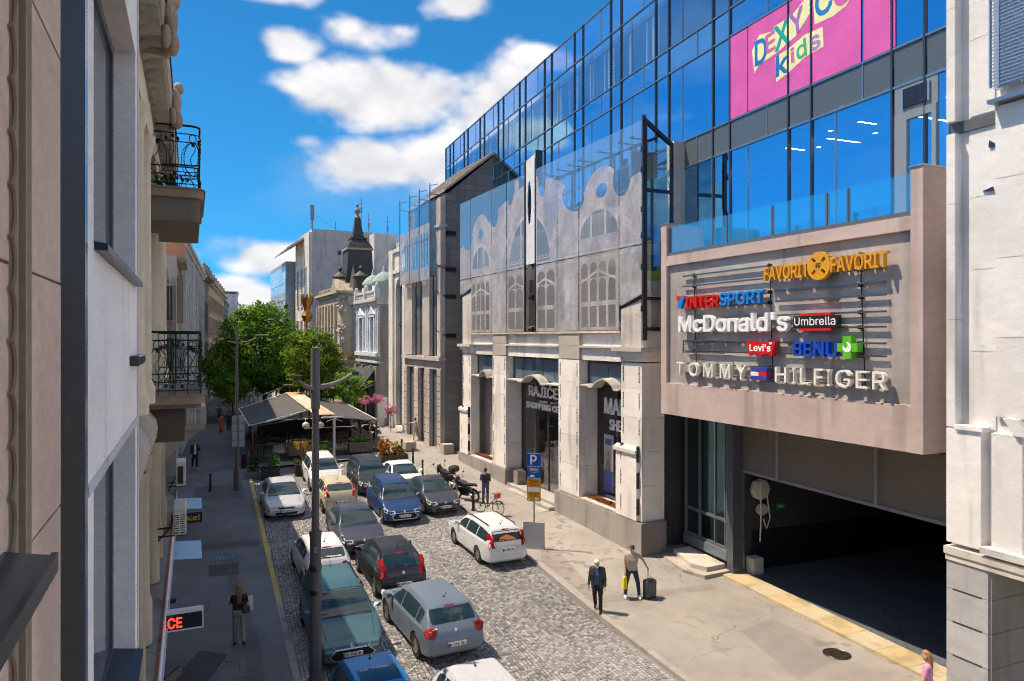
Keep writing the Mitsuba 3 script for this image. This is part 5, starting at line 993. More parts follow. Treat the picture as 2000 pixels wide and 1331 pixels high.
def drape(V, F, poly, ax, sgn, off, step=.11):
    """a patch of the polygon lying on the mesh, off metres outside it; ax 1: (x,z), ax 0: (y,z), ax 2: (x,y)"""
    if poly.is_empty: return None
    poly = poly.buffer(0); P = [];
    if poly.geom_type != 'Polygon': poly = max(poly.geoms, key=lambda g: g.area)
    ring = poly.exterior; n = max(8, int(ring.length / step)); P += [ring.interpolate(i / n, True).coords[0] for i in range(n)] + list(ring.coords)[:-1]
    x0, y0, x1, y1 = poly.bounds; inner = poly.buffer(-step * .4)
    for x in np.arange(x0, x1, step):
        for y in np.arange(y0, y1, step):
            if inner.contains(Point(x, y)): P.append((x, y))
    P = np.unique(np.round(np.array(P), 5), axis=0); h = ray_hits(V, F, P, ax, sgn)
    bad = np.isnan(h)
    if bad.all(): return None
    if bad.any():
        g = np.where(~bad)[0]; h[bad] = h[g[np.argmin(((P[bad][:, None] - P[g][None]) ** 2).sum(-1), axis=1)]]
    t = Delaunay(P + R.uniform(-1e-6, 1e-6, P.shape)).simplices; cen = P[t].mean(1); t = t[[poly.buffer(1e-4).contains(Point(*c)) for c in cen]]
    v = np.zeros((len(P), 3)); o = [i for i in range(3) if i != ax]; v[:, o] = P; v[:, ax] = h + sgn * off
    nn = np.cross(v[t[:, 1]] - v[t[:, 0]], v[t[:, 2]] - v[t[:, 0]])[:, ax] * sgn; t[nn < 0] = t[nn < 0][:, ::-1]
    return v, t

def make_car(name, label, cx, cy, front, col, L=4.2, W=1.74, H=1.46, style='hatch', wb=2.55, R_=.31, hood=.98, roofset=1.75, tail=None, belt=.94, wheel=(.35, .35, .36), gcol=(.014, .032, .042), rails=False, facing=None, grille='slot', lamp=(.62, .66, .66), tl='side', extras=(), black_low=True, tint=1.0):
    """front: direction the car points (dx, dy)"""
    k = thing(name, label, 'car', None); a = math.atan2(front[1], front[0])
    f_ = np.array(front) / np.hypot(*front); pz = lambda s: ZG(cx + f_[0] * s, cy + f_[1] * s)
    pitch = -math.atan2(pz(1.3) - pz(-1.3), 2.6); M = rz(a, (cx, cy, (pz(1.3) + pz(-1.3)) / 2 - .018)) @ rot([0, 1, 0], pitch)
    h2 = L / 2
    xb, xf = h2 - hood - .0, h2 - roofset                        # windscreen base and head
    if style == 'sedan': xr, xg, tailz = -h2 + 1.25, -h2 + .62, belt + .03
    elif style == 'wagon': xr, xg, tailz = -h2 + .42, -h2 + .12, belt - .02
    elif style == 'mpv': xr, xg, tailz = -h2 + .40, -h2 + .10, belt
    else: xr, xg, tailz = -h2 + .62, -h2 + .14, belt
    zb = PCH([-h2 - .001, -h2 + .05, -h2 + .12, -h2 + .5, 0, xb - .1, xb + .25, h2 - .38, h2 - .12, h2 - .03, h2 + .001], [.62, .80, tailz - .04, belt + .02, belt - .02, belt - .03, belt - .06, .76, .67, .58, .50])
    q = [(-h2 - .001, .64), (-h2 + .05, .82)]
    if style == 'sedan': q += [(-h2 + .12, tailz + .0), (xg - .02, tailz + .04), (xr, H - .10), (xr + .45, H - .01)]
    else: q += [(xg, tailz + .04), (xr - .12, H - .17), (xr + .03, H - .055), (xr + .5, H - .008)]
    q += [((xr + xf) / 2 + .25, H), (xf, H - .06), (xf + .16, H - .14), (xb, belt + .02), (xb + .2, belt + .0), (h2 - .38, .80), (h2 - .12, .695), (h2 - .03, .60), (h2 + .001, .52)]
    q = sorted(q); zr = PCH([p[0] for p in q], [p[1] for p in q])
    def Wd(x):
        e = h2 - .8; s = np.clip((np.abs(x) - e) / .8, 0, 1); return W / 2 * (1 - (.20 if x > 0 else .13) * s ** 2.3)
    z0 = PCH([-h2 - .001, -h2 + .15, 0, h2 - .2, h2 + .001], [.34, .24, .19, .22, .30])
    xs = np.unique(np.r_[np.linspace(-h2, h2, 45), -h2 + .02, -h2 + .05, -h2 + .09, h2 - .02, h2 - .05, h2 - .09, xb, xf, xr, xg]); ring = []
    def Wr(x):
        g = np.clip((float(zr(x)) - float(zb(x)) - .03) / (H - belt), 0, 1); return Wd(x) * (.90 - .235 * g)
    for x in xs:
        w, b_, t_, l_ = Wd(x), float(zb(x)), float(zr(x)), float(z0(x)); t_ = max(t_, b_ + .015); wr = Wr(x); sh = (w * .945, b_)
        re = (wr, t_ - min(.06, (t_ - b_) * .6)); g1 = lambda s: (sh[0] + (re[0] - sh[0]) * s + .018 * math.sin(math.pi * s) * min(1, (t_ - b_) / .3), sh[1] + (re[1] - sh[1]) * s)
        half = [(0, l_), (.78 * w, l_), (.95 * w, l_ + .05), (.985 * w, l_ + .16), (w, l_ + (b_ - l_) * .5), (w * .992, l_ + (b_ - l_) * .8), (w * .975, b_ - .03), sh, g1(.2), g1(.5), g1(.8), re, (wr * .93, t_ - min(.022, (t_ - b_) * .3)), (wr * .6, t_ - .006), (0, t_)]
        ring.append([(x, y, z) for y, z in half] + [(x, -y, z) for y, z in half[-2:0:-1]])
    n = len(ring[0]); m = len(ring); V = np.array(ring).reshape(-1, 3)
    F = [(i * n + j, i * n + (j + 1) % n, (i + 1) * n + (j + 1) % n, (i + 1) * n + j) for i in range(m - 1) for j in range(n)]; F = np.array(F); F = np.vstack([F[:, [0, 1, 2]], F[:, [0, 2, 3]]])
    V = np.vstack([V, V[:n].mean(0), V[-n:].mean(0)]); F = np.vstack([F, [(m * n, (j + 1) % n, j) for j in range(n)], [(m * n + 1, (m - 1) * n + j, (m - 1) * n + (j + 1) % n) for j in range(n)]])
    vol = np.einsum('ij,ij->i', V[F[:, 0]], np.cross(V[F[:, 1]], V[F[:, 2]])).sum()
    if vol < 0: F = F[:, ::-1]
    body = m3.Manifold(m3.Mesh(V.astype(np.float32), F.astype(np.uint32)))
    fo = h2 - hood * .80 - .02 if hood < 1 else h2 - .86; ax_ = (fo, fo - wb)
    for x in ax_:
        for s in (-1, 1):
            c = m3.Manifold.cylinder(.5, R_ + .055, R_ + .055, 28).rotate([90, 0, 0]).translate([x, .25, R_ + .01]); body -= c.translate([0, s * (W / 2 - .02), 0])
    B(M, col, .5).man(body).out('body', 'paint', k, smooth=32)
    def dec_(name, mat, c, poly, ax, sgn, off=.006, parent=None, smooth=True, step=.11):
        r = drape(V, F, poly, ax, sgn, off, step)
        if r is None: return None
        return B(M, c, .5).add(*r).out(name, mat, parent or k, smooth=smooth)
    # windscreen and rear window
    def plan(x0, x1, mg):
        X = np.linspace(x0, x1, 9); return Polygon([(x, Wr(x) * .955 - mg) for x in X] + [(x, -Wr(x) * .955 + mg) for x in X[::-1]])
    dec_('windscreen', 'dark_glass', gcol, plan(xf - .0, xb - .03, .02), 2, 1); dec_('cowl', 'plain', (.015, .015, .017), plan(xb - .04, xb + .05, .04), 2, 1, .004)
    if style == 'sedan': rw = dec_('rear_window', 'dark_glass', gcol, plan(xg + .02, xr + .02, .04), 2, 1)
    else:
        zl, zt_ = tailz + (.12 if style != 'wagon' else .08), H - .13; xm = -h2 + .2
        def xat(z): X = np.linspace(-h2, xr + .1, 60); return X[np.argmax(zr(X) >= z)]
        Z = np.linspace(zl, zt_, 7); poly = Polygon([(Wr(xat(z)) * .90, z) for z in Z] + [(-Wr(xat(z)) * .90, z) for z in Z[::-1]]).buffer(-.06).buffer(.06); rw = dec_('rear_window', 'dark_glass', gcol, poly, 0, -1)
        dec_('rear_wiper', 'plain', (.012, .012, .012), LineString([(-.05, zl + .02), (.35, zl + .08)]).buffer(.012), 0, -1, .014)
        dec_('brake_lamp', 'gloss', (.30, .01, .02), sbox(-.14, zt_ + .02, .14, zt_ + .05), 0, -1, .01)
    # side windows: front, rear and, on long bodies, a quarter light
    lo = lambda x: float(zb(x)) + .045; hi = lambda x: float(zr(x)) - .125
    cuts = {'sedan': [xb - .30, -.05 + .1, -h2 + 1.32], 'hatch': [xb - .30, .0, -h2 + .95, -h2 + .55], 'wagon': [xb - .30, .05, -h2 + 1.25, -h2 + .34], 'mpv': [xb - .25, .1, -h2 + 1.05, -h2 + .34]}[style]
    for s in (-1, 1):
        for u, v_ in zip(cuts[:-1], cuts[1:]):
            X = [x for x in np.linspace(u - .03, v_ + .03, 14) if hi(x) - lo(x) > .035]
            if len(X) < 3: continue
            poly = Polygon([(x, lo(x)) for x in X] + [(x, hi(x)) for x in X[::-1]]).buffer(-.012).buffer(.012)
            dec_('side_window', 'dark_glass', gcol, poly, 1, s)
        for x in (cuts[0] - .02, cuts[1], cuts[2]):
            dec_('door_seam', 'plain', (.01, .01, .01), LineString([(x + .02, lo(x) - .05), (x + .03, .62), (x, .34)]).buffer(.007), 1, s, .003, smooth=False)
        dec_('sill_trim', 'plain', (.018, .018, .02), sbox(ax_[1] + R_ + .08, .2, ax_[0] - R_ - .08, .30), 1, s, .004)
        for x in (cuts[1] + .12, cuts[2] + .12): dec_('door_handle', 'gloss', tuple(c * .7 for c in col), sbox(x, belt - .13, x + .17, belt - .095), 1, s, .02)
        # mirror
        y0_ = s * Wd(xb - .45); mr = B(M, col if black_low is not None else BLK, .5); mr.hull([(xb - .38 + dx, y0_ * .93 + s * (dy), belt + dz) for dx, dy, dz in ((0, 0, .0), (.10, 0, .03), (-.02, .06, .02), (-.04, .22, .02), (.08, .2, .03), (-.04, .22, .15), (.07, .2, .14), (-.03, .06, .13))])
        mr.out('mirror', 'paint', k, smooth=40)
        # lamps
        dec_('headlight', 'gloss', lamp, Polygon([(h2 - .02, .60), (h2 - .08, .73), (h2 - .48, .775), (h2 - .30, .63)]), 1, s, .008); 
        sy = s * Wd(h2 - .05); dec_('headlight', 'gloss', lamp, Polygon([(sy * .99, .60), (sy * .97, .70), (sy * .62, .70), (sy * .56, .62), (sy * .7, .58)]), 0, 1, .008)
        ry = s * Wd(-h2 + .05)
        if tl == 'tall': z_ = (.80, 1.28)
        elif tl == 'round': z_ = (.76, 1.0)
        else: z_ = (.68, .94)
        red = (.36, .008, .012)
        if tl == 'round': dec_('tail_light', 'gloss', red, affinity.scale(Point(ry * .84, .88).buffer(.13, 16), 1.0, .95), 0, -1, .014); dec_('tail_light', 'gloss', red, affinity.scale(Point(-h2 + .13, .90).buffer(.16, 16), .75, .75), 1, s, .01)
        else:
            dec_('tail_light', 'gloss', red, Polygon([(ry * 1.0, z_[0]), (ry * .99, z_[1]), (ry * (.82 if tl == 'tall' else .66), z_[1]), (ry * .70, z_[0])]), 0, -1, .010)
            dec_('tail_light', 'gloss', red, Polygon([(-h2 + .0, z_[0]), (-h2 + .05, z_[1]), (-h2 + (.22 if tl == 'tall' else .25), z_[1] - .02), (-h2 + .16, z_[0])]), 1, s, .008)
    # front and rear fascia
    if grille == 'slot': dec_('grille', 'plain', (.01, .01, .012), Polygon([(-.36, .63), (.36, .63), (.32, .56), (-.32, .56)]), 0, 1, .008); dec_('air_intake', 'plain', (.01, .01, .012), Polygon([(-.5, .42), (.5, .42), (.44, .31), (-.44, .31)]), 0, 1, .008)
    else:
        g_ = dec_('grille', 'plain', (.008, .008, .01), Polygon([(-.42, .60), (.42, .60), (.58, .46), (.46, .33), (-.46, .33), (-.58, .46)]), 0, 1, .008)
        ringp = Polygon([(-.42, .60), (.42, .60), (.58, .46), (.46, .33), (-.46, .33), (-.58, .46)]); 
        for sd in (ringp,):
            cc = list(sd.exterior.coords)
            for p0, p1 in zip(cc[:-1], cc[1:]): dec_('grille_trim', 'metal', (.5, .5, .52), LineString([p0, p1]).buffer(.014), 0, 1, .014, step=.08)
    dec_('hood_seam', 'plain', (.01, .01, .012), LineString([(xb + .03, W * .39), (h2 - .25, W * .34)]).buffer(.006), 2, 1, .003); dec_('hood_seam', 'plain', (.01, .01, .012), LineString([(xb + .03, -W * .39), (h2 - .25, -W * .34)]).buffer(.006), 2, 1, .003)
    dec_('badge', 'metal', (.6, .6, .62), Point(0, .655).buffer(.05, 10), 0, 1, .012); dec_('badge', 'metal', (.6, .6, .62), Point(0, .90 if style != 'wagon' else .86).buffer(.045, 10), 0, -1, .010)
    dec_('lower_bumper', 'plain', (.016, .016, .018), sbox(-W * .40, .24, W * .40, .36), 0, -1, .006)
    for sgn, z_ in ((1, .47), (-1, .56 if style != 'wagon' else .72)):
        xp = ray_hits(V, F, np.array([[0., z_]]), 0, sgn)[0] + sgn * .02
        p_ = B(M, (.72, .72, .70), .5).box(xp, xp + sgn * .012, -.26, .26, z_ - .055, z_ + .055).box(xp + sgn * .012, xp + sgn * .014, -.26 if sgn > 0 else .21, -.21 if sgn > 0 else .26, z_ - .055, z_ + .055, col=(.03, .08, .4))
        for i, u in enumerate((-.18, -.13, -.03, .02, .07, .16, .20)): p_.box(xp + sgn * .012, xp + sgn * .0135, u - .014, u + .014, z_ - .032, z_ + .032, col=(.05, .05, .06))
        p_.out('number_plate', 'plain', k)
    # roof details
    B(M, (.02, .02, .02)).tube([(xr + .35, 0, float(zr(xr + .35))), (xr + .12, 0, float(zr(xr + .35)) + .22)], .008, 5).ball((xr + .36, 0, float(zr(xr + .36))), (.05, .03, .03), sub=1).out('antenna', 'plain', k)
    if rails:
        for s in (-1, 1): B(M, (.03, .03, .032)).tube([(xr + .1, s * (Wr(0) - .04), H - .07), (xr + .25, s * (Wr(0) - .05), H + .02), (xf - .35, s * (Wr(0) - .05), H + .02), (xf - .15, s * (Wr(0) - .04), H - .05)], .02, 6).out('roof_rail', 'metal', k)
    if 'sunroof' in extras: dec_('sunroof', 'dark_glass', (.02, .03, .04), sbox(xf - .75, -.42, xf - .12, .42).buffer(-.05).buffer(.05), 2, 1)
    if 'orange' in extras and rw: dec_('parcel', 'plain', (.65, .22, .03), Polygon([(-.35, tailz + .1), (.35, tailz + .1), (.3, tailz + .2), (0, tailz + .28), (-.3, tailz + .18)]), 0, -1, .009)
    if 'window_trim' in extras: pass
    # wheels
    for x in ax_:
        for s in (-1, 1):
            yw = s * (W / 2 - .115); Mw = M @ tr(x, yw, R_ + .018)
            t_ = B(Mw, (.02, .02, .021), .5).lathe([(R_ * .62, -.095), (R_ * .93, -.1), (R_, -.07), (R_, .07), (R_ * .93, .1), (R_ * .62, .095)], n=28, axis='y').out('wheel', 'plain', k, smooth=40)
            r_ = B(Mw, wheel, .5); o = s * .07
            r_.lathe([(R_ * .60, -.09), (R_ * .66, -.085), (R_ * .66, .085), (R_ * .60, .09), (R_ * .60, -.09)], n=24, axis='y')
            for i in range(7): r_.hull([(R_ * q_ * math.cos(i * 2 * math.pi / 7 + e), o + dz, R_ * q_ * math.sin(i * 2 * math.pi / 7 + e)) for q_, es in ((.12, .7), (.63, .16)) for e in (-es, es) for dz in (-.012, .012)])
            r_.lathe([(0, -.02), (R_ * .17, -.015), (R_ * .17, .015), (0, .02)], (0, o, 0), n=12, axis='y'); r_.out('rim', 'metal', t_)
            B(Mw, (.03, .028, .027), .5).lathe([(0, -.01), (R_ * .6, -.01), (R_ * .6, .01), (0, .01)], (0, o - s * .05, 0), n=16, axis='y').out('brake_disc', 'metal', t_)
    return k
DN = (.035, -1.0); UP = (-.06, 1.0)
make_car('silver_sedan', 'silver sedan parked nose to camera at the left kerb by the planters', 2.05, 36.0, DN, (.46, .47, .49), 4.6, 1.8, 1.45, 'sedan', 2.6, hood=1.1, roofset=1.85)
make_car('white_suv', 'white compact car parked behind the beige hatchback, partly hidden by the lamp pole', 4.42, 40.5, DN, (.66, .67, .68), 4.3, 1.76, 1.6, 'mpv', 2.55, R_=.33, belt=1.02, hood=.95, roofset=1.6)
make_car('beige_hatchback', 'pale yellow small hatchback with dark rear window, seen from behind in the second row', 4.48, 35.75, UP, (.55, .49, .33), 3.65, 1.66, 1.45, 'hatch', 2.4, hood=.85, roofset=1.5, tl='tall')
make_car('dark_sedan', 'dark violet grey saloon facing the camera in the second row', 4.52, 29.7, DN, (.055, .06, .085), 4.55, 1.76, 1.45, 'sedan', 2.65, hood=1.12, roofset=1.9)
make_car('white_hatchback', 'white small hatchback with red tail lights, parked away from camera at the left kerb', 2.80, 26.35, UP, (.68, .67, .68), 3.8, 1.64, 1.43, 'hatch', 2.44, hood=.9, roofset=1.55)
make_car('black_hatchback', 'black hatchback with tall red tail lights, seen from behind in the middle row', 4.98, 24.8, UP, (.018, .018, .022), 3.95, 1.70, 1.5, 'hatch', 2.48, hood=.9, roofset=1.6, tl='tall', wheel=(.5, .48, .46))
make_car('teal_suv', 'large teal grey crossover with black honeycomb grille behind the lamp pole', 2.74, 20.85, DN, (.045, .115, .14), 4.4, 1.80, 1.60, 'mpv', 2.65, R_=.34, hood=1.1, roofset=1.85, belt=1.03, grille='big', rails=True, lamp=(.18, .2, .21))
make_car('slate_blue_hatchback', 'slate blue hatchback with oval red tail lights, seen from behind in front row', 5.22, 20.2, (-.105, 1), (.145, .185, .245), 4.3, 1.78, 1.48, 'hatch', 2.6, R_=.33, hood=1.05, roofset=1.8, tl='round', wheel=(.55, .52, .5))
make_car('bright_blue_car', 'bright blue car with a dark sunroof at the bottom edge beside the pole', 2.84, 15.0, (.07, -1), (.02, .20, .48), 3.75, 1.64, 1.5, 'hatch', 2.4, hood=.85, roofset=1.55, extras=('sunroof',))
make_car('silver_car', 'silver car cut off by the bottom edge of the view', 4.98, 13.75, (.07, -1), (.52, .53, .56), 4.2, 1.72, 1.42, 'hatch', 2.55, hood=1.0, roofset=1.8)
make_car('black_mpv', 'black people carrier with a green sunshade, facing the camera beside the white saloon', 6.62, 38.5, DN, (.03, .033, .04), 4.1, 1.72, 1.62, 'mpv', 2.5, hood=.85, roofset=1.55, belt=1.0, lamp=(.66, .68, .66))
make_car('navy_mpv', 'navy blue people carrier with wide black grille, facing the camera', 6.86, 33.05, DN, (.012, .045, .15), 4.35, 1.80, 1.62, 'mpv', 2.65, R_=.33, hood=.95, roofset=1.7, belt=1.0, grille='big', lamp=(.72, .73, .72))
make_car('grey_blue_sedan', 'dark grey blue older car facing the camera beside the motorcycles', 8.86, 33.75, (.07, -1), (.05, .06, .085), 4.25, 1.7, 1.42, 'sedan', 2.6, hood=1.0, roofset=1.75, lamp=(.66, .66, .52))
make_car('white_sedan', 'white older saloon half hidden behind the grey blue car', 8.3, 38.0, DN, (.74, .74, .73), 4.2, 1.68, 1.40, 'sedan', 2.5, hood=1.0, roofset=1.7)
make_car('white_estate', 'white estate car with roof rails driving away along the right kerb', 9.16, 26.55, (-.075, 1), (.62, .66, .68), 4.35, 1.70, 1.46, 'wagon', 2.48, hood=1.0, roofset=1.7, rails=True, tl='tall', extras=('orange',), wheel=(.5, .42, .36))
# ================================================================ foliage
def foliage(b, c, rr, n, size, cols, clump=.22, per=26, seed=1, hollow=.55, drop=0.0):
    """leaf faces in clumps through an uneven ellipsoid volume"""
    g = np.random.default_rng(seed); c = np.array(c, float); rr = np.array(rr, float); m = max(1, n // per)
    d = g.normal(size=(m, 3)); d /= np.linalg.norm(d, axis=1, keepdims=True)
    rad_ = (hollow + (1 - hollow) * g.random(m) ** .6) * (.80 + .40 * meshkit.fbm(d * 1.9 + seed, 3))
    cc = c + d * rr * rad_[:, None]; V, U = [], []
    for q in cc:
        k = per + int(g.integers(-6, 7)); p = q + np.clip(g.normal(size=(k, 3)), -2, 2) * rr.mean() * clump * .5 * np.array([1, 1, .7]); out_ = (p - c) / rr; out_ /= np.linalg.norm(out_, axis=1, keepdims=True) + 1e-6
        nrm = out_ * .55 + g.normal(size=(k, 3)) * .5 + np.array([0, 0, .45]); nrm /= np.linalg.norm(nrm, axis=1, keepdims=True)
        t = np.cross(nrm, g.normal(size=(k, 3))); t /= np.linalg.norm(t, axis=1, keepdims=True) + 1e-9; s = np.cross(nrm, t); sz = size * g.uniform(.6, 1.35, (k, 1)); t[:, 2] -= drop
        V.append(np.stack([p - t * sz, p + s * sz * .42 + nrm * sz * .1, p + t * sz, p - s * sz * .42 + nrm * sz * .1], 1)); base = g.random()
        col = cols[int(g.integers(len(cols)))]; U.append(np.array([enc(col, np.clip(.25 + .5 * base + .25 * (g.random() - .5), 0, 1)) for _ in range(k)]))
    V = np.vstack(V); U = np.vstack(U); k = len(V); f = np.arange(4 * k).reshape(k, 4); v = V.reshape(-1, 3)
    b.v.append(v); b.f.append(np.vstack([f[:, [0, 1, 2]], f[:, [0, 2, 3]]]) + b.n); b.u.append(np.repeat(U, 4, axis=0)); b.n += len(v); return b
GREENS = [(.15, .29, .035), (.19, .34, .045), (.11, .235, .03), (.23, .38, .06)]
def tree(name, label, x, y, crowns, h0, trunk, n, size, cols=GREENS, seed=3, group=None):
    z = ZG(x, min(y, 100)) + KH; k = thing(name, label, 'tree', group); b = B(None, (.10, .075, .055)); b.tube([(x, y, z - .1), (x + .05, y, z + h0 * .5), (x - .03, y, z + h0)], [trunk, trunk * .8, trunk * .65], 9)
    for c, rr in crowns:
        for i in range(4): a = i * 1.6 + seed; b.tube([(x, y, z + h0 * .9), ((x + c[0]) / 2 + .3 * math.cos(a), (y + c[1]) / 2 + .3 * math.sin(a), (z + h0 + c[2]) / 2), (c[0] + rr[0] * .55 * math.cos(a), c[1] + rr[1] * .55 * math.sin(a), c[2] + rr[2] * .3 * math.sin(i * 2.1))], [trunk * .55, trunk * .35, .03], 6)
    b.out('trunk', 'plain', k, smooth=50); lf = B(None)
    tot = sum(rr[0] * rr[1] * rr[2] for _, rr in crowns)
    for i, (c, rr) in enumerate(crowns): foliage(lf, c, rr, int(n * rr[0] * rr[1] * rr[2] / tot), size, cols, seed=seed * 17 + i)
    lf.out('crown', 'leaf', k)
tree('linden_tree', 'big round leafy green tree behind the cafe awnings', 2.6, 74, [((2.4, 74, 7.6), (3.9, 3.6, 4.3)), ((-.6, 74.5, 5.6), (2.6, 2.6, 2.9)), ((4.7, 73, 5.9), (2.6, 2.8, 3.2)), ((1.9, 73.2, 10.2), (2.2, 2.2, 1.9))], 2.6, .28, 26000, .19)
tree('maple_tree', 'lighter yellow green tree right of the big one, in front of the bank', 7.0, 66, [((6.4, 66, 6.7), (2.3, 2.3, 2.6)), ((7.5, 65.6, 4.9), (2.0, 2.0, 2.0)), ((5.6, 66.4, 8.3), (1.2, 1.2, 1.2))], 2.6, .16, 10000, .17, [(.17, .28, .03), (.22, .33, .04), (.10, .20, .025)], 5)
tree('maple_tree', 'low dark green tree tucked beside the shop awning', 9.6, 62.5, [((9.4, 62.5, 4.3), (1.5, 1.5, 1.5))], 2.2, .12, 2500, .14, GREENS, 6)
tree('young_tree', 'small bushy tree at the left of the pedestrian street, under the big tree', -.3, 71, [((-.5, 71, 4.1), (1.5, 1.6, 1.8))], 1.8, .12, 3000, .15, GREENS, 8)
cf = thing('conifer_tree', 'thin dark conifer tip rising behind the big round tree', 'tree'); B(None, (.08, .06, .045)).tube([(6.0, 96, .9), (6.0, 96, 13.4)], [.2, .03], 7).out('trunk', 'plain', cf); lf = B(None)
for i in range(13): r_ = 2.0 * (1 - i / 13.2); foliage(lf, (6.0, 96, 3.2 + i * .78), (r_, r_, .42), int(90 + 260 * (1 - i / 13)), .18, [(.02, .06, .025), (.03, .07, .03)], per=12, seed=70 + i, hollow=.2)
lf.out('crown', 'leaf', cf)
gl_ = thing('golden_lamp_top', 'golden ornamental crown on a column top above the trees', 'column'); B(None, (.55, .27, .06), .5).lathe([(.16, 1), (.16, 10.6), (.5, 10.8), (.75, 11.5), (.4, 12.1), (.42, 12.5), (.75, 13.4), (.8, 13.9), (.6, 13.9), (.4, 13.2), (0, 13.1)], (8.8, 98, 0), n=14).out('shaft', 'metal', gl_, smooth=40)
tips = B(None, (.55, .27, .06), .5)
for i in range(8): a = i * math.pi / 4; tips.ball((8.8 + .72 * math.cos(a), 98 + .72 * math.sin(a), 14.1), (.1, .1, .35), sub=1)
tips.out('crown_tips', 'metal', gl_)

# ================================================================ poles, signs, bollards, stone cubes
lp = thing('street_lamp', 'tall tapering steel lamp pole with two curved arms, nearest in the street', 'street lamp'); x, y = 1.72, 17.05; z = KH
b = B(None, (.12, .115, .112), .5); b.tube([(x, y, z), (x, y, 3.95), (x, y, 4.0), (x, y, 4.12)], [.145, .125, .14, .14], 18); b.tube([(x, y, 4.12), (x, y, 5.9), (x, y, 8.35)], [.088, .082, .072], 16); b.lathe([(.19, z), (.19, z + .5), (.15, z + .6)], (x, y, 0), n=16); b.out('pole', 'plain', lp, smooth=35)
B(None, (.15, .145, .14), .6).lathe([(.105, 6.95), (.105, 8.36), (0, 8.37)], (x, y, 0), n=16).lathe([(.10, 5.6), (.10, 5.68)], (x, y, 0), n=14).out('sleeve', 'plain', lp, smooth=35)
for s in ((.93, .36, 1.0), (-.9, -.42, .5)):
    P = [(x + s[0] * u * s[2], y + s[1] * u * s[2], 7.42 + .30 * u * u + (.02 if s[0] > 0 else -.02 * u)) for u in np.linspace(0, 1, 7)]
    B(None, (.21, .18, .15), .6).tube(P, [.075, .07, .062, .055, .05, .045, .045], 8).out('arm', 'plain', lp, smooth=50)
    e = P[-1]; B(None, (.03, .03, .032)).cbox(e[0] - .05, e[0] + .12, e[1] - .06, e[1] + .06, e[2] - .05, e[2] + .05, .02).out('lamp_head', 'gloss', lp)
b = B(None, (.10, .095, .09), .5)
for zz in (3.2, 2.65): b.lathe([(.135, zz), (.145, zz + .02), (.145, zz + .12), (.135, zz + .14)], (x, y, 0), n=16)
b.out('clamp', 'metal', lp); B(None, (.2, .2, .21)).box(x - .05, x + .05, y - .15, y - .136, 3.65, 3.78).out('sticker', 'plain', lp)
ll = thing('street_lamp', 'slim farther lamp pole with two arms on the left pavement, before the tree', 'street lamp'); x, y = .05, 40.5; z = ZG(x, y) + KH
B(None, (.13, .13, .135), .5).tube([(x, y, z), (x, y, 9.15)], [.085, .06], 10).lathe([(.16, z), (.16, z + 1.1), (.09, z + 1.2)], (x, y, 0), n=10).out('pole', 'plain', ll, smooth=40)
B(None, (.15, .14, .13)).tube([(x, y, 8.3), (x + .6, y + .1, 8.4), (x + 1.25, y + .2, 8.7)], .04, 6).tube([(x, y, 8.3), (x - .45, y, 8.4)], .04, 6).out('arm', 'plain', ll); B(None, (.2, .21, .23)).cbox(x + .9, x + 1.6, y + .05, y + .3, 8.68, 8.78, .03).out('lamp_head', 'gloss', ll)
sb_ = thing('street_sign', 'backs of two stacked grey sign boards on a pole by the left kerb', 'sign'); x, y = .12, 40.1; z = ZG(x, y) + KH
B(None, (.20, .205, .21), .5).tube([(x, y, z), (x, y, 4.7)], .035, 8).out('pole', 'metal', sb_)
for z0, z1 in ((2.86, 3.66), (3.69, 4.5)): B(None, (.33, .35, .37), .5).cbox(x - .31, x + .31, y + .04, y + .06, z0, z1, .006).out('board', 'plain', sb_)
B(None, (.25, .26, .27)).box(x - .3, x + .3, y - .01, y + .04, 3.2, 3.24).box(x - .3, x + .3, y - .01, y + .04, 4.1, 4.14).out('clamp', 'metal', sb_)
ps = thing('parking_sign', 'blue parking sign with white P over an orange zone plate, on a pole', 'sign'); x, y = 10.94, 25.8; z = ZG(x, y) + KH; MP = rz(math.atan2(-.57, .82) * -1 * -1, (x, y, 0))
B(MP, (.27, .27, .28), .5).tube([(0, 0, z), (0, 0, 4.25)], .03, 8).out('pole', 'metal', ps)
B(MP, (.015, .085, .36), .5).cbox(-.28, .28, -.05, -.035, 3.06, 4.07, .01).out('blue_plate', 'gloss', ps); B(MP, (.70, .29, .01), .5).cbox(-.28, .28, -.05, -.035, 2.17, 3.04, .01).out('orange_plate', 'gloss', ps)
MT = np.array([[1, 0, 0, 0], [0, 0, -1, 0], [0, 1, 0, 0], [0, 0, 0, 1.]])
w_ = B(MP, (.8, .8, .8), .5).mesh(text('P', .36, .004, True, .26), M=tr(-.14, -.051, 3.62) @ MT)
for a, b_, c, d_ in ((-.27, .27, 3.535, 3.55), (-.27, .27, 4.045, 4.06), (-.27, .27, 3.07, 3.085), (-.2, .2, 3.44, 3.455), (-.17, .16, 3.40, 3.412), (-.2, .19, 3.36, 3.372), (-.1, .1, 3.31, 3.322)): w_.box(a, b_, -.053, -.0505, c, d_)
w_.prism(Polygon([(-.16, 3.12), (.04, 3.12), (.04, 3.17), (.01, 3.17), (-.01, 3.21), (-.10, 3.21), (-.13, 3.17), (-.16, 3.17)]), -.053, -.0505, 'xz'); w_.out('white_marks', 'plain', ps)
o_ = B(MP, (.03, .02, .01), .5).mesh(text('ZONA 3', .1, .003, True, .44), M=tr(-.22, -.051, 2.91) @ MT)
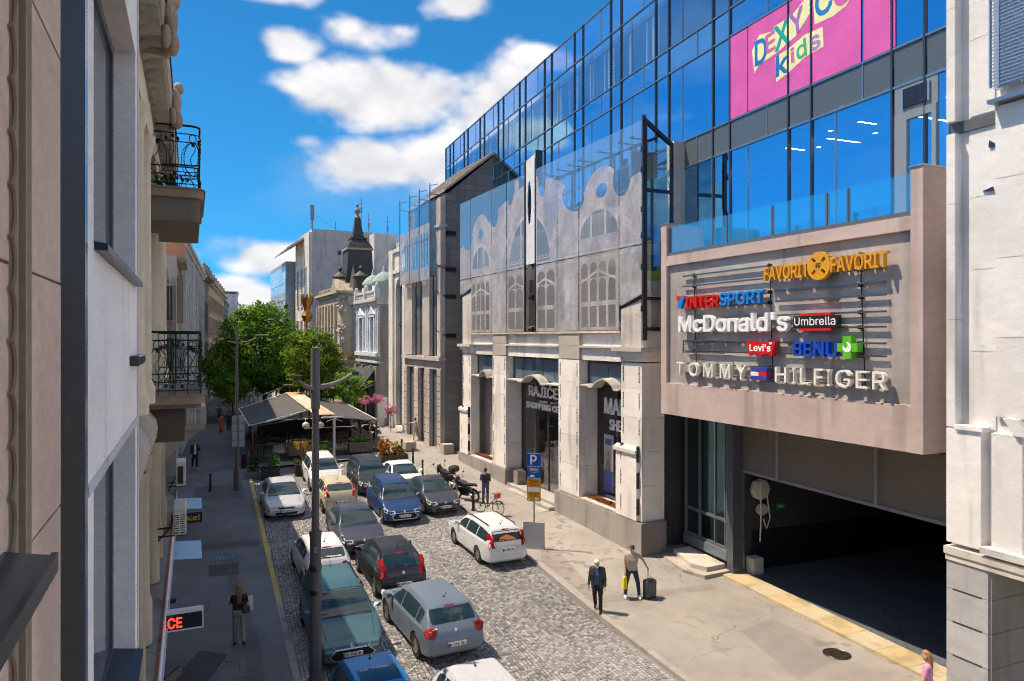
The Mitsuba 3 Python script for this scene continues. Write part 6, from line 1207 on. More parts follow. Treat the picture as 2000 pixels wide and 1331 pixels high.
for a, b_, c, d_ in ((-.2, .2, 2.84, 2.86), (-.16, .16, 2.79, 2.805), (-.2, .18, 2.48, 2.495), (-.18, .2, 2.44, 2.452), (-.2, .1, 2.40, 2.412), (-.15, .2, 2.36, 2.372)): o_.box(a, b_, -.053, -.0505, c, d_)
o_.out('black_marks', 'plain', ps); B(MP, (.72, .72, .70)).box(-.24, .24, -.0535, -.0505, 2.54, 2.72).box(-.25, -.16, -.0535, -.0505, 2.2, 2.28).box(.04, .2, -.0535, -.0505, 2.2, 2.33).out('white_panel', 'plain', ps)
B(MP, (.20, .14, .10), .5).box(-.42, .43, -.07, -.04, .22 + .0, 1.34).out('board_frame', 'plain', ps); B(MP, (.42, .42, .44), .5).box(-.395, .405, -.085, -.071, .25, 1.31).out('board', 'plain', ps)
for i, (x, y) in enumerate(((-1.26, 40.8), (9.85, 39.4), (10.35, 31.7), (10.15, 43.0), (10.1, 36.0), (10.2, 46.4))):
    z = ZG(x, y) + KH; lb_ = ('single black bollard standing on the shaded left pavement', 'black bollard on the right kerb level with the white saloon', 'black bollard on the kerb beside the parked bicycle', 'black bollard on the right kerb behind the white saloon', 'black bollard between the two parked motorcycles', 'black bollard near the orange flower planter')[i]
    B(None, (.018, .02, .024)).lathe([(.10, z), (.10, z + .06), (.065, z + .1), (.055, z + .62), (.075, z + .66), (.05, z + .7), (.06, z + .8), (.07, z + .86), (.03, z + .95), (0, z + .96)], (x, y, 0), n=14).out('bollard', 'gloss', None, smooth=40, label=lb_, cat='bollard', group='black bollards along the pavements')
for i, (x, y) in enumerate(((10.85, 46.95), (12.9, 45.0), (11.7, 58.4))):
    z = ZG(x, y) + KH; B(rz(rad(4), (x, y, z)), (.36, .30, .25)).cbox(-.36, .36, -.34, .34, 0, .62, .025).out('stone_cube', 'stone', None, label=('squat stone cube alone in the middle of the right pavement', 'squat stone cube at the corner of the grey tiled block', 'squat stone cube near the blue hoarding')[i], cat='stone block', group='stone cubes on the right pavement')

# ================================================================ cafe terrace under awnings
zc = .62
ct = thing('cafe_terrace', 'raised cafe terrace of dark timber with glass screens and parapet', 'terrace')
B(None, (.16, .14, .12)).box(.75, 9.0, 47.6, 63.5, zc - .4, zc + .32).out('deck', 'plain', ct)
for i in range(14): piece(ct, 'plank', 'plain', None, .78 + i * .588, .78 + i * .588 + .57, 47.5, 47.6, zc - .1, zc + .33, (.075, .072, .075))
for i in range(7):
    x0 = .8 + i * 1.17; f = B(None, (.05, .05, .055)).box(x0, x0 + .06, 47.55, 47.62, zc + .3, zc + 1.25).box(x0, x0 + 1.17, 47.55, 47.62, zc + 1.2, zc + 1.25).box(x0, x0 + 1.17, 47.55, 47.62, zc + .33, zc + .62).out('screen_frame', 'plain', ct)
    B(None).quad((x0 + .06, 47.58, zc + .62), (x0 + 1.17, 47.58, zc + .62), (x0 + 1.17, 47.58, zc + 1.2), (x0 + .06, 47.58, zc + 1.2)).out('pane', 'clear_glass', f)
for i in range(5):
    y0 = 47.7 + i * 2.6; B(None).quad((.78, y0, zc + .35), (.78, y0 + 2.5, zc + .35), (.78, y0 + 2.5, zc + 1.2), (.78, y0, zc + 1.2)).out('pane', 'clear_glass', ct)
po_ = B(None, (.10, .10, .105))
for x in (1.0, 5.1, 8.9):
    for y in (48.5, 55, 62): po_.box(x - .05, x + .05, y - .05, y + .05, zc + .3, 3.5 if x == 5.1 else 2.95)
po_.bar((1.0, 48.6, 2.9), (5.1, 48.6, 3.45), .06).bar((5.1, 48.6, 3.45), (8.9, 48.6, 2.9), .06).bar((5.1, 48, 3.45), (5.1, 66, 3.45), .08).bar((3.2, 48.6, .7), (4.8, 48.5, 1.7), .05).bar((7.0, 48.6, .7), (5.4, 48.5, 1.7), .05).out('post', 'plain', ct)
def awning(name, label, q, col, cat='awning'):
    k = thing(name, label, cat); q = np.array(q, float); b = B(None, col, .5); n = 8; v = []
    for i in range(n + 1):
        for j in range(n + 1):
            u, w = i / n, j / n; p = (q[0] * (1 - u) + q[1] * u) * (1 - w) + (q[3] * (1 - u) + q[2] * u) * w; p[2] -= .10 * math.sin(math.pi * w) * (1 + .2 * math.sin(u * 9)); v.append(p)
    v = np.array(v); f = np.array([(i * (n + 1) + j, i * (n + 1) + j + 1, (i + 1) * (n + 1) + j + 1, (i + 1) * (n + 1) + j) for i in range(n) for j in range(n)])
    b.add(v, f); b.add(v - [0, 0, .02], f[:, ::-1]); b.out('fabric', 'plain', k, smooth=50)
    B(None, (.62, .60, .56)).bar(q[2], q[3], .07).bar(q[1], q[2], .05).bar(q[0], q[3], .05).out('edge_bar', 'plain', k); return k
AG = (.075, .074, .075)
awning('cafe_awning', 'large dark grey left awning of the cafe, sloping towards the pavement', [(4.7, 51.6, 3.52), (4.2, 67.5, 3.56), (.2, 61.0, 2.92), (.8, 49.0, 2.9)], AG)
awning('cafe_awning', 'dark grey right awning of the cafe, sloping towards the shops', [(5.75, 47.4, 3.5), (5.1, 67.0, 3.56), (8.8, 62.0, 2.95), (9.15, 49.8, 2.88)], AG)
rs = thing('awning_ridge_cover', 'weathered tan cover strip running along the ridge between the cafe awnings', 'awning cover')
for i in range(5): B(None, random.choice([(.48, .36, .25), (.52, .41, .30), (.45, .33, .22)])).hull([(x + (5.0 - 4.9) * 0 - .03 * (y - 47), y, 3.62 + dz) for y in (47.0 + i * 4.1, 51.05 + i * 4.1) for x in (4.75, 6.0) for dz in (0, .04)]).out('panel', 'plain', rs)
awning('rear_awning', 'smaller grey awning of the farther terrace behind the cafe', [(4.3, 69.5, 4.1), (4.0, 78, 4.15), (1.8, 76, 3.4), (2.2, 69, 3.35)], AG); k = thing('rear_ridge_cover', 'tan cover on the ridge of the farther terrace awning', 'awning cover'); B(None, (.50, .40, .31)).hull([(x, y, 4.16 + d_) for x, y in ((4.1, 69), (5.4, 69), (5.0, 79), (3.8, 79)) for d_ in (0, .05)]).out('panel', 'plain', k); B(None, (.3, .28, .25)).box(4.6, 4.7, 69.2, 69.3, .8, 4.2).box(4.4, 4.5, 78, 78.1, .8, 4.2).out('post', 'plain', k)
wp = thing('white_post', 'white T-shaped post holding the ridge cover at the cafe front', 'post'); B(None, (.62, .62, .62)).tube([(5.9, 46.9, .6), (5.9, 46.9, 3.45)], .085, 12).bar((5.2, 46.9, 3.48), (6.5, 46.9, 3.48), .1).tube([(5.4, 46.9, 3.2), (5.9, 46.9, 3.4)], .03, 6).tube([(6.4, 46.9, 3.2), (5.9, 46.9, 3.4)], .03, 6).out('post', 'plain', wp, smooth=30)
for i, x in enumerate((4.15, 5.05)): 
    k = B(None, (.52, .47, .42)).ball((x, 47.0, 3.0), .23, sub=3).tube([(x, 47, 3.2), (x, 47.4, 3.45)], .02, 5).out('globe_lamp', 'gloss', None, smooth=True, label=('pale globe lamp hanging at the cafe front, left one of two', 'pale globe lamp hanging at the cafe front, right one of two')[i], cat='lamp')
B(None, (.6, .58, .5)).tube([(4.15, 47, 2.83), (7.2, 47, 2.83)], .02, 5).out('lamp_rail', 'metal', None, label='thin pale rail under the globe lamps of the cafe', cat='rail')
def cafe_set(x, y, i):
    t = thing('cafe_table', 'small round dark cafe table under the awnings', 'table', 'tables on the cafe terrace'); z = zc + .33
    B(None, (.10, .085, .07)).lathe([(0, z + .72), (.38, z + .72), (.38, z + .75), (0, z + .75)], (x, y, 0), n=14).out('top', 'plain', t); B(None, (.03, .03, .03)).lathe([(.25, z), (.25, z + .02), (.03, z + .04), (.03, z + .72)], (x, y, 0), n=8).out('leg', 'plain', t)
    for s in (-1, 1):
        c = thing('cafe_chair', 'dark wicker chair at a cafe table', 'chair', 'chairs on the cafe terrace'); M = rz(R.uniform(-.4, .4) + (0 if s < 0 else math.pi), (x + s * .7, y + R.uniform(-.15, .15), z)); cl = random.choice([(.06, .045, .035), (.03, .03, .03), (.10, .075, .05)])
        B(M, cl).cbox(-.22, .22, -.22, .22, .42, .47, .015).out('seat', 'plain', c); B(M, cl).cbox(-.25, -.2, -.22, .22, .47, .9, .02).out('backrest', 'plain', c)
        for a in (-.2, .2):
            for e in (-.2, .2): B(M, cl).box(a - .015, a + .015, e - .015, e + .015, 0, .42).out('leg', 'plain', c)
for i, (x, y) in enumerate(((2.2, 48.9), (4.3, 49.2), (6.6, 49.0), (8.2, 50.4), (2.4, 51.8), (4.6, 52.2), (6.8, 52.3), (2.6, 55), (5, 56), (7.4, 56))): cafe_set(x, y, i)
B(None, (.05, .045, .045)).box(1.5, 8.5, 57.5, 58, zc + .3, 2.2).out('bar_counter', 'plain', None, label='dark bar counter at the back of the cafe terrace', cat='counter')
def planter(name, label, x0, x1, y0, y1, z0, h, col, plants, cat='planter'):
    k = thing(name, label, cat); B(None, col).box(x0, x1, y0, y0 + .05, z0, z0 + h).box(x0, x1, y1 - .05, y1, z0, z0 + h).box(x0, x0 + .05, y0 + .05, y1 - .05, z0, z0 + h).box(x1 - .05, x1, y0 + .05, y1 - .05, z0, z0 + h).out('box', 'plain', k); B(None, (.05, .035, .025)).box(x0 + .05, x1 - .05, y0 + .05, y1 - .05, z0, z0 + h - .08).out('soil', 'plain', k)
    for nm, c, rr, n, sz, cl, sd in plants:
        lf = B(None); foliage(lf, c, rr, n, sz, cl, seed=sd, hollow=.2, per=14); st = B(None, (.08, .06, .03))
        for i in range(5): a = i * 1.3 + sd; st.tube([(c[0] + .05 * math.cos(a), c[1] + .05 * math.sin(a), z0 + h - .1), (c[0] + rr[0] * .5 * math.cos(a), c[1] + rr[1] * .5 * math.sin(a), c[2])], .012, 4)
        p = thing(nm[0], nm[1], 'plant'); st.out('stem', 'plain', p); lf.out('leaves', 'leaf', p)
BRG = [(.10, .22, .03), (.14, .26, .04), (.06, .16, .03)]; DKG = [(.03, .08, .015), (.045, .11, .02)]; ORG = [(.45, .15, .02), (.38, .10, .02), (.42, .22, .03)]; YLG = [(.38, .36, .06), (.30, .32, .05), (.42, .34, .08)]
z1 = ZG(1.8, 43) + .02
planter('black_planter', 'square black planter at the head of the left parking row', 1.35, 2.35, 42.6, 43.5, z1, .62, (.022, .022, .026), [(('leafy_plant', 'bright green bushy plant in the square black planter'), (1.95, 43.0, z1 + 1.0), (.42, .4, .55), 420, .075, BRG, 21), (('seedling', 'reddish low plants in the square black planter'), (1.6, 43.1, z1 + .7), (.25, .3, .14), 120, .05, [(.25, .10, .05), (.10, .14, .04)], 22)])
planter('black_planter', 'second black planter behind the gap, partly hidden by the white car', 3.2, 4.3, 42.9, 43.8, z1 + .05, .66, (.024, .024, .028), [(('leafy_plant', 'small yellow green plant in the second black planter'), (3.4, 43.2, z1 + .85), (.3, .25, .2), 200, .06, BRG, 23), (('dry_grass', 'thin reddish grass in the second black planter'), (3.9, 43.4, z1 + .95), (.35, .25, .3), 180, .07, [(.22, .10, .06), (.28, .16, .08)], 24)])
planter('low_planter', 'low grey trough at the left end before the cafe', .55, 1.3, 43.0, 45.2, z1, .4, (.13, .14, .15), [(('shrub', 'dim grey green shrub in the low grey trough'), (.95, 44.2, z1 + .7), (.35, .8, .4), 420, .07, DKG, 25)])
for i, (x, w, lb_) in enumerate(((3.1, 1.6, 'long grey hedge box at the left of the cafe front'), (6.9, 1.5, 'long grey hedge box at the right of the cafe front'))): planter('hedge_box', lb_, x, x + w, 47.0, 47.48, zc + .5, .62, (.12, .11, .105), [(('box_hedge', 'clipped dark green hedge in the ' + ('left' if i == 0 else 'right') + ' grey hedge box'), (x + w / 2, 47.25, zc + 1.3), (w * .5, .24, .3), 900, .05, DKG if i == 0 else [(.05, .12, .02), (.07, .15, .02)], 26 + i)])
z2 = ZG(9.3, 44) + .05
planter('orange_planter', 'dark planter full of orange and yellow plants behind the white saloon', 8.3, 10.0, 43.6, 44.6, z2, .5, (.07, .055, .045), [(('orange_shrub', 'bright orange leafy shrub left in the planter behind the white saloon'), (8.65, 44.1, z2 + 1.0), (.45, .4, .6), 700, .09, ORG, 31), (('yellow_grass', 'tall yellow grass right in the planter behind the white saloon'), (9.45, 44.1, z2 + .85), (.45, .35, .45), 600, .09, YLG, 32), (('orange_flowers', 'low orange flowers along the edge of the planter'), (9.2, 43.8, z2 + .6), (.6, .2, .15), 260, .06, ORG, 33)])
planter('white_pot', 'white plant pot with a fresh green shrub beside the white post', 5.05, 5.5, 46.2, 46.6, zc, .5, (.5, .5, .5), [(('green_shrub', 'fresh light green shrub in the pot beside the white post'), (5.3, 46.4, zc + .95), (.36, .32, .5), 420, .08, BRG, 34)])
dp_ = thing('dry_palm', 'small palm with drooping orange dry fronds at the cafe front', 'plant'); x, y, z = 3.75, 45.9, zc; B(None, (.14, .10, .07)).tube([(x, y, z), (x + .03, y, z + .7), (x, y, z + 1.45)], [.09, .07, .06], 8).out('trunk', 'plain', dp_); lf = B(None)
for i in range(34):
    a = R.uniform(0, 6.3); l_ = R.uniform(.5, .85); dr_ = R.uniform(.35, .95); P = [(x + l_ * u * math.cos(a), y + l_ * u * math.sin(a), z + 1.45 + .35 * math.sin(u * 2.4) * (1.1 - dr_) - dr_ * u * u * .9) for u in np.linspace(0, 1, 5)]; cl = random.choice([(.50, .21, .05), (.46, .25, .08), (.40, .15, .03)]) if i < 28 else (.12, .2, .04)
    for p0, p1 in zip(P[:-1], P[1:]):
        for e in (-.05, -.02, .02, .05): lf.add([p0, (p1[0] - e * math.sin(a), p1[1] + e * math.cos(a), p1[2] - abs(e)), (p1[0] - e * 1.6 * math.sin(a) , p1[1] + e * 1.6 * math.cos(a), p1[2] - abs(e) * 1.6)], [[0, 1, 2]], col=cl)
lf.out('fronds', 'leaf', dp_)
PNK = [(.62, .22, .33), (.66, .30, .38), (.55, .15, .28)]
for i, (x, y, z, rr, lb_) in enumerate(((9.9, 58.5, 3.5, (.55, .5, .4), 'pink blossom bush under the shop awning, left one'), (10.7, 57.6, 3.7, (.5, .5, .4), 'pink blossom bush under the shop awning, middle one'), (11.1, 54.6, 3.0, (.45, .45, .5), 'round pink blossom tree standing alone nearest the pavement'))):
    k = thing('blossom_tree', lb_, 'tree'); zz = ZG(x, y); B(None, (.5, .42, .38)).tube([(x, y, zz), (x, y, z)], .035, 6).out('trunk', 'plain', k); lf = B(None); foliage(lf, (x, y, z), rr, 900, .055, PNK, seed=40 + i, hollow=.3, per=16); lf.out('crown', 'leaf', k)
bs = thing('shrub_bed', 'dark reddish shrubs along the right side of the cafe', 'plant'); lf = B(None)
for i in range(7): foliage(lf, (9.5 + .25 * math.sin(i * 2), 52 + i * 1.1, zc + 1.2), (.4, .5, .6), 260, .08, [(.18, .06, .04), (.06, .1, .02), (.10, .05, .03)], seed=50 + i, hollow=.2, per=14)
lf.out('leaves', 'leaf', bs)
bl_ = thing('shrub_bed', 'dark reddish shrubs along the left edge of the cafe', 'plant'); lf = B(None)
for i in range(6): foliage(lf, (.95, 47.9 + i * 1.2, zc + .9), (.3, .5, .5), 220, .08, [(.20, .07, .05), (.05, .08, .02), (.12, .06, .04)], seed=60 + i, hollow=.2, per=14)
lf.out('leaves', 'leaf', bl_)
kb = thing('dark_bench', 'black slatted bench by the left pavement beside the cafe', 'bench')
for i in range(4): piece(kb, 'slat', 'plain', None, .3, .62, 46.2 + i * .0, 48.4, zc + .4 + i * .13, zc + .5 + i * .13, (.02, .02, .022))
B(None, (.02, .02, .022)).box(.3, .62, 46.3, 46.4, zc - .1, zc + .9).box(.3, .62, 48.2, 48.3, zc - .1, zc + .9).out('leg', 'plain', kb)

# ================================================================ motorcycles and bicycle
def wheel(b, x, y, z, r, M, t=.05, spokes=10, rc=(.02, .02, .02)):
    a = np.linspace(0, 2 * math.pi, 25); b.tube([(x + r * math.cos(q), y, z + r * math.sin(q)) for q in a], t, 6, M=M, cap=False, col=rc)
    for i in range(spokes): q = i * 2 * math.pi / spokes; b.bar((x, y, z), (x + r * math.cos(q), y, z + r * math.sin(q)), .008, M=M, col=(.3, .3, .3))
def motorcycle(label, x, y, head, col, box):
    k = thing('motorcycle', label, 'motorcycle'); M = rz(head, (x, y, ZG(x, y) + KH)) @ rot([1, 0, 0], -.14)
    for xx, nm in ((.68, 'front_wheel'), (-.62, 'rear_wheel')): b = B(None); wheel(b, xx, 0, .31, .26, M, .055, 6); b.out(nm, 'plain', k)
    b = B(M, col, .5); b.hull([(p[0], s * p[1], p[2]) for s in (-1, 1) for p in ((.42, .12, .98), (.05, .16, .92), (-.1, .1, .72), (.35, .1, .70), (.5, .06, .85))]); b.hull([(p[0], s * p[1], p[2]) for s in (-1, 1) for p in ((.50, .16, 1.02), (.62, .13, .92), (.60, .12, .72), (.45, .17, .8), (.55, .1, 1.12))]); b.out('tank_fairing', 'paint', k, smooth=45)
    b = B(M, (.025, .025, .026)).hull([(p[0], s * p[1], p[2]) for s in (-1, 1) for p in ((.1, .12, .86), (-.72, .10, .92), (-.72, .08, .84), (.0, .13, .74))]); b.out('seat', 'plain', k, smooth=45)
    b = B(M, (.06, .06, .065)).hull([(p[0], s * p[1], p[2]) for s in (-1, 1) for p in ((.35, .16, .66), (-.25, .17, .66), (-.2, .14, .28), (.28, .14, .28))]).out('engine', 'metal', k)
    b = B(M, (.30, .30, .31)).tube([(.68, .07, .31), (.52, .07, .98)], .025, 6).tube([(.68, -.07, .31), (.52, -.07, .98)], .025, 6).tube([(.42, .36, 1.06), (.5, .15, 1.03), (.5, -.15, 1.03), (.42, -.36, 1.06)], .016, 6).tube([(-.62, .07, .31), (-.15, .1, .45)], .02, 6).tube([(.1, -.16, .3), (-.4, -.17, .33), (-.85, -.17, .5)], .045, 8).out('fork', 'metal', k)
    b = B(M, (.02, .02, .02))
    for s in (-1, 1): b.tube([(.47, s * .28, 1.05), (.5, s * .36, 1.25)], .008, 5).ball((.48, s * .38, 1.29), (.02, .07, .045), sub=1)
    b.out('mirror', 'plain', k); B(M, (.35, .36, .36)).hull([(.60, s * .12, z_) for s in (-1, 1) for z_ in (.82, 1.0)] + [(.66, s * .07, z_) for s in (-1, 1) for z_ in (.84, .95)] + [(.52, s * .14, 1.2) for s in (-1, 1)]).out('windshield', 'dark_glass', k)
    B(M, (.35, .01, .012)).box(-.80, -.76, -.06, .06, .8, .87).out('tail_light', 'gloss', k)
    if box: B(M, (.045, .046, .048)).cbox(-.98, -.5, -.24, .24, .95, 1.28, .08).out('top_box', 'gloss', k, smooth=40)
    B(M, (.02, .02, .02)).hull([(-.45, s * .06, .62) for s in (-1, 1)] + [(-.95, s * .06, .5) for s in (-1, 1)] + [(-.5, s * .06, .68) for s in (-1, 1)]).out('mudguard', 'plain', k)
motorcycle('black touring motorcycle with a big rear box, the farther of two', 10.45, 36.4, 1.95, (.03, .032, .035), True); motorcycle('dark naked motorcycle with raised mirrors, the nearer of two', 10.65, 33.6, 1.15 + math.pi / 2 * .55, (.06, .065, .07), False)
bk_ = thing('bicycle', 'black bicycle with an orange red bag on its handlebar, parked on the right kerb', 'bicycle'); x, y = 10.85, 30.9; M = rz(math.atan2(-1.05, .72), (x, y, ZG(x, y) + KH))
for xx, nm in ((.52, 'front_wheel'), (-.52, 'rear_wheel')): b = B(None); wheel(b, xx, 0, .34, .32, M, .02, 14); b.out(nm, 'plain', bk_)
B(M, (.03, .05, .08)).tube([(-.52, 0, .34), (-.08, 0, .32), (-.2, 0, .82), (-.52, 0, .34)], .02, 6).tube([(-.08, 0, .32), (.36, 0, .78), (-.18, 0, .74)], .022, 6).tube([(.52, 0, .34), (.36, 0, .84), (.33, 0, 1.0)], .02, 6).tube([(.34, .28, 1.02), (.36, 0, 1.02), (.34, -.28, 1.02)], .013, 6).tube([(-.2, 0, .82), (-.24, 0, .95)], .015, 5).out('frame', 'gloss', bk_, smooth=60)
B(M, (.02, .02, .02)).hull([(-.38, .07, .98), (-.38, -.07, .98), (-.1, 0, .98), (-.38, 0, .93)]).out('saddle', 'plain', bk_); B(M, (.46, .09, .05)).cbox(.36, .58, -.14, .14, .8, 1.05, .03).out('bag', 'plain', bk_); B(M, (.05, .05, .05)).bar((-.08, -.08, .32), (.05, -.12, .24), .02).bar((-.08, .08, .32), (-.2, .12, .4), .02).lathe([(.09, -.01), (.09, .01)], (-.08, .04, .32), n=14, axis='y').out('crank', 'metal', bk_)
# ================================================================ people
SPH = trimesh.creation.icosphere(subdivisions=1).vertices
def cap(a, ra, b_, rb): return m3.Manifold.hull_points(np.vstack([SPH * ra + np.array(a), SPH * rb + np.array(b_)]))
def ellip(c, rr): return m3.Manifold.hull_points(trimesh.creation.icosphere(subdivisions=2).vertices * np.array(rr) + np.array(c))
def uni(L):
    o = L[0]
    for q in L[1:]: o += q
    return o
def soft(m, e=.045, it=8):
    q = m.refine_to_length(e).to_mesh(); t = trimesh.Trimesh(q.vert_properties[:, :3], q.tri_verts, process=True); trimesh.smoothing.filter_taubin(t, .5, .52, it); return t
def hand(w, d, side, palm_n, s=1.0, curl=.6):
    """palm, four fingers of different lengths and a thumb from the palm's side; d: pointing direction, palm_n: where the palm looks"""
    w, d, n_ = np.array(w, float), np.array(d, float), np.array(palm_n, float); d /= np.linalg.norm(d); n_ -= d * (n_ @ d); n_ /= np.linalg.norm(n_); x = np.cross(d, n_) * side; L = []
    L.append(m3.Manifold.hull_points(np.vstack([SPH * r * s + (w + d * a * s + x * b_ * s) for a, b_, r in ((0, 0, .024), (.085, .032, .013), (.085, -.030, .012), (.03, .03, .016))])))
    for i, (b_, l_) in enumerate(((.031, .068), (.011, .078), (-.010, .072), (-.029, .055))):
        p0 = w + d * .088 * s + x * b_ * s; cu = curl * (.8 + .12 * i); p1 = p0 + (d * math.cos(cu * .5) + n_ * math.sin(cu * .5)) * l_ * .5 * s; p2 = p1 + (d * math.cos(cu * 1.3) + n_ * math.sin(cu * 1.3)) * l_ * .5 * s; L += [cap(p0, .0095 * s, p1, .009 * s), cap(p1, .009 * s, p2, .0075 * s)]
    t0 = w + d * .03 * s + x * .03 * s; t1 = t0 + (d * .7 + x * .6 + n_ * .3) * .042 * s; L += [cap(t0, .013 * s, t1, .0105 * s), cap(t1, .0105 * s, t1 + (d * .9 + x * .1 + n_ * .4) * .03 * s, .008 * s)]
    return uni(L)
def person(label, x, y, face, H=1.74, skin=(.50, .30, .21), top=(.3, .3, .3), legs=(.05, .05, .06), shoes=(.03, .03, .03), hair=(.06, .04, .03), lleg=(.2, .1), rleg=(-.2, .2), larm=(-.2, .12, .3), rarm=(.2, .12, .3), hair_len=0, sleeve='short', dress=False, jacket=None, shorts=False, female=False, nod=0., beard=False, glasses=False, bag=None, z=None, lean=0.):
    k = thing('person', label, 'person'); s = H / 1.75; f = np.array(face, float) / np.hypot(*face); a = math.atan2(f[1], f[0]) - math.pi / 2
    M = rz(a, (x, y, (ZG(x, y) + KH) if z is None else z)) @ np.diag([s, s, s, 1.]) @ rot([1, 0, 0], -lean)
    J = {}; sw = .165 if female else .185; hw = .095 if female else .09
    def leg(side, hp, kn, ab=.03):
        hip = np.array([side * hw, 0, .92]); kd = np.array([side * math.sin(ab), math.sin(hp), -math.cos(hp)]); kne = hip + kd * .42; ad = np.array([side * math.sin(ab) * .4, math.sin(hp - kn), -math.cos(hp - kn)]); ank = kne + ad * .41; return hip, kne, ank
    def arm(side, p, ab, el):
        sh = np.array([side * sw, 0, 1.40]); d = np.array([side * math.sin(ab), math.sin(p) * math.cos(ab), -math.cos(p) * math.cos(ab)]); e = sh + d * .285; d2 = np.array([side * math.sin(ab) * .7, math.sin(p + el) * math.cos(ab * .7), -math.cos(p + el) * math.cos(ab * .7)]); w = e + d2 * .25; return sh, e, w, d2
    LG = [leg(-1, *lleg), leg(1, *rleg)]; AR = [arm(-1, *larm), arm(1, *rarm)]
    dz = -min(l[2][2] for l in LG) + .075; up = np.array([0, 0, dz]); LG = [tuple(p + up for p in l) for l in LG]; AR = [(q[0] + up, q[1] + up, q[2] + up, q[3]) for q in AR]; Z = lambda v: np.array(v, float) + up
    def torso(e): return [m3.Manifold.hull_points(np.vstack([SPH * (r + e) + Z(c) for c, r in (((sw * .72, 0, 1.37), .075), ((-sw * .72, 0, 1.37), .075), ((.085, .02, 1.22), .095 if not female else .09), ((-.085, .02, 1.22), .095 if not female else .09), ((.075, 0, 1.04), .085 if not female else .07), ((-.075, 0, 1.04), .085 if not female else .07))])), m3.Manifold.hull_points(np.vstack([SPH * (r + e) + Z(c) for c, r in (((.075, 0, 1.05), .085), ((-.075, 0, 1.05), .085), ((hw, -.015, .92), .10), ((-hw, -.015, .92), .10))]))]
    def limbs(L, r0, r1, r2, e): return [q for h, kn, an in L for q in (cap(h, r0 + e, kn, r1 + e), cap(kn, r1 + e, an, r2 + e))]
    hc = Z((0, .03 + nod * .07, 1.625 - nod * .03)); HR = rot([1, 0, 0], -nod * .6, ); 
    def hd(p): return hc + (HR[:3, :3] @ np.array(p, float))
    head = [ellip(hc, (.074, .092, .112)), m3.Manifold.hull_points(np.vstack([SPH * r + hd(c) for c, r in (((0, .03, -.07), .052), ((0, .06, -.095), .03), ((.03, .02, -.06), .04), ((-.03, .02, -.06), .04))])), cap(hd((0, .09, .01)), .010, hd((0, .112, -.028)), .015)] + [ellip(hd((q * .077, -.005, -.012)), (.012, .022, .032)) for q in (-1, 1)]
    body = torso(0) + limbs(LG, .075, .052, .038, 0) + [q for sh, e, w, d in AR for q in (cap(sh, .05, e, .04), cap(e, .04, w, .026))] + [cap(Z((0, -.005, 1.38)), .058, Z((0, .015 + nod * .03, 1.53)), .05)] + head
    bm = soft(uni(body), .05, 5); hm = [hand(w, d, sd * -1, (-sd * .9, .25, 0), 1.0, .7) for sd, (sh, e, w, d) in ((-1, AR[0]), (1, AR[1]))]
    bb = B(M, skin, .5).mesh(bm)
    try:
        bw = m3.Manifold(m3.Mesh(np.asarray(bm.vertices, np.float32), np.asarray(bm.faces, np.uint32))); u = bw + hm[0] + hm[1]
        if u.num_tri() > 200: bb = B(M, skin, .5).man(u)
    except Exception: pass
    if bb.n == len(bm.vertices):
        for h in hm: bb.man(h)
    bb.out('body', 'plain', k, smooth=60)
    ey = B(M, (.03, .02, .02)); [ey.ball(hd((q * .03, .082, .012)), (.012, .008, .008), sub=1) for q in (-1, 1)]; ey.box(*[v for v in (hd((-.024, .098, -.062))[0], hd((.024, .098, -.062))[0], hd((0, .096, 0))[1], hd((0, .1, 0))[1] + .004, hd((0, 0, -.066))[2], hd((0, 0, -.058))[2])], col=(.30, .10, .08)); ey.out('face', 'plain', k)
    # clothing
    up_ = [cap(sh, .058, sh + (e - sh) * (.62 if sleeve == 'short' else 1), .054 if sleeve == 'short' else .048) for sh, e, w, d in AR] + ([cap(e, .048, w - (w - e) * .06, .036) for sh, e, w, d in AR] if sleeve == 'long' else [])
    if dress:
        hem = m3.Manifold.hull_points(np.vstack([SPH * .11 + Z((.085, 0, .95)), SPH * .11 + Z((-.085, 0, .95)), SPH * .12 + (LG[0][1] * .45 + LG[0][2] * .55), SPH * .12 + (LG[1][1] * .45 + LG[1][2] * .55)])); B(M, top, .5).mesh(soft(uni(torso(.016) + up_ + [hem]))).out('dress', 'plain', k, smooth=60)
    else:
        B(M, top, .5).mesh(soft(uni(torso(.016)[:1] + [m3.Manifold.hull_points(np.vstack([SPH * .105 + Z((q, 0, zz)) for q in (-.075, .075) for zz in (1.05, .93)]))] + (up_ if not jacket else up_[:2])))).out('shirt', 'plain', k, smooth=60)
        tl = [q for h, kn, an in LG for q in ((cap(h, .094, kn, .07),) + (() if shorts else (cap(kn, .068, an + (kn - an) * .08, .055),)))]
        B(M, legs, .5).mesh(soft(uni(tl + [m3.Manifold.hull_points(np.vstack([SPH * .108 + Z((q * hw * .9, -.01, zz)) for q in (-1, 1) for zz in (.9, .99)]))]))).out('trousers', 'plain', k, smooth=60)
    if jacket:
        jt = uni(torso(.034)[:1] + [m3.Manifold.hull_points(np.vstack([SPH * .125 + Z((q * .08, -.01, zz)) for q in (-1, 1) for zz in (1.05, .80)]))] + [cap(sh, .07, e, .06) for sh, e, w, d in AR] + [cap(e, .06, w - (w - e) * .08, .045) for sh, e, w, d in AR])
        jt -= m3.Manifold.hull_points(np.array([Z((q * ww, yy, zz)) for q in (-1, 1) for yy in (.02, .6) for ww, zz in ((.045, 1.52), (.10, .6))])); B(M, jacket, .5).mesh(soft(jt, .05, 3)).out('jacket', 'plain', k, smooth=60)
    sh_ = B(M, shoes, .5)
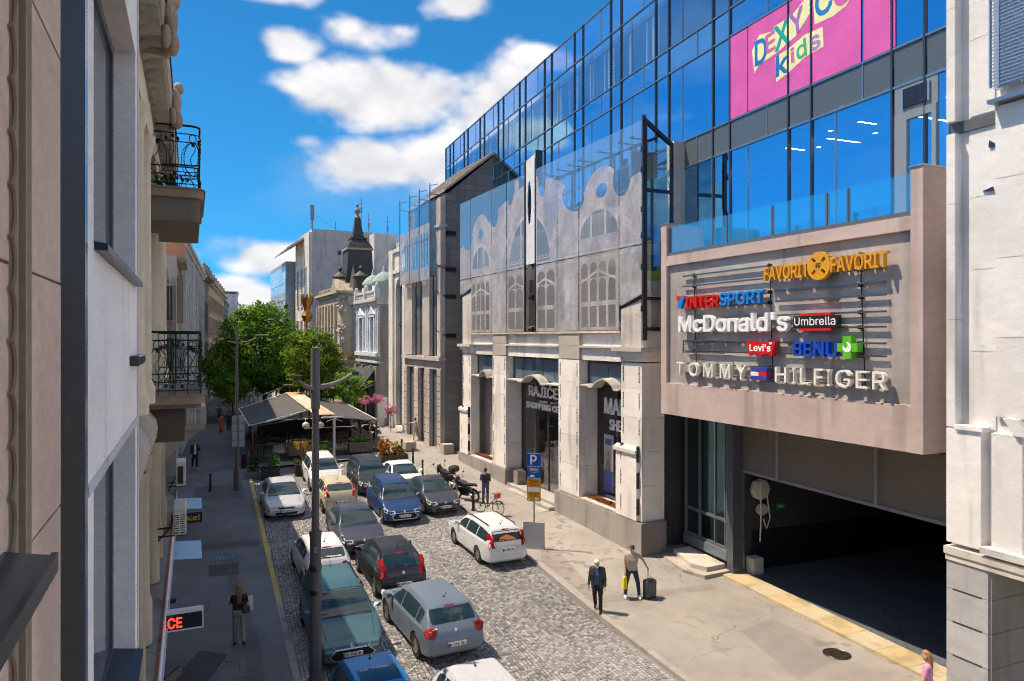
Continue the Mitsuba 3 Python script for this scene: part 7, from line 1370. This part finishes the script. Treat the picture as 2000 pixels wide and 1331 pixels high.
    for h, kn, an in LG: sh_.man(m3.Manifold.hull_points(np.vstack([SPH * r + np.array(c) for c, r in ((an + [0, -.03, -.035], .04), (an + [0, .02, .0], .045), (an + [0, .15, -.045], .03), (an + [0, .10, -.035], .038))])))
    sh_.out('shoes', 'plain', k, smooth=50)
    hr = [m3.Manifold.hull_points(np.vstack([SPH * .05 + hd(c) for c in ((0, .02, .075), (.035, -.01, .06), (-.035, -.01, .06), (0, -.055, .03), (.04, -.04, .0), (-.04, -.04, 0), (0, -.05, -.03), (0, .045, .055))]))]
    if hair_len: hr.append(m3.Manifold.hull_points(np.vstack([SPH * r + hd(c) for c, r in (((.045, -.05, .02), .045), ((-.045, -.05, .02), .045), ((.04, -.085, -.1), .045), ((-.04, -.085, -.1), .045), ((.03, -.10, -.1 - hair_len), .035), ((-.03, -.10, -.1 - hair_len), .035))])))
    hb = B(M, hair, .5).mesh(soft(uni(hr), .03, 3))
    if beard: hb.mesh(soft(m3.Manifold.hull_points(np.vstack([SPH * r + hd(c) for c, r in (((.04, .05, -.07), .03), ((-.04, .05, -.07), .03), ((0, .08, -.10), .034), ((0, .06, -.13), .025))])), .03, 3))
    hb.out('hair', 'plain', k, smooth=60)
    if glasses: B(M, (.012, .012, .012)).hull([hd((q * .06, yy, zz)) for q in (-1, 1) for yy, zz in ((.078, .0), (.09, .0), (.078, .03), (.09, .03))]).out('sunglasses', 'gloss', k)
    W_ = lambda p: (M @ np.r_[p, 1])[:3]
    return k, [W_(q[2] + q[3] * .08) for q in AR], M, Z
CAMD = lambda x, y: (-x, -y)
k, hs_, M, Z = person('woman with long fair brown hair, black T-shirt and grey trousers walking on the left pavement', .08, 21.05, (-.02, 1), 1.68, top=(.012, .012, .015), legs=(.24, .22, .19), shoes=(.015, .015, .015), hair=(.24, .13, .06), lleg=(.05, .02), rleg=(-.28, .5), larm=(.5, .25, 1.5), rarm=(.25, .22, 1.1), hair_len=.3, female=True)
bg = thing('shoulder_bag', 'small olive shoulder bag on the hip of the woman on the left pavement', 'bag'); B(M, (.07, .055, .03)).cbox(.08, .30, -.17, -.06, .92, 1.12, .03).out('pouch', 'plain', bg, smooth=40); B(M, (.10, .08, .05)).tube([(.2, -.14, 1.1), (.02, -.15, 1.3), (-.12, -.05, 1.47)], .014, 5).out('strap', 'plain', bg)
B(None, (.70, .72, .74)).hull([(hs_[1][0] + a, hs_[1][1] + .06, hs_[1][2] + c) for a, c in ((-.05, .14), (.11, .17), (.13, -.26), (-.04, -.28))] + [(hs_[1][0] + a, hs_[1][1] + .07, hs_[1][2] + c) for a, c in ((-.05, .14), (.11, .17), (.13, -.26), (-.04, -.28))]).out('paper_bag', 'plain', None, label='white paper bag held by the woman on the left pavement', cat='bag')
person('white haired bearded old man in dark grey jacket over blue shirt, walking to the camera', 10.46, 19.62, (-.62, -.85), 1.72, skin=(.52, .25, .18), top=(.04, .10, .24), legs=(.012, .012, .013), shoes=(.015, .013, .012), hair=(.80, .78, .72), lleg=(.16, .05), rleg=(-.18, .3), larm=(.12, .16, .35), rarm=(-.05, .18, .45), sleeve='long', jacket=(.042, .042, .045), nod=.7, beard=True, lean=.05)
k, hs_, M, Z = person('man in pale T-shirt, jeans and sunglasses pulling a suitcase on the right pavement', 12.05, 20.25, (-.35, -.93), 1.77, top=(.42, .33, .28), legs=(.02, .035, .075), shoes=(.8, .79, .77), hair=(.05, .035, .025), lleg=(.10, .02, .24), rleg=(.06, .10, .22), larm=(-.35, .75, .1), rarm=(.05, .14, .35), glasses=True, nod=.3)
yb = thing('yellow_bag', 'bright yellow carrier bag in the hand of the man with the suitcase', 'bag'); h = hs_[1]; B(None, (.72, .60, .01)).hull([(h[0] + a * .5, h[1] + a * .2 + b_, h[2] + c) for a, c in ((-.13, -.08), (.13, -.08), (-.2, -.42), (.2, -.46), (0, -.5)) for b_ in (-.05, .05)]).out('sack', 'plain', yb, smooth=40); B(None, (.72, .60, .01)).tube([(h[0] - .05, h[1], h[2] - .09), (h[0], h[1], h[2]), (h[0] + .05, h[1], h[2] - .09)], .008, 4).out('handle', 'plain', yb)
sc2 = thing('suitcase', 'dark blue grey upright trolley suitcase behind the man in sunglasses', 'suitcase'); h = hs_[0]; sx_, sy_ = 12.56, 20.0; MC = rz(rad(15), (sx_, sy_, ZG(sx_, sy_) + KH)); B(MC, (.045, .06, .07), .5).cbox(-.21, .21, -.13, .13, .05, .62, .04).out('shell', 'gloss', sc2, smooth=35)
rb_ = B(MC, (.06, .08, .09))
for i in range(6): rb_.cbox(-.17 + i * .065, -.14 + i * .065, -.138, -.128, .1, .58, .004)
rb_.out('rib', 'gloss', sc2); b = B(None, (.35, .34, .33)); t_ = (MC @ np.array([0, .1, .62, 1]))[:3]; b.bar(t_, h, .014).bar(t_ + [.08, .02, 0], np.array(h) + [.04, .01, 0], .014).out('handle', 'metal', sc2)
wl = B(MC, (.02, .02, .02)); [wl.ball((a * .17, b_ * .1, .03), .03, sub=1) for a in (-1, 1) for b_ in (-1, 1)]; wl.out('caster', 'plain', sc2)
px_, py_ = 14.15, 11.25
person('fair haired woman in a pink top at the lower right corner, by the white pier', px_, py_, (-.55, .83), 1.66, top=(.60, .25, .42), legs=(.12, .14, .2), hair=(.34, .19, .09), lleg=(.2, .1), rleg=(-.2, .3), hair_len=.14, female=True, larm=(.2, .1, .4), rarm=(-.2, .12, .4))
person('man in dark jacket and jeans standing with his back turned beside the bicycle', 11.3, 32.7, (.35, 1), 1.76, top=(.03, .035, .045), legs=(.06, .09, .14), hair=(.06, .035, .025), sleeve='long', lleg=(.05, .0), rleg=(-.03, 0), larm=(.5, .15, .9), rarm=(.4, .12, .8))
person('woman in a long orange dress walking away on the shaded pavement', -1.1, 62.5, (.05, 1), 1.66, top=(.55, .10, .05), hair=(.10, .05, .03), dress=True, female=True, lleg=(.15, .05), rleg=(-.2, .3))
person('man in dark clothes and pale shirt standing on the left pavement by the cafe tables', -2.35, 47.6, (.25, -1), 1.78, top=(.55, .58, .62), legs=(.012, .014, .02), shoes=(.5, .5, .48), jacket=(.03, .025, .03), sleeve='long', larm=(.5, .15, 1.5), rarm=(.2, .1, .4), lleg=(.1, 0), rleg=(-.1, .1))
person('person in white top and beige shorts pointing with one outstretched arm', 12.05, 50.3, (-.85, .5), 1.68, top=(.62, .66, .70), legs=(.50, .44, .32), shorts=True, shoes=(.5, .48, .45), hair=(.05, .03, .02), larm=(1.45, .1, .05), rarm=(.1, .1, .3), female=True)
FP = [(-1.45, 71, (0, 1), (.06, .07, .14), (.05, .06, .12), 'man in dark blue with a cap on the sunny crossing, left of the pair'), (-.55, 72, (0, 1), (.55, .58, .66), (.2, .2, .25), 'person in white shirt and red cap on the sunny crossing'), (-.55, 64, (.1, 1), (.04, .04, .05), (.03, .03, .04), 'person in dark clothes just left of the sign backs'),
      (-2.7, 72.5, (0, -1), (.10, .12, .2), (.3, .35, .45), 'stroller in blue at the left end of the crossing'), (-3.0, 92, (0, 1), (.5, .55, .65), (.15, .2, .35), 'far pedestrian in pale blue under the left house'), (-1.9, 96, (0, -1), (.04, .05, .09), (.04, .05, .08), 'far pedestrian in navy under the tree'), (-.9, 94, (0, 1), (.6, .62, .66), (.2, .22, .3), 'far pedestrian in white under the tree'),
      (-.2, 99, (0, -1), (.12, .16, .3), (.5, .5, .52), 'far pedestrian in blue top near the lamp pole'), (1.5, 86, (0, 1), (.6, .42, .42), (.5, .48, .45), 'woman in pale pink behind the lamp pole'), (2.4, 88, (.3, 1), (.6, .6, .55), (.4, .35, .3), 'person in cream clothes behind the cafe awning'), (7.3, 78, (0, 1), (.08, .1, .16), (.03, .04, .08), 'person in navy on the sunny square behind the cafe')]
for i, (x, y, f, t, l, lb_) in enumerate(FP): person(lb_, x, y, f, 1.6 + .03 * (i % 5), top=t, legs=l, hair=random.choice([(.05, .03, .02), (.2, .1, .05), (.4, .02, .02) if i == 1 else (.03, .03, .03)]), lleg=(.25, .1), rleg=(-.25, .4), female=i % 2 == 1, shorts=i == 0)
